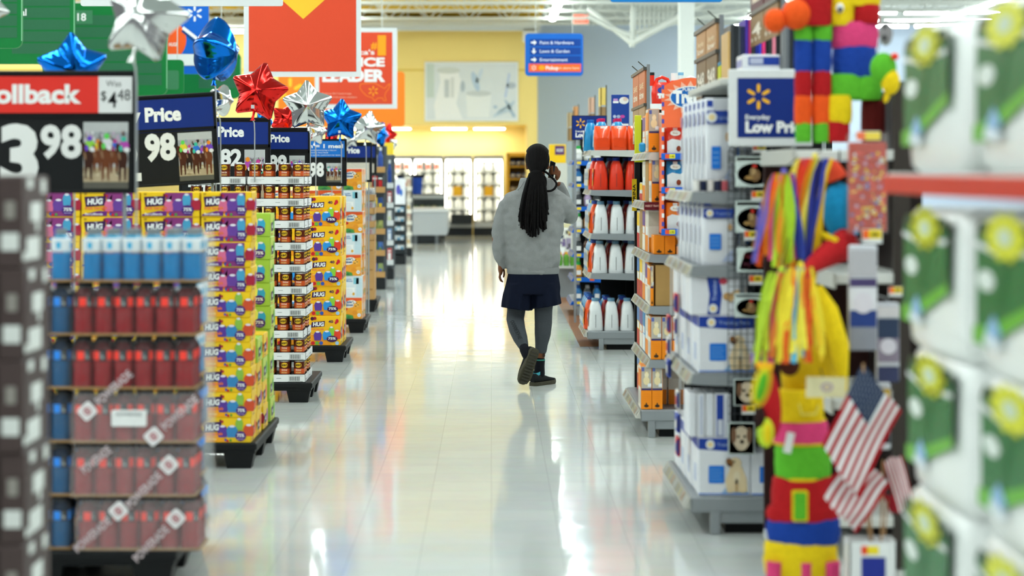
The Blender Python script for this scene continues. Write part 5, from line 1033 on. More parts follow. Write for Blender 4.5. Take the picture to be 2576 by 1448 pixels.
for i, (py, nm) in enumerate(((400, 'top'), (485, 'middle'), (590, 'bottom'))):
    z = (590-py)*kx; b = MB(); b.box((.0, .0, z), (W_, .2, z+.008), CO); b.build('shelf', t)
    b = MB(); b.box((-.004, -.008, z-.004), (W_+.004, 0, z+.036), M('1f62c8', .45), .003); f = F((0, -.0095, 0)); b.rect(.02, z+.004, .045, z+.03, f, M('e8552a', .5)); b.rect(.045, z+.004, .08, z+.03, f, M('e9e03a', .5)); b.text('1.92', .062, z+.01, .012, F((0, -.0105, 0)), BLACK, al='c', w=.024); b.build('price_rail', t)
    for k in range(2): put('treat_pouch', pmesh[i], None, (XX(1665, Yo)+.085+k*.135, Yo+.06, ZZ(590, Yo)+z+.009), '%s treat pouch, %s from left, %s shelf of orange display' % (('red and white', 'blue and white', 'orange and white')[i], nth(k+1), nm), 'pouch', 'treat pouches in the orange display')
# ---- tops behind: laundry jugs, posters, brown flag signs
t = empty('tall_shelf_unit', (1.36, 17.6, 0), 'tall shelf unit behind the orange display holding a big detergent jug', 'shelf unit')
b = MB(); b.box((0, .35, 0), (1.6, .4, 2.22), PEG); b.build('back_panel', t); b = MB(); zt = ZZ(262, 17.6); b.box((0, 0, zt-.03), (1.6, .4, zt), SGL, .004); b.build('top_shelf', t)
for ux in (0, 1.5): b = MB(); b.box((ux, .3, 0), (ux+.04, .35, zt-.03), SG); b.build('upright', t)
b = MB(); b.box((-.005, -.012, zt-.045), (.14, -.001, zt+.004), WHITE); b.build('price_rail', t)
def bigjug(x, y, z, c, capc, label, lc):
    o = empty('big_jug', (x, y, z), label, 'detergent'); b = MB(); m = M(c, .28, coat=.2, noise=.04); W_, H_ = .17, .19
    rings = []
    for sx, sy, h in ((.9, .9, 0), (1, 1, .02), (1.05, 1, .5), (.98, .9, .8), (.8, .6, .96), (.5, .4, 1)): rings.append([(W_/2*sx*math.copysign(abs(math.cos(t_))**.6, math.cos(t_)), .05*sy*math.copysign(abs(math.sin(t_))**.6, math.sin(t_)), h*H_) for t_ in (2*PI*i/20 for i in range(20))])
    b.loft(rings, m); b.build('body', o)
    b = MB(); b.tube([(-.065, 0, .14), (-.04, 0, .215), (.0, 0, .235), (.05, 0, .215), (.075, 0, .15)], [.02, .016, .014, .016, .02], m, 10); b.build('handle', o)
    b = MB(); b.lathe([(.022, .16), (.022, .25)], (-.085, 0, 0), m, 12); b.lathe([(.024, .25), (.024, .275)], (-.085, 0, 0), M(capc, .4), 12); b.build('spout', o)
    b = MB(); f = F((0, -.053, 0)); f2 = F((0, -.055, 0)); b.rrect(-.05, .04, .07, .165, .02, f, M(lc, .4)); b.oval(.01, .12, .05, .03, f2, M('27459c', .4)); b.rect(-.04, .075, .065, .095, F((0, -.056, 0)), WHITE); b.rect(-.03, .05, -.01, .075, F((0, -.056, 0)), WHITE); b.build('label', o)
    return o
bigjug(XX(1665, 17.7), 17.72, zt+.001, 'e2301c', '1d2022', 'big orange-red detergent jug with handle on the tall shelf unit', 'd94a4a')
b = MB(); b.lathe([(.06, 0), (.065, .02), (.06, .18), (.035, .21)], (0, 0, 0), M('e0402a', .3), 14); b.lathe([(.034, .21), (.034, .275)], (0, 0, 0), WHITE, 12); b.build('white_capped_bottle', None, (XX(1699, 17.8), 17.85, zt+.001), label='orange-red bottle with white cap right of the big detergent jug', cat='bottle')
bigjug(XX(1738, 17.7), 17.72, zt+.001, 'dfe6ea', '7fb4d8', 'white detergent jug with pale blue handle above the orange display', '2f5fa8')
def poster(px0, py0, px1, py1, Y, label):
    k = Y/FPX; a = P(px0, py1, Y); t = empty('poster', (a.x, Y, a.z), label, 'poster'); W_, H_ = px1-px0, py1-py0; f = lambda e: F((0, -e, 0), k=k)
    b = MB(); b.box((0, 0, 0), (W_*k, .03, H_*k), M('1c3f8f', .5), .003); b.rect(2, 4, W_-2, 9, f(.001), WHITE); b.oval(W_*.7, H_*.82, 12, 9, f(.001), mc('e6e2dd')); b.oval(W_*.78, H_*.86, 6, 5, f(.002), mc('d9c0b0')); b.rect(5, H_*.8, 16, H_*.88, f(.002), mc('b98fc8')); b.rect(4, H_*.74, 18, H_*.8, f(.002), WHITE)
    for i, c in enumerate(('b9c4dc', '9fb0d0', 'c84a9c')): b.oval(8+i*10, H_*.33, 4+i, 4, f(.002), mc(c))
    b.build('card', t); b = MB(); b.box((W_*k/2-.015, .031, -a.z), (W_*k/2+.015, .05, H_*k*.6), SG); b.build('post', t)
poster(1538, 238, 1583, 320, 20.6, 'dark blue baby poster above the detergent shelf unit')
def flag(Yn, Yf, X_, ztop, zmid, zbot, label, c1, c2, txt, pole=0.):
    """price banner running along the aisle, its face to the left; near edge at Yn"""
    t = empty('price_banner', (X_, Yn, 0), label, 'price banner', 'brown price banners over the right shelves'); D = Yf-Yn; f = lambda e: F((-e, D, 0), (0, -1, 0))
    for p in range(2):
        y0, y1 = D/2*p, D/2*(p+1)-.03
        b = MB(); b.box((0, y0, zmid+.02), (.012, y1, ztop), M(c1, .5, noise=.1, nscale=5)); a0, a1 = D-y1, D-y0
        b.rect(a0+.02, zmid+.04, a1-.02, zmid+.16, f(.001), M(c1, .5)); b.text(txt[0], (a0+a1)/2, zmid+(ztop-zmid)*.52, (ztop-zmid)*.16, f(.002), M('f2d9b0', .5), al='c', w=(a1-a0)*.6); b.text(txt[1], (a0+a1)/2, zmid+(ztop-zmid)*.25, (ztop-zmid)*.2, f(.002), M('f2e2cc', .5), al='c', w=(a1-a0)*.66, bold=.03); b.build('upper_card', t)
        b = MB(); b.box((0, y0, zbot), (.012, y1, zmid), M(c2, .5, noise=.15, nscale=6)); b.text(txt[2], (a0+a1)/2, zbot+(zmid-zbot)*.3, (zmid-zbot)*.4, f(.002), M('efe6d6', .5), al='c', w=(a1-a0)*.7, bold=.02)
        for i in range(3): b.rect(a0+.05+i*(a1-a0)*.28, zbot+.02, a0+.05+i*(a1-a0)*.28+(a1-a0)*.12, zbot+(zmid-zbot)*.25, f(.002), M('d8ccb8', .5))
        b.build('lower_card', t)
    b = MB(); b.box((-.01, -.02, zmid), (.02, D, zmid+.02), M('4a4a46', .4)); b.box((-.012, -.02, ztop), (.022, D, ztop+.022), M('4a4a46', .4))
    for y in (0, D/2): b.tube([(.01, y-.01, ztop+.01), (-.05, y-.03, ztop+.06)], .004, M('4a4a46', .4), 5)
    b.build('bar', t)
    b = MB(); b.box((.012, -.03, pole), (.035, 0, ztop+.04), M('7d8084', .4)); b.build('post', t)
flag(14.95, 16.25, 1.11, 2.38, 2.12, 1.86, 'tan and rust price banner above the yellow-green frame', 'c9744a', 'a98864', ('SAVE', 'time', '$'))
flag(10.87, 11.98, 1.185, 2.43, 2.27, 2.05, 'brown price banner rising behind the white pad packs', 'b98a5c', '7a6248', ('Everyday', 'low', '948'))
flag(9.37, 10.4, 1.30, 2.66, 2.42, 2.27, 'large dark maroon price banner behind the striped pinata', '5a2c34', '8a6a42', ('Pay', 'less', '4'), 2.08)
for (px, py, Y, c1, lab) in ((1515, 222, 25.0, 'e6c86a', 'pale yellow narrow banner, first left of the blue poster'), (1488, 246, 29, 'cfa890', 'pink tan narrow banner, second left of the blue poster'), (1448, 268, 33, 'c9905c', 'small tan banner, farthest left of the banners'), (1434, 284, 31, 'b9a27a', 'thin brown banner at the left edge of the far shelves')):
    t = empty('narrow_banner', (XX(px, Y), Y, 0), lab, 'price banner'); z1 = ZZ(py, Y); b = MB(); b.box((-.035, -.2, z1-.22), (-.02, .2, z1), M(c1, .5)); b.box((-.035, -.2, z1-.42), (-.02, .2, z1-.23), M('8a7458', .5)); b.box((-.03, -.2, z1-.42), (.03, -.19, z1-.23), M('a08058', .5)); b.box((-.03, -.2, z1-.21), (.03, -.19, z1), M(c1, .5)); b.build('card', t)
    b = MB(); b.box((.03, -.2, 0), (.045, -.18, z1+.03), M('4a4a46', .4)); b.build('post', t)
# far carts and boxes left of the detergent unit
t = empty('yellow_box_display', (XX(1382, 30), 30, 0), 'yellow display with a purple box above the shopper\'s phone hand', 'display')
b = MB(); b.box((0, 0, 0), (.26, .35, ZZ(410, 30)), M('c9c9c0', .5)); b.build('stand', t); b = MB(); b.box((0, 0, ZZ(410, 30)), (.24, .3, ZZ(363, 30)), M('f2c41c', .45), .005); f = F((0, -.003, ZZ(410, 30))); b.rect(.08, .12, .22, .25, f, M('5a3568', .45)); b.text('WOW', .15, .16, .05, F((0, -.005, ZZ(410, 30))), PRINTW, al='c', w=.1); b.build('carton', t)
for i, (px0, py0, px1, py1, Y, c, c2, lab) in enumerate(((1412, 670, 1446, 770, 27.6, 'e3e2dc', 'c8372c', 'white carton with red print beside the wood floor strip'), (1405, 575, 1440, 668, 28.6, 'd9d9cf', '9a8fa8', 'pale stack of white trays above the white carton'), (1403, 500, 1436, 572, 29.4, 'd8cfa4', 'b04a5a', 'cream colored box stack left of the blue-railed shelves'), (1388, 428, 1420, 498, 32.2, 'dcdcd6', 'a8b48a', 'pale box pile below the yellow display'))):
    me = MB(); k = Y/FPX; W_, H_ = (px1-px0)*k, (py1-py0)*k; z0 = ZZ(py1, Y); me.box((0, 0, 0), (W_, .5, z0+H_-.0), M(c, .5, noise=.12, nscale=14), .01); me.rect(W_*.55, z0+H_*.4, W_*.9, z0+H_*.75, F((0, -.003, 0)), M(c2, .5)); me.rect(W_*.1, z0+H_*.2, W_*.45, z0+H_*.5, F((0, -.003, 0)), WHITE); me.rect(0, z0-.02, W_, z0, F((0, -.003, 0)), M('6a6d70', .5)); rq = random.Random(i)
    for kk in range(16): xx, zz = rq.uniform(.01, W_-.05), z0+rq.uniform(0, H_-.06); me.rect(xx, zz, xx+rq.uniform(.02, .05), zz+rq.uniform(.03, .07), F((0, -.004-.0004*kk, 0)), M(rq.choice(['3a5a8a', '8a3a3a', '2c3034', 'c9b87a', '5a7a4a', 'e0e0da', '70608a', '4a4a48']), .5))
    me.build('box_stack', None, (XX(px0, Y), Y, 0), label=lab, cat='boxes')
for k in range(4):
    for j in range(2):
        o = MB(); o.lathe([(.035, 0), (.04, .02), (.04, .12), (.02, .15)], (0, 0, 0), M(('5f9a3a', 'c83a6a')[j], .3), 10); o.lathe([(.022, .15), (.022, .18)], (0, 0, 0), M(('e2a52c', 'd8d8d8')[j], .4), 8)
        o.build('small_bottle', None, (XX(1405, 26.8)+.02+k*.085, 26.9+j*.12, ZZ(668-j*4, 26.9)), label='small %s bottle, %s from left on the far low shelf' % (('green', 'pink')[j], nth(k+1)), cat='bottle', group='small bottles on the far low shelf')
t = empty('low_shelf', (XX(1400, 26.8), 26.8, 0), 'far low white shelf left of the blue-railed unit', 'shelf unit'); b = MB(); b.box((0, 0, ZZ(668, 26.9)-.03), (.42, .35, ZZ(668, 26.9)-.001), SGL); b.build('shelf', t); b = MB(); b.box((.02, .3, 0), (.4, .34, ZZ(668, 26.9)-.03), SG); b.build('back_panel', t)
# ------------------------------------------------------------------ training pad unit
Y3 = 9.38; xd3 = .905; k3 = Y3/FPX
S3 = [.730, 1.22, 1.555]
pad_unit = endcap(Y3, Y3+1.2, xd3, .915, 1.5, 1.018, S3, 2.06, 'grey aisle-end shelf unit of white training pads, notebooks on its top shelf', postx=1.43)
PB = M('1f3f9c', .4, noise=.03); PB2 = M('1a74d6', .4, noise=.03); PWH = M('e6e8ee', .35, noise=.03)
def emblem(b, L, x, y, r): b.oval(x, y, r, r*1.05, L(3), mc('e9edf4')); b.oval(x, y, r*.62, r*.6, L(4), mc('f0d9a0'))
def dog(b, L, x, y, s, c='e6d0a8'):                    # sitting puppy
    m, d = mc(c), mc('3a2a1e')
    b.flat([(x-.30*s, y), (x-.34*s, y+.35*s), (x-.2*s, y+.75*s), (x+.15*s, y+.78*s), (x+.3*s, y+.4*s), (x+.32*s, y)], L(3), m); b.oval(x-.06*s, y+.88*s, .2*s, .17*s, L(4), m); b.oval(x-.22*s, y+.9*s, .1*s, .14*s, L(5), mc('8a5c34'), rot=.5); b.oval(x-.24*s, y+.83*s, .05*s, .04*s, L(6), d); b.oval(x-.08*s, y+.93*s, .03*s, .03*s, L(6), d)
    b.rect(x-.04*s, y, x+.03*s, y+.4*s, L(4), mc('bf9a6a')); b.oval(x-.2*s, y+.03*s, .1*s, .05*s, L(5), mc('e6cfa4')); b.oval(x+.18*s, y+.03*s, .1*s, .05*s, L(5), mc('e6cfa4')); b.oval(x, y+.45*s, .1*s, .2*s, L(4), mc('ecdcbc'))
def pad_front(b, L, W_, H_, S, D_):
    b.flat([(.002, H_*.80), (W_*.6, H_*.76), (W_-.002, H_*.78), (W_-.002, H_*.985), (.002, H_*.985)], L(0), PB); emblem(b, L, W_*.23, H_*.88, H_*.075); b.text('Training Pads', W_*.36, H_*.85, H_*.055, L(2), M('9db4e4', .4), w=W_*.55, bold=.01)
    b.rrect(W_*.2, H_*.22, W_*.50, H_*.52, .006, L(1), PB2)
    for i in range(4): b.rect(W_*.23, H_*(.28+.055*i), W_*(.46-.03*(i % 2)), H_*(.29+.055*i), L(2), M('7fb4ee', .4))
    b.flat([(W_*.45, H_*.05), (W_*.96, H_*.05), (W_*.9, H_*.16), (W_*.55, H_*.16)], L(0), mc('9fc0e4')); dog(b, L, W_*.74, H_*.07, H_*.56); b.rect(.004, .008, W_-.004, .013, L(1), PB2)
    b.rect(.004, H_*.80, D_-.004, H_*.98, S(0), PB); b.rect(D_*.3, H_*.2, D_*.7, H_*.5, S(0), mc('b9c4e0'))
def pad_bag(W_, D_, H_):
    b = MB(); rings = []
    for h, sx, sy in ((0, .94, .85), (.05, 1, 1), (.5, 1.01, 1.06), (.85, 1, .9), (.94, .98, .4), (1, .97, .12)): rings.append([(W_/2*(1+sx*math.copysign(abs(math.cos(t))**.3, math.cos(t))), D_/2*(1+sy*math.copysign(abs(math.sin(t))**.4, math.sin(t))), h*H_) for t in (2*PI*i/24 for i in range(24))])
    b.loft(rings, PWH); L = lambda i: F((0, -.010-.0012*i, 0))
    b.rect(W_*.06, H_*.72, W_*.97, H_*.86, L(0), PB); emblem(b, L, W_*.25, H_*.79, H_*.055); b.text('Training', W_*.42, H_*.765, H_*.045, L(2), M('8fa6dc', .4), w=W_*.46, bold=.01)
    b.rrect(W_*.24, H_*.24, W_*.60, H_*.48, .005, L(1), PB2)
    for i in range(3): b.rect(W_*.28, H_*(.30+.055*i), W_*.54, H_*(.31+.055*i), L(2), M('7fb4ee', .4))
    b.oval(W_*.86, H_*.58, W_*.08, H_*.05, L(1), mc('c8a070')); b.flat([(W_*.62, H_*.06), (W_*.95, H_*.06), (W_*.95, H_*.24), (W_*.8, H_*.18)], L(1), mc('b0bcd8')); b.rect(W_*.06, H_*.9, W_*.3, H_*.97, L(-1), PB)
    f = F((-.006, D_, 0), (0, -1, 0)); b.rect(.015, H_*.72, D_-.015, H_*.84, f, mc('6a78b8')); b.rect(.02, H_*.3, D_-.02, H_*.6, f, mc('c9cee2')); return b.mesh('pad_bag')
GP = 'training pad packs on the aisle-end unit'
def px_put(name, me, px, z, lab, cat, dy=.0): put(name, me, None, (XX(px, Y3+dy), Y3+dy+.012, z+.001), lab, cat, GP)
bagm = pad_bag(.135, .1, .34)
bagz = .30
for i, (z, nm) in enumerate(((1.555, 'upper'), (1.22, 'lower'))):
    m_ = pad_bag(.118 if i == 0 else .150, .085, .43 if i == 0 else .30)
    for r in range(6):
        put('pad_bag', m_, None, (XX(1778 if i == 0 else 1765, Y3)-.004*r, Y3+(.075 if i == 0 else .02)+r*.17, z+.001), 'white pad bag, %s from the front, %s bag row' % (nth(r+1), nm), 'pad pack', GP)
        if r > 3: put('pad_bag', m_, None, (XX(1778, Y3)+.19, Y3+.02+r*.17, z+.001), 'white pad bag right of the first, %s from the front, %s bag row' % (nth(r+1), nm), 'pad pack', GP)
# small cans between the bag rows
for k in range(5):
    b = MB(); b.lathe([(.014, 0), (.016, .004), (.016, .05), (.014, .055)], (0, 0, 0), [M('d9d4cf', .3), M(('e8e6e2', '1d2440', 'e3dcd8', '2a2f4a', 'c8606a')[k], .3), M('b9b4b0', .3)], 12)
    px_put('small_can', b.mesh('small_can'), 1752+k*18, 1.555, 'small treat can, %s from left between the pad bag rows' % nth(k+1), 'can', .02)
# boxes
def box3(px0, py0, px1, py1, z, fn, lab, D_=.26, dy=0., cat='pad pack', base=PWH, name='pad_box', n=1, jx=0.):
    W_, H_ = (px1-px0)*(Y3+dy)/FPX, (py1-py0)*(Y3+dy)/FPX; me = pbox(name, W_, D_, H_, base, fn, .005)
    for r in range(n): put(name, me, None, (XX(px0, Y3+dy)-jx*r, Y3+dy+.012+r*(D_+.012), z+.001+.0005*r), lab if n == 1 else lab+', %s from the front' % nth(r+1), cat, GP)
    return H_
hb = box3(1757, 1088, 1888, 1236, .173, pad_front, 'large pad box with a sitting puppy on the bottom deck', n=4, jx=.004)
box3(1890, 1128, 2000, 1236, .173, lambda b, L, W_, H_, S, D_: (b.rrect(.04, .06, .105, .135, .005, L(1), PB2), b.flat([(W_*.6, .01), (W_*.98, .01), (W_*.9, .07)], L(0), mc('8fb0dc')), b.rect(.003, .006, W_-.003, .012, L(0), PB2)), 'shorter pad box right of the large puppy box on the bottom deck')
def spines(b, L, W_, H_, S, D_): b.rect(W_*.1, .004, W_*.55, H_-.006, L(0), PB); b.rect(W_*.18, .008, W_*.5, H_*.4, L(1), mc('c8ccd8')); b.rect(W_*.62, .01, W_*.92, H_-.02, L(0), mc('d5d8e2'))
for r in range(4): box3(1733+r*22, 962, 1733+r*22+20+(20 if r == 3 else 0), 1072-r*0, .174+hb, spines if r == 3 else (lambda b, L, W_, H_, S, D_: b.rect(W_*.3, .01, W_*.7, H_-.01, L(0), mc(('e9ecf2', 'c2c8da', 'dfe3ec')[r % 3]))), 'upright white pad pack, %s from left on top of the puppy box' % nth(r+1), D_=.24)
hb2 = box3(1757, 794, 1900, 940, .730, pad_front, 'large pad box with two puppies on the middle shelf', n=4, jx=.004)
def trn(b, L, W_, H_, S, D_):
    b.flat([(W_*.30, .003), (W_*.52, .003), (W_*.56, H_*.5), (W_*.5, H_-.003), (W_*.28, H_-.003), (W_*.34, H_*.5)], L(0), PB); b.text('Training', 0, 0, .018, Rot(L(1), W_*.46, H_*.34, 90), M('a9bce8', .4), w=H_*.5); emblem(b, L, W_*.40, H_*.16, .02); b.oval(W_*.58, H_*.82, .018, .016, L(1), mc('c8485a')); b.rect(W_*.82, .03, W_*.95, H_*.4, L(0), mc('4a6fb0'))
    b.flat([(W_*.62, H_*.42), (W_*.78, H_*.6), (W_*.98, H_*.66), (W_*.98, H_*.5), (W_*.8, H_*.44), (W_*.72, H_*.3)], L(1), mc('d9b98a')); b.oval(W_*.66, H_*.45, .022, .018, L(2), mc('c79a62'))
box3(1737, 680, 1880, 785, .731+hb2, trn, 'pad box lying on the two-puppy box with a dark blue band', n=3, jx=.004)
# strips of small packs hung along the aisle side
for si, (yy, z0, n) in enumerate(((9.75, .30, 3), (10.25, .62, 3), (9.85, .86, 2))):
    t = empty('clip_strip', (xd3-.012, yy, z0), 'hanging strip of red and blue small packs on the aisle side, %s' % ('lowest and nearest', 'farthest back', 'topmost')[si], 'clip strip'); b = MB(); b.box((-.004, -.012, 0), (0, .012, n*.11+.22), M('c9ccce', .3)); b.build('strip', t)
    for i in range(n):
        b = MB(); b.box((-.022, -.05, .01+i*.11), (-.005, .05, .10+i*.11), mc(('c8323a', '2f4fb0', 'd9d4cf')[(i+si) % 3]), .006); b.rect(-.03, .03+i*.11, .03, .07+i*.11, F((-.0235, 0, 0), (0, -1, 0)), mc(('2a3f90', 'e4e0dc', 'd8503a')[(i+si) % 3])); b.rect(-.008, .02+i*.11, .004, .09+i*.11, F((-.016, -.0512, 0)), mc('3a3f80')); b.build('small_pack', t)
# wire grid on the near end
t = empty('wire_grid', (XX(1832, 9.33), 9.33, ZZ(1120, 9.33)), 'black wire grid panel holding hanging pet cards on the pad unit', 'wire grid'); kx = 9.33/FPX; b = MB(); WG = M('3a3f43', .4)
for i in range(9): b.tube([(i*16*kx, 0, 0), (i*16*kx, 0, 740*kx)], .0022, WG, 5)
b.build('upright_wires', t); b = MB()
for i in range(38): b.tube([(0, .004, i*20*kx), (8*16*kx, .004, i*20*kx)], .0018, WG, 5)
b.build('cross_wires', t)
b = MB(); b.box((.0, .006, 710*kx), (.3, .03, 730*kx), SG); b.box((0, .006, 20*kx), (.3, .03, 40*kx), SG); b.build('mount_bar', t)
CARD = M('cfdcd8', .45, noise=.05)
def card(px0, py0, px1, py1, kind, lab):
    Yc_ = 9.30; k = Yc_/FPX; a = P(px0, py1, Yc_); W_, H_ = px1-px0, py1-py0; b = MB(); f = lambda i: F((0, -.004-.0012*i, 0), k=k); b.box((0, -.004, 0), (W_*k, .006, H_*k), CARD, .002); b.tube([(W_*k/2, .0, H_*k-.004), (W_*k/2, .018, H_*k+.012), (W_*k/2, .03, H_*k+.012)], .003, WG, 5)
    if kind == 'oval':
        b.rect(3, H_*.86, W_-3, H_-3, f(0), mc('b9cfd0')); b.oval(W_*.5, H_*.42, W_*.45, H_*.36, f(0), mc('22262e'), 28); b.oval(W_*.52, H_*.38, W_*.14, H_*.20, f(1), mc('8a6a46')); b.oval(W_*.46, H_*.5, W_*.08, H_*.11, f(2), mc('b8986a')); b.oval(W_*.36, H_*.3, W_*.12, H_*.06, f(2), mc('a8844e')); b.oval(W_*.5, H_*.68, W_*.06, H_*.06, f(3), mc('c8322a')); b.oval(W_*.42, H_*.5, 2, 2, f(3), mc('2a1c12'))
    elif kind == 'love':
        b.flat([(W_*.05, H_*.1), (W_*.95, H_*.05), (W_*.95, H_*.75), (W_*.6, H_*.95), (W_*.2, H_*.8)], f(0), mc('eceae6')); b.text('I Love', W_*.2, H_*.55, H_*.2, Rot(f(1), 0, 0, 3), mc('7a2230'), w=W_*.4); b.text('My Cat', W_*.18, H_*.2, H_*.2, Rot(f(1), 0, 0, 3), mc('4a1a2a'), w=W_*.5)
    else:
        b.rect(2, 2, W_-2, H_-2, f(0), mc('a79a88')); b.oval(W_*.5, H_*.5, W_*.32, H_*.38, f(1), mc('d9c7ac')); b.oval(W_*.38, H_*.56, W_*.05, H_*.05, f(2), mc('2a1e16')); b.oval(W_*.62, H_*.56, W_*.05, H_*.05, f(2), mc('2a1e16')); b.oval(W_*.52, H_*.4, W_*.08, H_*.06, f(2), mc('3a2a22')); b.oval(W_*.2, H_*.6, W_*.1, H_*.25, f(2), mc('7a5a44')); b.oval(W_*.8, H_*.6, W_*.1, H_*.25, f(2), mc('7a5a44'))
    b.build('pet_card', None, (a.x, Yc_, a.z), label=lab, cat='pet card', group='pet cards on the wire grid')
card(1850, 393, 1945, 470, 'oval', 'pale card with a dark oval dog picture, topmost on the wire grid'); card(1950, 395, 2030, 470, 'oval', 'dark oval card partly behind the orange streamers'); card(1850, 505, 1935, 585, 'oval', 'dark oval card second from the top of the grid')
card(1854, 622, 1950, 684, 'love', 'white bone shaped card reading I Love My Cat'); card(1848, 738, 1930, 798, 'oval', 'dark oval card below the bone shaped card'); card(1846, 952, 1912, 1020, 'photo', 'card with a grey pet photo below the two-puppy box'); card(1832, 1062, 1898, 1142, 'photo', 'card with a tan dog face hanging over the puppy box')
def shelf_tag(px, py, Y, lab, s=1.):
    a = P(px, py, Y); b = MB(); k = Y/FPX*s; b.box((0, 0, 0), (34*k, .003, 24*k), WHITE); b.rect(1, 8, 12, 23, F((0, -.001, 0), k=k), M('f0682a', .5)); b.rect(12, 8, 33, 23, F((0, -.001, 0), k=k), M('f2d32c', .5)); b.rect(16, 12, 28, 18, F((0, -.002, 0), k=k), M('7a6a1c', .5)); b.tube([(17*k, .003, 18*k), (17*k, .035, 18*k)], .002, WG, 5)
    b.build('price_tag', None, a, label=lab, cat='price tag', group='orange and yellow price tags')
for px, py, w_ in ((1893, 384, 'above the topmost pet card'), (1890, 504, 'below the topmost pet card'), (1872, 604, 'above the bone shaped card'), (1884, 716, 'below the bone shaped card'), (1866, 1042, 'between the two pet photo cards')): shelf_tag(px, py, 9.295, 'orange and yellow price tag %s' % w_)
# low price sign in white frame, box on top, notebooks
low_sign(1855, 196, 2022, 346, 9.26, 'large blue low price sign with yellow spark in a white frame above the pads', 22, M('dcdfe0', .45), 1.0)
def topbox(b, L, W_, H_, S, D_): b.rect(W_*.16, H_*.55, W_*.98, H_*.9, L(0), PB); b.rect(W_*.2, H_*.6, W_*.55, H_*.85, L(1), mc('b9bfd8')); b.rect(.003, .004, W_-.003, H_*.5, L(0), mc('dfe1ea')); b.rect(.004, H_*.5, D_-.004, H_*.8, S(0), mc('8a90c4'))
zt3 = ZZ(196, 9.3)
b = MB(); b.box((1.03-xd3, -.06, zt3-.03), (1.53-xd3, 1.44, zt3), SGL, .004); b.build('top_shelf', pad_unit)
for uy in (.0, 1.14): b = MB(); b.box((.54, uy, 2.055), (.58, uy+.04, zt3-.03), SG); b.build('upright', pad_unit)
W_ = 95*k3; put('pad_box', pbox('pad_box', W_, .22, .108, PWH, topbox, .004), None, (XX(1866, Y3), 9.36, zt3+.001), 'white and blue pad box lying on the top shelf before the notebooks', 'pad pack')
nb = ['c9a46a', '3a3d42', '2c2f34', '4a4f58', '2a2d55', '5a3fb0', 'c83a7a', '32363a', '1f2b8c', '3a48c8', 'e0387a', '26282c', '3c4044', 'e88aa0', '2a2c30', '34383c', '4f5560', '6a7078', '3f454c', '2c3034']
x = XX(1828, 10.5)
for i, c in enumerate(nb):
    w_ = .013+.006*((i*5) % 3)/2; H_ = .285+.04*min(1, i/6)+.010*((i*3) % 4); b = MB(); b.box((0, 0, 0), (w_, .3, H_), M(c, .4, noise=.1), .002); b.box((.002, .002, H_-.006), (w_-.002, .298, H_+.001), M('d9d4c8', .5)) if i % 3 == 0 else None; b.rect(.002, H_*.1, w_-.002, H_*.14, F((0, -.001, 0)), mc('8a8d92'))
    b.build('notebook', None, (x, 10.45, zt3+.001), label='upright %s notebook, %s from left on the top shelf' % (('tan', 'dark grey', 'black', 'slate', 'navy', 'purple', 'magenta', 'charcoal', 'blue', 'bright blue', 'pink', 'black', 'grey', 'pale pink', 'black', 'charcoal', 'slate', 'grey', 'slate', 'black')[i], nth(i+1)), cat='notebook', group='notebooks on the top shelf'); x += w_+.0015
for i in range(4):
    b = MB(); H_ = .32; b.box((0, 0, 0), (.02, .25, H_), M(('2b2e33', '3a3f45', '20242a', '2f5f6a')[i], .4), .003); b.oval(.011, H_*.55, .008, H_*.36, F((0, -.001, 0)), M('e6e4df', .4)); b.rect(.002, H_*.08, .018, H_*.14, F((0, -.001, 0)), M('c9a040', .4))
    b.build('roll_pack', None, (x+.004, 10.4, zt3+.001), label='dark pack with a white oval, %s from left beside the notebooks' % nth(i+1), cat='pack', group='dark packs beside the notebooks'); x += .026
b = MB(); b.box((0, 0, 0), (.035, .2, .13), CHT, .004); b.box((0, .001, .13), (.035, .2, .15), M('2a86b0', .4), .003); b.rect(.004, .03, .03, .08, F((0, -.001, 0)), mc('a9b020')); b.build('green_pack', None, (XX(1826, 10.8)-.035, 10.75, zt3-.03+.031), label='yellow-green pack at the left end of the notebooks', cat='pack')
# ------------------------------------------------------------------ party unit with pinatas
Y5 = 8.064
t = empty('party_shelf_unit', (1.185, Y5, 0), 'white shelf unit carrying the pinatas and flags', 'shelf unit'); DKB = M('1c1210', .6, noise=.1); WSH = M('d6d8d4', .45, noise=.03)
b = MB(); b.box((0, 0, .05), (.55, .94, .10), WSH, .008); b.build('deck', t); b = MB(); b.box((.05, .05, 0), (.55, .9, .05), PEG); b.build('kick_plate', t)
b = MB(); b.box((.45, .02, .10), (.50, .92, 1.98), DKB); b.build('back_panel', t)
b = MB(); b.box((.385, -.006, .10), (.448, .03, 2.0), M('3a3430', .5)); b.build('upright', t)
b = MB(); b.box((.0, .90, .10), (.45, .94, 1.69), M('2c1210', .6, noise=.1)); b.build('side_panel', t)  # dark panel added to block light coming through the open shelves
for z, d_ in ((1.732, .0), (1.25, .16), (.76, .15), (.30, .10)):
    b = MB(); b.box((d_, .0, z-.04), (.45, .94, z), WSH, .005); s_ = b.build('shelf', t); b = MB(); b.box((d_-.012, -.004, z-.06), (d_, .94, z+.004), RAILW, .003); b.build('price_rail', s_)
def cr(h): return M(h, .85, noise=.16, nscale=60, bump=.9, bscale=70)
CR_, CO_, CY, CG, CB_, CP, CM, CL = cr('b3161c'), cr('f2581a'), cr('f2cf16'), cr('5cb52c'), cr('173f9c'), cr('e0437c'), cr('5e1512'), cr('b5d63a')
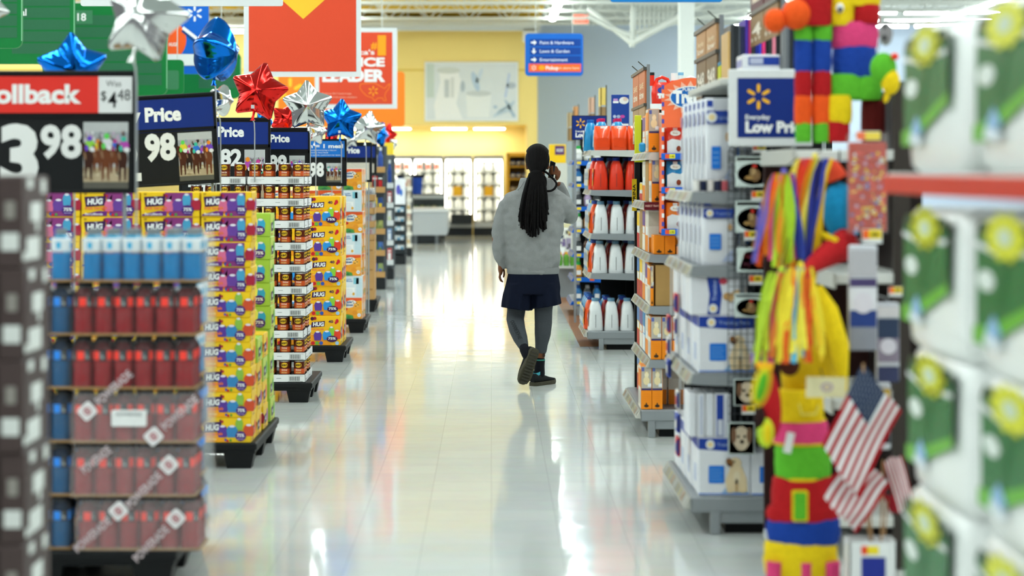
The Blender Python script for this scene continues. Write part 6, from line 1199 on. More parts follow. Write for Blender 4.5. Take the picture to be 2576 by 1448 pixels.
def banded(b, bands, Y, d_, dy=0., n=26, pw=.95, o=None):
    """stack of fringed bands: (py0, py1, px0, px1, material), rounded box sections in photo pixels at depth Y"""
    k = Y/FPX
    for py0, py1, px0, px1, m in bands:
        z0, z1 = ZZ(py1, Y), ZZ(py0, Y); x0, x1 = XX(px0, Y), XX(px1, Y); cx_, hw = (x0+x1)/2, (x1-x0)/2; rings = []
        for f_, s in ((0, .93), (.08, .98), (.2, 1.01), (.35, 1.02), (.5, 1.03), (.65, 1.02), (.8, 1.01), (.92, .98), (1, .93)):
            jt = [1+rnd.uniform(-.025, .025) for _ in range(n)]
            rings.append([(cx_+hw*s*jt[i]*math.copysign(abs(math.cos(t_))**pw, math.cos(t_))-o.x, Y+dy+d_*s*jt[i]*math.copysign(abs(math.sin(t_))**pw, math.sin(t_))-o.y, z0+(z1-z0)*f_-o.z) for i, t_ in enumerate(2*PI*i/n for i in range(n))])
        b.loft(rings, m)
SHZ = 1.733
# striped pinata with two long legs and orange pom-poms
Ya = 8.217; o = Vector((XX(2045, Ya), Ya, SHZ)); t = empty('striped_pinata', o, 'striped pinata with two long banded legs and orange pom-poms', 'pinata', 'pinatas on the party shelves')
for (xa, xb_), nm in (((1999, 2043), 'leg'), ((2045, 2091), 'leg')):
    b = MB(); banded(b, [(308, 358, xa+2, xb_-2, CG), (240, 312, xa-1, xb_, CO_), (178, 244, xa, xb_, CR_), (98, 182, xa-1, xb_+1, CB_), (62, 104, xa, xb_+2, CG)], Ya, .03, o=o); b.build(nm, t)
b = MB(); banded(b, [(-70, 66, 2000, 2094, CR_)], Ya, .06, dy=.01, o=o); b.build('chest', t)
for px, py, r in ((1950, 52, 29), (2003, 36, 37)):
    k = Ya/FPX; b = MB(); c = P(px, py, Ya-.03)-o; b.ell(c, (r*k, r*k, r*k*1.05), CO_, 16, 12); b.build('pompom', t)
b = MB(); b.tube([P(1952, 50, Ya)-o, P(1985, 52, Ya)-o, P(2030, 30, Ya)-o], [.02, .03, .045], CR_, 10); b.build('muzzle_tie', t)
# donkey pinata
Yb_ = 8.166; o = Vector((XX(2150, Yb_), Yb_, SHZ)); t = empty('donkey_pinata', o, 'donkey pinata with yellow head, pink blue and green bands', 'pinata', 'pinatas on the party shelves')
b = MB(); banded(b, [(52, 118, 2098, 2218, CP), (110, 192, 2104, 2214, CB_), (184, 248, 2082, 2205, CG), (190, 250, 2150, 2228, CG)], Yb_, .06, dy=.09, o=o); b.build('body', t)
b = MB(); banded(b, [(-40, 62, 2088, 2160, CY), (8, 58, 2150, 2222, CR_), (-60, 12, 2100, 2225, CY)], Yb_, .055, dy=.085, o=o); h_ = b.build('head', t)
b = MB(); c = P(2113, 20, Yb_+.025)-o; b.ell(c, (.016, .012, .02), WHITE, 12, 8); b.ell(c+Vector((0, -.008, -.006)), (.009, .008, .011), BLACK, 10, 8); b.build('eye', h_)
b = MB(); banded(b, [(304, 357, 2080, 2142, CR_), (238, 310, 2082, 2148, CY)], Yb_, .032, dy=.05, o=o); b.build('leg', t)
b = MB(); banded(b, [(240, 357, 2178, 2238, CM)], Yb_, .035, dy=.10, o=o); b.build('leg', t)
# little toy bird at its tail
Yp = 7.899; o = P(2225, 258, Yp); t = empty('toy_bird', o, 'small green and yellow toy bird hanging beside the donkey pinata', 'toy'); k = Yp/FPX
b = MB(); b.ell(P(2222, 172, Yp)-o, (34*k, .035, 40*k), CG, 16, 12); b.ell(P(2240, 205, Yp-.01)-o, (24*k, .03, 34*k), CY, 14, 10); b.ell(P(2232, 240, Yp)-o, (8*k, .01, 20*k), CY, 10, 8, Matrix.Rotation(.3, 3, 'Y')); b.build('body', t)
b = MB(); b.ell(P(2228, 85, Yp+.02)-o, (18*k, .022, 30*k), M('8a8688', .7), 12, 8); b.ell(P(2225, 66, Yp)-o, (5*k, .005, 6*k), BLACK, 8, 6); b.ell(P(2225, 95, Yp)-o, (6*k, .006, 6*k), BLACK, 8, 6); b.build('head', t); b = MB(); b.ell(P(2251, 142, Yp-.03)-o, (10*k, .012, 9*k), M('e8402a', .6), 10, 8); b.build('red_spot', t)
b = MB(); b.tube([P(2225, 60, Yp+.02)-o, P(2205, 140, 8.20)-o], .002, BLACK, 4); b.build('string', t)
# streamers
def streamers(px, py, py_end, spread0, spread1, Y, cols, label, n=14, lean=0., hang=None, seed=1, w_=.0085):
    n = int(n*1.7)
    r_ = random.Random(seed); o = P(px, py, Y); k = Y/FPX; t = empty('streamer_tassel', o, label, 'tassel', 'paper streamer tassels on the star pinatas')
    L_ = (py_end-py)*k
    groups = {}
    for i in range(n):
        u = (i+.5)/n-.5+r_.uniform(-.04, .04); c = cols[int((u+.5)*len(cols)) % len(cols)] if r_.random() < .8 else r_.choice(cols); groups.setdefault(c, []).append(u)
    for c, us in groups.items():
        b = MB(); m = M(c, .55, noise=.12, nscale=40)
        for u in us:
            ln = L_*r_.uniform(.78, 1.02); x0, x1 = u*spread0*k, u*spread1*k+lean*k; yo = r_.uniform(-.03, .03); pts = []
            for j in range(9):
                f_ = j/8; pts.append(Vector((x0+(x1-x0)*(f_**.7)+.006*math.sin(f_*6+u*20), yo*f_+.008*math.sin(f_*5+u*9), -ln*f_)))
            s = w_*r_.uniform(.8, 1.3); vs = []
            for j, p in enumerate(pts):
                tw = .5*math.sin(j*.7+u*12); q = s*min(1, .45+j*.15); d = Vector((math.cos(tw), math.sin(tw), 0))*q; n_ = Vector((-math.sin(tw), math.cos(tw), 0))*.0008
                vs += [p-d+n_, p+d+n_, p+d-n_, p-d-n_]
            fs = []
            for j in range(8):
                for e in range(4): a = j*4+e; g_ = j*4+(e+1) % 4; fs.append((a, g_, g_+4, a+4))
            b.add(vs, fs, m, False)
        b.build('streamers', t)
    b = MB(); b.tube([(0, 0, 0), (lean*k*.0, 0, .012), (0, 0, .02)], [.010, .012, .004], M(cols[0], .6), 8); b.tube([(0, 0, .015), ((hang[0]-px)*k, .02, (py-hang[1])*k)], .0025, BLACK, 5) if hang else None; b.build('knot', t)
    return t
RB = ['3f5fc0', 'f2761c', 'f0a81c', 'e8641a', 'f2c21c', 'c9d02a', 'd94a2a', '8fc83a', 'e0508a', '2a2f7a']
streamers(1972, 436, 668, 50, 128, 7.683, ['6a5fb8', 'f2601c', 'e87a1a', 'f0a01c', 'd98a1a', 'b8b81e', 'a9cf2c', 'e0508a', '2c3f9c'], 'orange and lime streamer tassel left of the clip strip, topmost', n=22, lean=-14, hang=(2010, 395), seed=3)
streamers(2050, 398, 705, 90, 92, 7.772, ['f2e060', 'e8401c', 'e02a2a', 'f2901c', 'c8d42a', '2b3590', '2f3fa0', 'f0c81c'], 'long red yellow and navy streamer tassel falling from the top shelf', n=20, lean=-48, hang=(2070, 378), seed=5)
streamers(1966, 684, 915, 60, 92, 7.557, ['b6d63c', 'c4d93a', 'e85a8a', 'e8843a', 'b9cf3a', 'd83a3a', '8a5ab8'], 'lime and pink streamer tassel at the left, below the topmost tassel', n=22, lean=-22, hang=(1985, 600), seed=7)
streamers(1936, 880, 912, 56, 80, 7.582, ['e878a8', '8a5ac8', 'c83a8a', '7fc03a', 'd83a2a'], 'short pink and purple tassel end below the lime streamers', n=10, lean=-8, hang=(1950, 800), seed=8)
streamers(2014, 672, 915, 58, 112, 7.391, ['f0d838', 'ecd93c', 'f2e04a', '58b4d8', '7fc4e0', 'f0a03a', 'e8601c', 'e2401c', 'f2c82a'], 'yellow and sky blue streamer tassel over the yellow pinata', n=24, lean=-4, hang=(2018, 655), seed=9)
# star pinata with blue ball, red cone
o = P(2110, 520, 7.811); t = empty('star_pinata', o, 'star pinata with a blue ball, yellow rim and red cone', 'pinata', 'pinatas on the party shelves'); k = 7.811/FPX
b = MB(); b.ell(P(2118, 535, 7.836)-o, (48*k, .055, 78*k), cr('1a93c8'), 18, 12, Matrix.Rotation(-.15, 3, 'Y')); b.build('ball', t)
b = MB(); b.tube([P(2070, 590, 7.772)-o, P(2098, 605, 7.722)-o, P(2135, 640, 7.772)-o], [.012, .016, .014], CY, 10); b.build('rim', t)
b = MB(); b.tube([P(2130, 612, 7.798)-o, P(2070, 648, 7.696)-o, P(2000, 700, 7.493)-o], [.06, .042, .008], CR_, 14); b.build('cone', t)
b = MB(); b.tube([P(2105, 450, 7.836)-o, P(2090, 415, 7.836)-o, P(2078, 400, 7.836)-o], [.045, .03, .006], cr('d8482a'), 12); b.build('cone', t)
b = MB(); b.tube([P(2110, 470, 7.874)-o, P(2112, 376, 8.077)-o], .003, BLACK, 4); b.build('string', t)
# yellow cone pinata
o = P(2050, 980, 7.683); t = empty('yellow_pinata', o, 'large plain yellow hanging pinata with a sloping arm', 'pinata', 'pinatas on the party shelves'); k = 7.683/FPX
b = MB(); rings = []
for py, x0, x1, d_ in ((700, 2000, 2040, .02), (760, 1985, 2070, .05), (850, 1968, 2100, .07), (920, 1962, 2106, .08), (975, 1966, 2104, .075), (988, 1985, 2090, .05)):
    xa, xb_ = XX(x0, 7.722)-o.x, XX(x1, 7.722)-o.x; rings.append([((xa+xb_)/2+(xb_-xa)/2*math.cos(t_), .03+d_*math.sin(t_), ZZ(py, 7.722)-o.z) for t_ in (2*PI*i/20 for i in range(20))])
b.loft(rings[::-1], cr('d9b512')); b.build('body', t)
b = MB(); b.tube([P(2060, 720, 7.620)-o, P(2085, 780, 7.595)-o, P(2112, 870, 7.582)-o, P(2124, 985, 7.582)-o], [.012, .034, .036, .012], CY, 12); b.build('arm', t)
b = MB(); b.ell(P(1986, 918, 7.582)-o, (26*k, .02, 27*k), cr('4a2114'), 12, 8); b.build('brown_patch', t)
b = MB(); b.tube([P(2020, 702, 7.722)-o, P(2060, 680, 8.052)-o], .003, BLACK, 4); b.build('string', t)
# red parrot pinata at the left
o = P(1932, 1140, 7.42); t = empty('red_pinata', o, 'small red and lime hanging pinata left of the tall banded one', 'pinata', 'pinatas on the party shelves'); k = 7.427/FPX
b = MB(); b.ell(P(1935, 1010, 7.452)-o, (30*k, .045, 95*k), CR_, 16, 12, Matrix.Rotation(-.1, 3, 'Y')); b.build('body', t)
b = MB(); b.ell(P(1915, 972, 5.925)-o, (18*k, .014, 42*k), CY, 14, 10, Matrix.Rotation(.25, 3, 'Y')); b.ell(P(1916, 972, 5.915)-o, (11*k, .010, 32*k), CG, 12, 8, Matrix.Rotation(.25, 3, 'Y')); b.build('wing', t)
b = MB(); b.ell(P(1912, 1050, 7.414)-o, (14*k, .02, 30*k), cr('2a1210'), 10, 8); b.build('dark_patch', t)
b = MB(); b.ell(P(1926, 1088, 7.414)-o, (22*k, .02, 38*k), CL, 12, 8); b.ell(P(1932, 1090, 5.925)-o, (10*k, .012, 24*k), CY, 10, 8); b.build('tail', t)
b = MB(); b.tube([P(1948, 918, 7.452)-o, P(1990, 900, 7.874)-o, P(2010, 890, 8.242)-o], .003, BLACK, 4); b.build('string', t)
b = MB(); b.tube([P(1902, 918, 7.427)-o, P(1945, 922, 7.427)-o], [.012, .014], M('f0a81c', .6), 8); b.build('beak', t)
# tall banded pinata
Yd = 7.645; o = Vector((XX(2015, Yd), Yd, .101)); t = empty('banded_pinata', o, 'tall pinata in yellow pink green red and blue bands at the bottom', 'pinata', 'pinatas on the party shelves')
b = MB(); banded(b, [(1296, 1366, 1930, 2112, CB_), (1196, 1304, 1942, 2098, CR_), (1270, 1312, 1930, 2108, CR_), (1112, 1206, 1950, 2088, CG), (1196, 1206, 1956, 2080, CY), (1110, 1117, 1946, 2084, CY), (1054, 1118, 1945, 2082, CP), (1050, 1058, 1940, 2076, CY)], Yd, .07, o=o); b.build('body', t)
b = MB(); banded(b, [(980, 1056, 1935, 2070, CY)], Yd, .065, o=o, pw=.75); c = P(2030, 1028, Yd-.066)-o; b.tube([c+Vector((-.03, 0, .02)), c+Vector((-.02, -.004, -.02)), c+Vector((.03, -.004, -.018)), c+Vector((.045, .01, .012))], .004, cr('f6e36a'), 6); b.build('head', t)
b = MB(); banded(b, [(1358, 1446, 1922, 2104, CY)], Yd, .07, o=o); b.build('skirt', t)
for xa, xb_ in ((1922, 1962), (1996, 2046), (2066, 2112)):
    b = MB(); z1 = ZZ(1410, Yd-.03); b.tube([(XX((xa+xb_)/2, Yd)-o.x, -.045, 0), (XX((xa+xb_)/2, Yd)-o.x, -.05, z1-o.z)], [.026, .028], CP, 14); b.build('leg', t)
k = Yd/FPX; b = MB(); c = P(2013, 1312, Yd-.082)-o; f = F((c.x, c.y, c.z), k=k); b.prism(rr(-20, 0, 20, 78, 6), f, .012, CY); b.prism(rr(-15, 5, 15, 73, 5), F((c.x, c.y-.004, c.z), k=k), .01, CG); b.build('green_patch', t)
b = MB(); c = P(1985, 1113, Yd-.085)-o; f = Rot(F((c.x, c.y, c.z), k=k), 0, 0, -12); b.flat([(-10, -26), (10, -26), (10, 26), (-10, 26)], f, WHITE); f2 = Rot(F((c.x, c.y+.003, c.z), k=k), 0, 0, -12); b.flat([(-10, 26), (10, 26), (10, -26), (-10, -26)], f2, WHITE); b.build('white_tag', t)
b = MB(); c = P(2075, 975, 7.468); f = Rot(F((0, 0, 0), k=7.468/FPX), 0, 0, -9); b.prism([(-48, -24), (52, -24), (54, 26), (-46, 28)], F((0, 0, 0), k=7.468/FPX), .003, M('e6dfb0', .5)); b.oval(5, 2, 16, 12, F((0, -.002, 0), k=7.468/FPX), mc('b9a9b4')); b.oval(5, 2, 9, 7, F((0, -.003, 0), k=7.468/FPX), mc('d9c9a0')); b.tube([(0, .002, .02), (.0, .1, .06)], .002, BLACK, 4); b.build('cream_tag', None, c, label='cream card tag with a round badge between the yellow and banded pinatas', cat='tag')
# hanging packs on the unit end
CONF = M_film('eef0f0', .09, .08, 'cellophane')
o = P(2183, 470, 7.683); t = empty('confetti_bag', o, 'tall hanging bag of red confetti print beside the towel packs', 'party pack'); k = 7.683/FPX; r_ = random.Random(3)
b = MB(); f = lambda i: F((0, -.012-.0008*i, 0), k=k); b.box((-48*k, -.01, -112*k), (46*k, .02, 112*k), mc('b5402f'), .004)
for i in range(130): b.oval(r_.uniform(-44, 42), r_.uniform(-108, 92), r_.uniform(3, 7), r_.uniform(3, 6), f(i % 6), mc(r_.choice(['e8b23a', 'd9d0cc', 'e86a4a', '6a78b0', 'e05a4a', 'f0d060', 'c8a0b8', 'd84a3a'])), 7)
b.build('printed_bag', t); b = MB(); b.box((-52*k, -.022, -118*k), (50*k, .024, 135*k), CONF, .006); b.build('cellophane', t); b = MB(); b.box((-30*k, -.012, 118*k), (30*k, -.006, 140*k), WHITE); b.rect(-30, 118, -8, 138, F((0, -.0135, 0), k=k), M('f0682a', .5)); b.rect(-8, 118, 30, 138, F((0, -.0135, 0), k=k), M('f2d32c', .5)); b.tube([(0, .0, 132*k), (0, .26, 135*k)], .003, GREY, 5); b.build('hook_tag', t)
def hang_pack(px0, py0, px1, py1, Y, bands, lab):
    k = Y/FPX; o = P((px0+px1)/2, py1, Y); W_ = (px1-px0)*k; H_ = (py1-py0)*k; t = empty('party_pack', o, lab, 'party pack', 'hanging party packs on the unit end'); b = MB(); b.box((-W_/2, -.012, 0), (W_/2, .015, H_), mc('c9cbd2'), .008)
    for a, c_, col in bands: b.rect(-W_/2+.003, H_*a, W_/2-.003, H_*c_, F((0, -.0135, 0)), mc(col))
    b.oval(0, H_*.45, W_*.36, H_*.1, F((0, -.015, 0)), mc('d9d4de')); b.build('pouch', t); b = MB(); b.tube([(0, 0, H_-.01), (0, .0, H_+.014), (0, 8.153-Y, H_+.014)], .003, GREY, 5); b.build('hook', t)
hang_pack(2134, 615, 2206, 880, 7.620, [(.0, .22, '8a8c98'), (.22, .38, '2a3f80'), (.38, .6, 'dcdce2'), (.6, .68, '4a3f6a'), (.7, .95, 'b4b2b8')], 'grey and blue hanging party pack below the confetti bag')
hang_pack(2204, 760, 2262, 960, 7.722, [(.0, .2, '3a3f60'), (.25, .55, '8a7f90'), (.55, .8, '33405a'), (.82, .95, 'd9d4d6')], 'dark hanging party pack right of the grey one')
hang_pack(2150, 960, 2240, 1130, 7.874, [(.1, .5, '2a2a30'), (.5, .9, 'c9a21c')], 'yellow and black hanging pack behind the flags')
shelf_tag(2168, 612, 7.645, 'orange and yellow price tag below the confetti bag', 1.5); shelf_tag(2236, 745, 7.683, 'orange and yellow price tag at the edge of the towel packs', 1.0)
# flags in a white bin
Yg = 7.366; k = Yg/FPX; bx0, bx1 = XX(2136, Yg), XX(2256, Yg); bz = ZZ(1362, Yg)
t = empty('flag_bin', ((bx0+bx1)/2, Yg, 0), 'white bin with a blue label holding small flags', 'bin'); hw = (bx1-bx0)/2; b = MB(); WB = M('e4e5e6', .4, noise=.02)
for q in (((-hw, 0, .02), (hw, .005, bz)), ((-hw, .115, .02), (hw, .12, bz)), ((-hw, 0, .02), (-hw+.005, .12, bz)), ((hw-.005, 0, .02), (hw, .12, bz)), ((-hw, 0, 0), (hw, .12, .02))): b.box(*q, WB)
b.build('bin_walls', t); b = MB(); f = F((0, -.003, 0)); b.box((-.045, -.002, bz-.30), (.055, 0, bz-.01), WHITE); b.rect(-.042, bz-.29, .045, bz-.055, f, M('23308c', .4)); b.rect(-.042, bz-.045, -.02, bz-.015, f, M('e84a2a', .5)); b.rect(-.02, bz-.045, .02, bz-.015, f, M('f0d82c', .5)); b.text('4', .0, bz-.2, .07, F((0, -.004, 0)), PRINTW, bold=.04); b.build('label_card', t)
def flag_mesh(u, v, wav, seed, canton=True):
    """small stick flag cloth: hoist top at the origin, u along the fly, v down the hoist; canton and thirteen waved stripes"""
    b = MB(); nx, ny = 30, 26; R_, Wm, Bm = M('a8121e', .6, noise=.08), M('e6e6e8', .6, noise=.05), M('26344f', .6, noise=.25, nscale=160); ph = seed*1.3
    def pt(i, j): a, c = i/nx, 1-j/ny; return u*(a*(.94+.06*c))+v*c+Vector((0, wav*math.sin(a*6+ph+c*5)-.015*math.sin(c*3), -.02*a*a+.006*math.sin(c*7+ph)))
    for side in (0, 1):
        for i in range(nx):
            for j in range(ny):
                m = Bm if canton and i < nx*.4 and j >= 12 else (R_ if (j//2) % 2 == 0 else Wm); q = [pt(i, j), pt(i+1, j), pt(i+1, j+1), pt(i, j+1)]
                if side: q = [p+Vector((0, .0015, 0)) for p in q][::-1]
                b.add(q, [(0, 1, 2, 3)], m, True)
    Ws = M('c9ced8', .6)
    if canton:
        for r in range(9):
            for c in range(6 if r % 2 == 0 else 5):
                p = pt((.03+.065*c+(.0325 if r % 2 else 0))*nx, (.955-.0535*r)*ny)+Vector((0, -.002, 0)); s = .0022; b.add([p+Vector((s*math.cos(a), 0, s*math.sin(a))) for a in (PI/2+2*PI*q_/5 for q_ in range(5))], [(0, 1, 2, 3, 4)], Ws)
    return b
STW = M('a9825a', .6, noise=.1)
def flag_on(T, U, V, bx, by, wav, seed, lab, dy=0., canton=True):
    """a stick from the bin up to the hoist top T (photo pixels); U and V are the fly end and hoist bottom seen from T"""
    Yf_ = Yg+dy; top = P(*T, Yf_); bot = P(bx, by, Yg+.06); t = empty('small_flag', top, lab, 'flag', 'small flags in the white bin'); b = MB(); b.tube([Vector((0, .004, .004)), bot-top], .0045, STW, 6); b.build('stick', t)
    flag_mesh(P(T[0]+U[0], T[1]+U[1], Yf_)-top, P(T[0]+V[0], T[1]+V[1], Yf_)-top, wav, seed, canton).build('cloth', t)
flag_on((2172, 917), (-110, 204), (96, 120), 2196, 1440, .010, 1, 'upper small flag with dark starred canton leaning from the white bin', dy=-.04)
flag_on((2148, 1128), (-86, 108), (92, 92), 2205, 1440, .014, 2, 'lower small striped flag drooping to the left over the bin', dy=.0, canton=False)
flag_on((2222, 1160), (38, 120), (44, -18), 2215, 1440, .01, 4, 'third small striped flag folded at the right of the others', dy=.03, canton=False)
b = MB(); a = P(2240, 1290, 7.493); b.flat([(0, 0), (.075, .012), (.02, .06), (-.03, .07)], F((0, 0, 0)), M('8c1020', .6)); b.flat([(-.03, .07), (.02, .06), (.075, .012), (0, 0)], F((0, .002, 0)), M('8c1020', .6)); b.tube([(-.01, .003, .05), (-.035, .0, P(2215, 1440, 7.493).z-a.z)], .004, STW, 5); b.build('red_flag_tip', None, a, label='tip of a dark red folded flag sticking out to the right of the bin', cat='flag')
# ------------------------------------------------------------------ paper towel packs at the right edge
WT = M('f6f9f7', .3, noise=.03, coat=.3, bump=.25, bscale=9); TG, TG2, TLG, TY, TBL = (M(c, .35, noise=.04) for c in ('046a34', '03411f', '62b034', 'd6d92c', '8cb8dc'))
def towel(W_, D_, H_):
    """soft white multipack, printed face to the aisle (-X); W along Y"""
    b = MB(); rings = []; n = 36
    for h, s in ((0, .90), (.05, .98), (.2, 1.0), (.5, 1.01), (.8, 1.0), (.95, .98), (1, .90)):
        ring = []
        for i in range(n):
            t_ = 2*PI*i/n; c, s_ = math.cos(t_), math.sin(t_); bul = 1+.012*math.cos(8*t_); ring.append((D_/2*s*bul*math.copysign(abs(c)**.35, c)+D_/2, W_/2*s*bul*math.copysign(abs(s_)**.35, s_)+W_/2, h*H_))
        rings.append(ring)
    b.loft(rings, WT); f = lambda i: F((-.012-.0014*i, W_, 0), (0, -1, 0)); u = W_/120.0; g = lambda pts, i, m: b.flat([(x*u, y*H_/330) for x, y in pts], f(i), m)
    g([(16, 60), (56, 100), (104, 160), (104, 285), (16, 285)], 0, TG); g([(16, 285), (104, 285), (104, 312), (22, 312)], 1, TG2); g([(12, 62), (34, 62), (104, 150), (104, 175), (44, 110), (12, 96)], 1, TLG)
    b.oval(64*u, 286*H_/330, 25*u, 40*H_/330, f(4), TY, 20); b.oval(64*u, 286*H_/330, 11*u, 18*H_/330, f(5), M('c9d8c0', .4), 14)
    for i in range(10): a = 2*PI*i/10; b.oval(64*u+25*u*math.cos(a), 286*H_/330+40*H_/330*math.sin(a), 6*u, 10*H_/330, f(4), TY, 8)
    g([(16, 262), (50, 246), (104, 256), (104, 268), (50, 258), (16, 274)], 2, WHITE); b.oval(34*u, 195*H_/330, 14*u, 22*H_/330, f(2), M('dfe8e2', .4), 14)
    for i in range(4): b.rect((42+i*2)*u, (150+24*i)*H_/330, (58+i*3)*u, (164+24*i)*H_/330, f(2), TG)
    g([(34, 98), (46, 62), (58, 98), (46, 132)], 3, TBL); g([(30, 70), (52, 60), (60, 76), (36, 92)], 4, M('dfe9f2', .4)); return b.mesh('towel_pack')
xw = 1.16; tp = towel(.75, .40, .385); rowz = {'upper': 1.646, 'middle': 1.165, 'lower': .777, 'lowest': .389}
t = empty('towel_shelf_unit', (xw-.02, 4.0, 0), 'white shelf unit with an orange-red edge strip at the right edge of the photo', 'shelf unit'); b = MB(); b.box((0, 0, .10), (.55, 1.9, .388), WSH, .01); b.box((.02, .03, 0), (.55, 1.87, .1), PEG); b.build('deck', t); b = MB(); b.box((.51, 0, .388), (.55, 1.9, 2.3), WSH); b.build('back_panel', t)
b = MB(); b.box((-.01, .0, 1.610), (.51, 1.9, 1.645), WSH, .004); s_ = b.build('shelf', t); b = MB(); b.box((-.026, 0, 1.588), (-.01, 1.9, 1.638), M('c8301c', .45), .003); b.build('edge_strip', s_)
for r, z in rowz.items():
    for c, (y, nm) in enumerate(((5.10, 'far'), (4.31, 'near'))):
        put('towel_pack', tp, None, (xw+(.0, .015)[c]+(.012 if r == 'lower' else 0), y, z+.001), 'white and green paper towel pack, %s column, %s row' % (nm, r), 'paper towels', 'paper towel packs at the right edge')
# ------------------------------------------------------------------ the shopper
YP = 15.95; PO_ = Vector((XX(1345, YP), YP, 0)); KP = YP/FPX
def q(px, py, dy=0.):                                 # body point from the photo at the shopper's depth, in the shopper's own space
    return P(px, py, YP+dy)-PO_
person = empty('person', PO_, 'person with long dark locs walking away in grey sweatshirt and navy shorts, holding a phone', 'person')
SKIN = M('6b4028', .5, noise=.08, nscale=18, bump=.08, bscale=90)
def ringq(py, xc, hw, hd, dy=0., n=32, pw=1., fold=0., nf=9, ph=0., tilt=0.):
    c = q(xc, py, dy); o = []
    for i in range(n):
        t_ = 2*PI*i/n; m = 1+fold*math.cos(nf*t_+ph); cx_, sy = math.cos(t_), math.sin(t_)
        o.append(c+Vector((hw*KP*m*math.copysign(abs(cx_)**pw, cx_), hd*m*math.copysign(abs(sy)**pw, sy), tilt*hw*KP*cx_)))
    return o
def grow(o, vox, smooth=4, fac=.5, sub=0):
    r = o.modifiers.new('remesh', 'REMESH'); r.mode = 'VOXEL'; r.voxel_size = vox; r.use_smooth_shade = True
    s = o.modifiers.new('smooth', 'SMOOTH'); s.iterations = smooth; s.factor = fac; return o
def limb(b, pts, mat, n=14):                          # rounded tapering limb (point, radius)
    out = []
    for (p, r), (p2, r2) in zip(pts[:-1], pts[1:]):
        for k in range(4): f_ = k/4; out.append((p.lerp(p2, f_), r+(r2-r)*f_))
    out.append(pts[-1]); b.tube([p for p, r in out], [r for p, r in out], mat, n)
    b.ell(pts[0][0], pts[0][1]*.99, mat, 12, 8); b.ell(pts[-1][0], pts[-1][1]*.99, mat, 12, 8)
# body: head, neck, trunk, arms, hands, legs in one continuous skin
b = MB()
hc = q(1352, 408, .02)
b.ell(hc+Vector((0, -.005, .01)), (.078, .098, .105), SKIN, 20, 14)
b.ell(hc+Vector((0, .035, -.055)), (.062, .066, .07), SKIN, 18, 12)                       # jaw, face turned away
b.ell(hc+Vector((0, .108, -.03)), (.015, .022, .022), SKIN, 10, 8); b.tube([hc+Vector((0, .092, .01)), hc+Vector((0, .118, -.03))], [.009, .014], SKIN, 8)   # nose
b.ell(hc+Vector((0, .092, -.075)), (.026, .014, .012), SKIN, 12, 8)                        # lips
for s in (-1, 1):
    b.ell(hc+Vector((s*.080, -.005, -.025)), (.012, .022, .034), SKIN, 10, 8)              # ears
    b.ell(hc+Vector((s*.032, .088, .018)), (.02, .014, .010), SKIN, 10, 8)                 # brow
limb(b, [(q(1352, 432, .0), .058), (q(1351, 462, -.005), .062), (q(1348, 480, 0), .085)], SKIN)
b.loft([ringq(*a) for a in ((478, 1350, 44, .085), (500, 1345, 66, .10), (540, 1343, 66, .11), (600, 1341, 58, .10), (650, 1340, 54, .105), (700, 1340, 58, .11), (735, 1338, 58, .10))], SKIN)
LA = [(q(1292, 512), .046), (q(1264, 540), .042), (q(1251, 600), .043), (q(1257, 640), .037), (q(1261, 664, .01), .028)]
limb(b, LA, SKIN)
RA = [(q(1404, 514), .044), (q(1424, 528, .05), .036), (q(1430, 543, .11), .034), (q(1421, 512, .155), .030), (q(1407, 466, .12), .03)]
limb(b, RA, SKIN)
def finger(pts, r=.0085): b.tube([p for p in pts], [r*1.05]+[r]*(len(pts)-2)+[r*.75], SKIN, 8); b.ell(pts[-1], r*.8, SKIN, 8, 6); b.ell(pts[0], r, SKIN, 8, 6)
# left hand hanging by the thigh, fingers slightly curled
b.ell(q(1259, 677, .01), (.020, .036, .046), SKIN, 12, 10, Matrix.Rotation(-.1, 3, 'Y'))
for i, (dy, ln) in enumerate(((-.030, .85), (-.010, 1.0), (.011, 1.0), (.032, .92))):
    finger([q(1258, 687, dy), q(1256.5+i*.6, 695+3*ln, dy*1.05), q(1259+i*.8, 701+5*ln, dy*1.05+.004), q(1263+i*.8, 702+7*ln, dy+.008)])
finger([q(1264, 672, .035), q(1268, 682, .055), q(1268, 692, .06), q(1266, 697, .058)], .0095)
# right hand folded round the phone at the ear
b.ell(q(1403, 441, .07), (.021, .034, .045), SKIN, 12, 10, Matrix.Rotation(.35, 3, 'Y'))
for i in range(4):
    dz = i*6.2; finger([q(1404-i*.4, 428+dz*.9, .045), q(1399, 419+dz, .030), q(1390.5, 418+dz, .022), q(1384.5, 421+dz, .030)], .0088)
finger([q(1404, 448, .10), q(1397, 437, .115), q(1391, 424, .110), q(1389, 415, .10)], .0095)
LLEG = [(q(1310, 725), .075), (q(1303, 755, .02), .062), (q(1297, 800, .02), .052), (q(1301, 828, -.08), .048), (q(1310, 852, -.17), .043), (q(1318, 872, -.228), .028), (q(1326, 893, -.263), .026)]
RLEG = [(q(1372, 725), .075), (q(1369, 765, .01), .060), (q(1367, 806, .01), .055), (q(1366, 838, -.01), .052), (q(1361, 872, -.01), .042), (q(1359, 895, -.01), .036), (q(1358, 905, -.01), .033), (q(1357, 925, -.01), .028), (q(1357, 942, -.01), .028)]
limb(b, LLEG, SKIN); limb(b, RLEG, SKIN)
grow(b.build('body', person), .0062, 3)
b = MB()
for s in (-1, 1):
    b.ell(hc+Vector((s*.032, .094, .000)), (.012, .008, .006), WHITE, 10, 8); b.ell(hc+Vector((s*.032, .101, .000)), (.005, .003, .005), M('2a1a12', .3), 8, 6)
b.build('eyes', person)
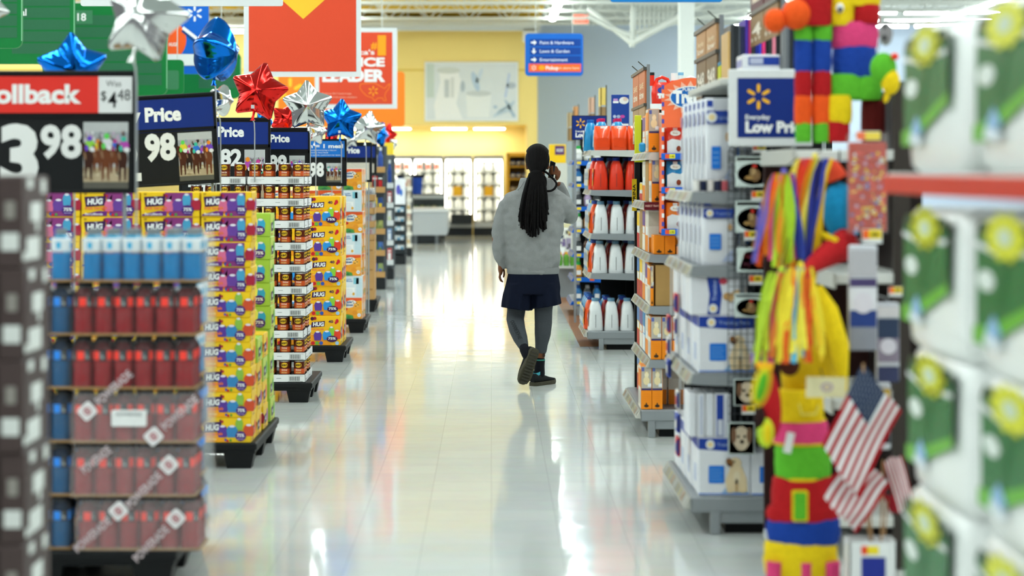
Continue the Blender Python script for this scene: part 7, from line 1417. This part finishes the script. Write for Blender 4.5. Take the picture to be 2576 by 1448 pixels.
# sweatshirt
def fleece(h, name):
    m = M(h, .95, noise=.2, nscale=260, bump=.22, bscale=8, bdist=.04, name=name); return m
SW = fleece('838586', 'grey_fleece')
b = MB()
b.loft([ringq(*a, n=40, fold=f_, nf=7, ph=p_) for a, f_, p_ in (((470, 1352, 36, .088), 0, 0), ((478, 1350, 54, .102), 0, 0), ((489, 1347, 74, .118), 0, 0), ((505, 1344, 81, .130), .0, 0), ((540, 1342, 79, .142), .01, .5), ((580, 1341, 74, .143), .02, 1), ((620, 1340, 69, .140), .03, 1.4), ((650, 1340, 67.5, .138), .035, 1.8), ((664, 1341, 67, .136), .02, 2.0), ((669, 1341, 64.5, .131), 0, 0), ((680, 1341, 64.5, .131), 0, 0), ((687, 1341, 64, .128), 0, 0))], SW)
limb(b, [(q(1296, 508), .070), (q(1274, 522), .066), (q(1261, 556), .060), (q(1255, 590, -.005), .056), (q(1255, 612, -.005), .056), (q(1258, 636), .053), (q(1260, 652, .005), .046), (q(1262, 664, .008), .034), (q(1263, 669, .009), .033)], SW, 18)
limb(b, [(q(1404, 508), .076), (q(1418, 515, .02), .074), (q(1430, 536, .06), .070), (q(1432, 545, .11), .068), (q(1424, 520, .16), .058), (q(1414, 490, .14), .050), (q(1409, 470, .12), .038)], SW, 18)
o = grow(b.build('sweatshirt', person), .0085, 5)
tx = bpy.data.textures.new('cloth_folds', 'CLOUDS'); tx.noise_scale = .085; tx.noise_depth = 1; dm = o.modifiers.new('folds', 'DISPLACE'); dm.texture = tx; dm.strength = .030; dm.mid_level = .5; dm.texture_coords = 'LOCAL'
# rolled hood collar
b = MB()
rings = [ringq(482, 1350, 55, .108, n=28), ringq(470, 1351, 49, .104, n=28, fold=.02, nf=5), ringq(455, 1352, 47, .104, -.005, n=28, fold=.03, nf=5), ringq(447, 1353, 43, .094, -.005, n=28), ringq(450, 1353, 38, .084, n=28), ringq(470, 1352, 36, .082, n=28)]
b.loft(rings, SW, False); b.tube([q(1303, 478, -.10), q(1311, 468, -.108), q(1318, 456, -.10)], .004, SW, 6); b.build('hood_collar', person)
b = MB(); b.loft([ringq(672, 1341, 65.5, .133, n=40), ringq(674, 1341, 65.8, .134, n=40), ringq(686, 1341, 65.2, .131, n=40), ringq(688, 1341, 64, .128, n=40)], fleece('7d7f80', 'grey_rib'), False); b.build('hem_band', person)
# shorts
SHM = M('0b1122', .8, noise=.12, nscale=30, bump=.1, bscale=40, spec=.1)
b = MB()
b.loft([ringq(*a, n=40, fold=f_, nf=10) for a, f_ in (((681, 1341, 62, .124), 0), ((700, 1341, 65, .130), .01), ((722, 1340, 69, .136), .015), ((738, 1338, 70, .134), .02))], SHM)
b.loft([ringq(712, 1306, 33, .115, n=40), ringq(740, 1302, 38, .125, n=40, fold=.03, nf=9), ringq(760, 1300, 39, .130, n=40, fold=.05, nf=9), ringq(776, 1299, 38.5, .131, n=40, fold=.075, nf=9, tilt=-.12)], SHM)
b.loft([ringq(712, 1372, 33, .115, n=40), ringq(740, 1373, 35.5, .122, n=40, fold=.03, nf=9, ph=1), ringq(756, 1374, 36.5, .126, n=40, fold=.05, nf=9, ph=1), ringq(770, 1374, 37, .126, n=40, fold=.07, nf=9, ph=1, tilt=.16)], SHM)
grow(b.build('shorts', person), .0065, 2)
# leggings
LG = M('3c4045', .85, noise=.1, nscale=120, bump=.35, bscale=26)
b = MB(); limb(b, [(q(1305, 738, .02), .080), (q(1299, 778, .03), .071), (q(1296, 802, .02), .069), (q(1301, 828, -.08), .064), (q(1309, 850, -.16), .056), (q(1316, 868, -.215), .042)], LG, 18); grow(b.build('legging', person), .0065, 3)
b = MB(); limb(b, [(q(1369, 738, .01), .080), (q(1367, 780, .01), .070), (q(1367, 812, .01), .068), (q(1365, 842, -.01), .062), (q(1362, 866, -.01), .049), (q(1361, 880, -.01), .046)], LG, 18); grow(b.build('legging', person), .0065, 3)
f = F(q(1288, 806, -.108), (.083, -.175, -.166), (.88, .2, .23)); b = MB(); b.text('0000EEHE', 0, -.016, .032, f, M('1c1f22', .8), w=.20, bold=.0); b.build('leg_print', person)
b = MB(); b.oval(0, 0, .011, .017, F(q(1368, 893, -.0445), (.9, .35, 0), (0, -.05, 1)), M('2e1c15', .6)); b.build('ankle_tattoo', person)
# socks
SK = M('0c0e16', .9, noise=.1, bump=.2); TEAL = M('3f97a5', .8, noise=.06)
b = MB(); limb(b, [(q(1317, 870, -.226), .034), (q(1320, 879, -.245), .039), (q(1326, 892, -.262), .040)], SK); b.build('sock', person)
b = MB(); limb(b, [(q(1358, 905, -.01), .0395), (q(1357, 920, -.01), .0395), (q(1357, 940, -.01), .042)], SK); s_ = b.build('sock', person); b = MB(); b.tube([q(1358, 903, -.01), q(1358, 906, -.01)], .0405, M('2f7f72', .8), 16); b.build('sock_band', s_)
# shoes: local +Y heel to toe, +Z up from the sole
UP = M('0e1012', .75, noise=.15, nscale=60, bump=.3, bscale=120); SOLE = M('3f3c2f', .65, noise=.08, bump=.3, bscale=60); SOLE2 = M('36342c', .65, noise=.06)
def shoe(mtx, nm):
    def sec(y, hw, z0, z1, pw=.7, n=20): return [Vector((hw*math.copysign(abs(math.cos(t_))**pw, math.cos(t_)), y, (z0+z1)/2+(z1-z0)/2*math.copysign(abs(math.sin(t_))**pw, math.sin(t_)))) for t_ in (2*PI*i/n for i in range(n))]
    prof = [(-.072, .018), (-.066, .030), (-.045, .039), (.0, .040), (.06, .043), (.12, .052), (.165, .050), (.195, .040), (.212, .024), (.218, .012)]
    b = MB(); out = [(-x, y) for y, x in prof]+[(x, y) for y, x in prof[::-1]]; n = len(out); out = out[::-1]
    lo = [Vector((x*.96, y, .004*(1-.0))+(0, 0, .0)) if False else Vector((x*.96, y, .0+.02*max(0, (y-.15)/.07)**2)) for x, y in out]; mid = [Vector((x*1.04, y*1.01, .012+.02*max(0, (y-.15)/.07)**2)) for x, y in out]; hi = [Vector((x*1.0, y, .034+.014*max(0, (y-.15)/.07)**2)) for x, y in out]
    b.loft([lo, mid, hi], SOLE, True, True)
    for i in range(11):
        y = -.05+i*.024; b.box((-.032, y, -.004), (.032, y+.013, .002), SOLE2, .002)
    b.xf(mtx); u = MB(); u.loft([sec(-.070, .022, .03, .095), sec(-.055, .034, .03, .105), sec(-.02, .039, .03, .100), (sec(.03, .041, .03, .092)), sec(.07, .044, .03, .080), sec(.12, .049, .03, .064), sec(.165, .046, .03, .056), sec(.198, .034, .032, .048), sec(.212, .016, .034, .042)], UP); u.xf(mtx); sh = u.build('shoe', person)
    b.build('sole', sh)
    c = MB(); c.loft([[Vector((.036*math.cos(t_), -.022+.042*math.sin(t_), z+.01*math.sin(t_))) for t_ in (2*PI*i/20 for i in range(20))] for z in (.088, .108, .112)], TEAL, False); c.xf(mtx); c.build('collar', sh)
    for sd in (1, -1):
        m = MB(); f = F((sd*.0475, .0, .0), (0, 1, 0), (sd*-.25, 0, 1)); f.u, f.v = Vector((sd*.06, 1, -.1)).normalized(), Vector((sd*-.25, 0, 1)).normalized(); pl = [(-.005, .052), (.02, .046), (.05, .056), (.09, .074), (.05, .064), (.02, .058), (.002, .066)]
        m.flat(pl if sd > 0 else pl[::-1], f, M('7d7850', .6)); m.xf(mtx); m.build('side_mark', sh)
def basis(o, yv, zv):
    yv = Vector(yv).normalized(); zv = Vector(zv); zv = (zv-yv*zv.dot(yv)).normalized(); xv = yv.cross(zv); m = Matrix((xv, yv, zv)).transposed().to_4x4(); m.translation = o; return m
heel = q(1340, 900, -.300); toe_dir = Vector((-.098, .005, -.262))
shoe(basis(heel, toe_dir, (-.42, 1, .0)), 'left')
rz_ = -.62; shoe(Matrix.Translation(q(1352, 970.3, -.02)) @ Matrix.Rotation(rz_, 4, 'Z'), 'right')
# hair: cap of locs and a long tied bundle
HR = M('060506', .7, spec=.12, noise=.3, nscale=60, bump=.5, bscale=180); HR2 = M('0c090a', .7, spec=.12, noise=.3, nscale=60, bump=.5, bscale=180)
r_ = random.Random(11); cap = MB(); cap.ell(hc+Vector((0, -.022, .022)), (.094, .108, .112), HR, 24, 16); root = q(1349, 436, -.118)
for i in range(30):                                   # locs combed back over the skull to the tie
    a = -1.45+2.9*i/29; pts = []
    for j in range(9):
        f_ = j/8; th = .15+f_*1.95; ctr = hc+Vector((0, -.022, .022)); d = Vector((math.sin(a)*math.sin(th*.5+.75), -math.sin(th-.55), math.cos(th-.55)*math.cos(a*.62))).normalized(); p = ctr+Vector((d.x*.096, d.y*.110, d.z*.115)); pts.append(p.lerp(root+Vector((math.sin(a)*.03, 0, 0)), max(0, f_-.62)/.38*.85))
    cap.tube(pts, .0095, HR if i % 3 else HR2, 7)
cap.ell(root+Vector((0, .02, 0)), (.05, .05, .035), HR, 14, 10); cap.build('hair_cap', person)
bun = MB()
for i in range(74):
    u = r_.uniform(-1, 1); w_ = r_.uniform(-1, 1); u0 = u*.052; yend = 592-30*abs(u)**1.3*1.0+r_.uniform(-42, 8); xe = 1343+u*36+r_.uniform(-3, 3)
    dyb = -.142-.016*w_-.02*(1-u*u); pts = [q(1349+u*16, 436, -.10-.015*w_), q(1348+u*23, 458, -.128-.012*w_), q(1346+u*30, 490, dyb-.004), q(1344+u*35, 525, dyb-.005), q(1343+u*36+r_.uniform(-1.5, 1.5), (525+yend)/2, dyb-.002), q(xe, yend, dyb+.006)]
    bun.tube(pts, [.009, .0095, .0095, .009, .0088, .007], HR if i % 4 else HR2, 6); bun.ell(pts[-1], .0082, HR, 6, 5)
bun.loft([ringq(432, 1349, 15, .035, -.11, n=16), ringq(460, 1348, 21, .03, -.125, n=16), ringq(500, 1345, 31, .025, -.14, n=16), ringq(545, 1343, 33, .022, -.142, n=16), ringq(568, 1343, 28, .015, -.142, n=16)], HR); bun.build('locs', person)
lp = MB(); pts = [q(1362, 440, -.10), q(1371, 446, -.118), q(1373, 462, -.125), q(1371, 478, -.13), q(1384, 480, -.135), q(1395, 474, -.13), q(1400, 463, -.115), q(1395, 453, -.10), q(1386, 444, -.07), q(1378, 436, -.05), q(1368, 430, -.05)]
fine = []
for i in range(len(pts)-1):
    p0, p1, p2, p3 = pts[max(0, i-1)], pts[i], pts[i+1], pts[min(len(pts)-1, i+2)]
    for k in range(4): t_ = k/4; fine.append(.5*((2*p1)+(p2-p0)*t_+(2*p0-5*p1+4*p2-p3)*t_*t_+(3*p1-p0-3*p2+p3)*t_**3))
lp.tube(fine+[pts[-1]], .0088, HR, 8); lp.build('loose_loc', person)
# phone
mtx = Matrix.Translation(P(1388, 428, YP+.045)) @ Matrix.Rotation(math.radians(-58), 4, 'Z') @ Matrix.Rotation(math.radians(14), 4, 'Y')
t = empty('phone', mtx.translation, 'dark phone held to the right ear of the shopper', 'phone'); t.rotation_euler = mtx.to_euler()
b = MB(); b.box((-.034, -.005, -.070), (.034, .005, .070), M('1d2228', .3), .004, 2); b.build('case', t); b = MB(); b.rect(-.030, -.062, .030, .062, F((.0, .0056, 0), (-1, 0, 0)), M('0b0d10', .1)); b.build('screen', t); b = MB(); b.oval(-.018, .052, .006, .012, F((0, -.0056, 0)), M('3a3f46', .2)); b.build('camera_lens', t)
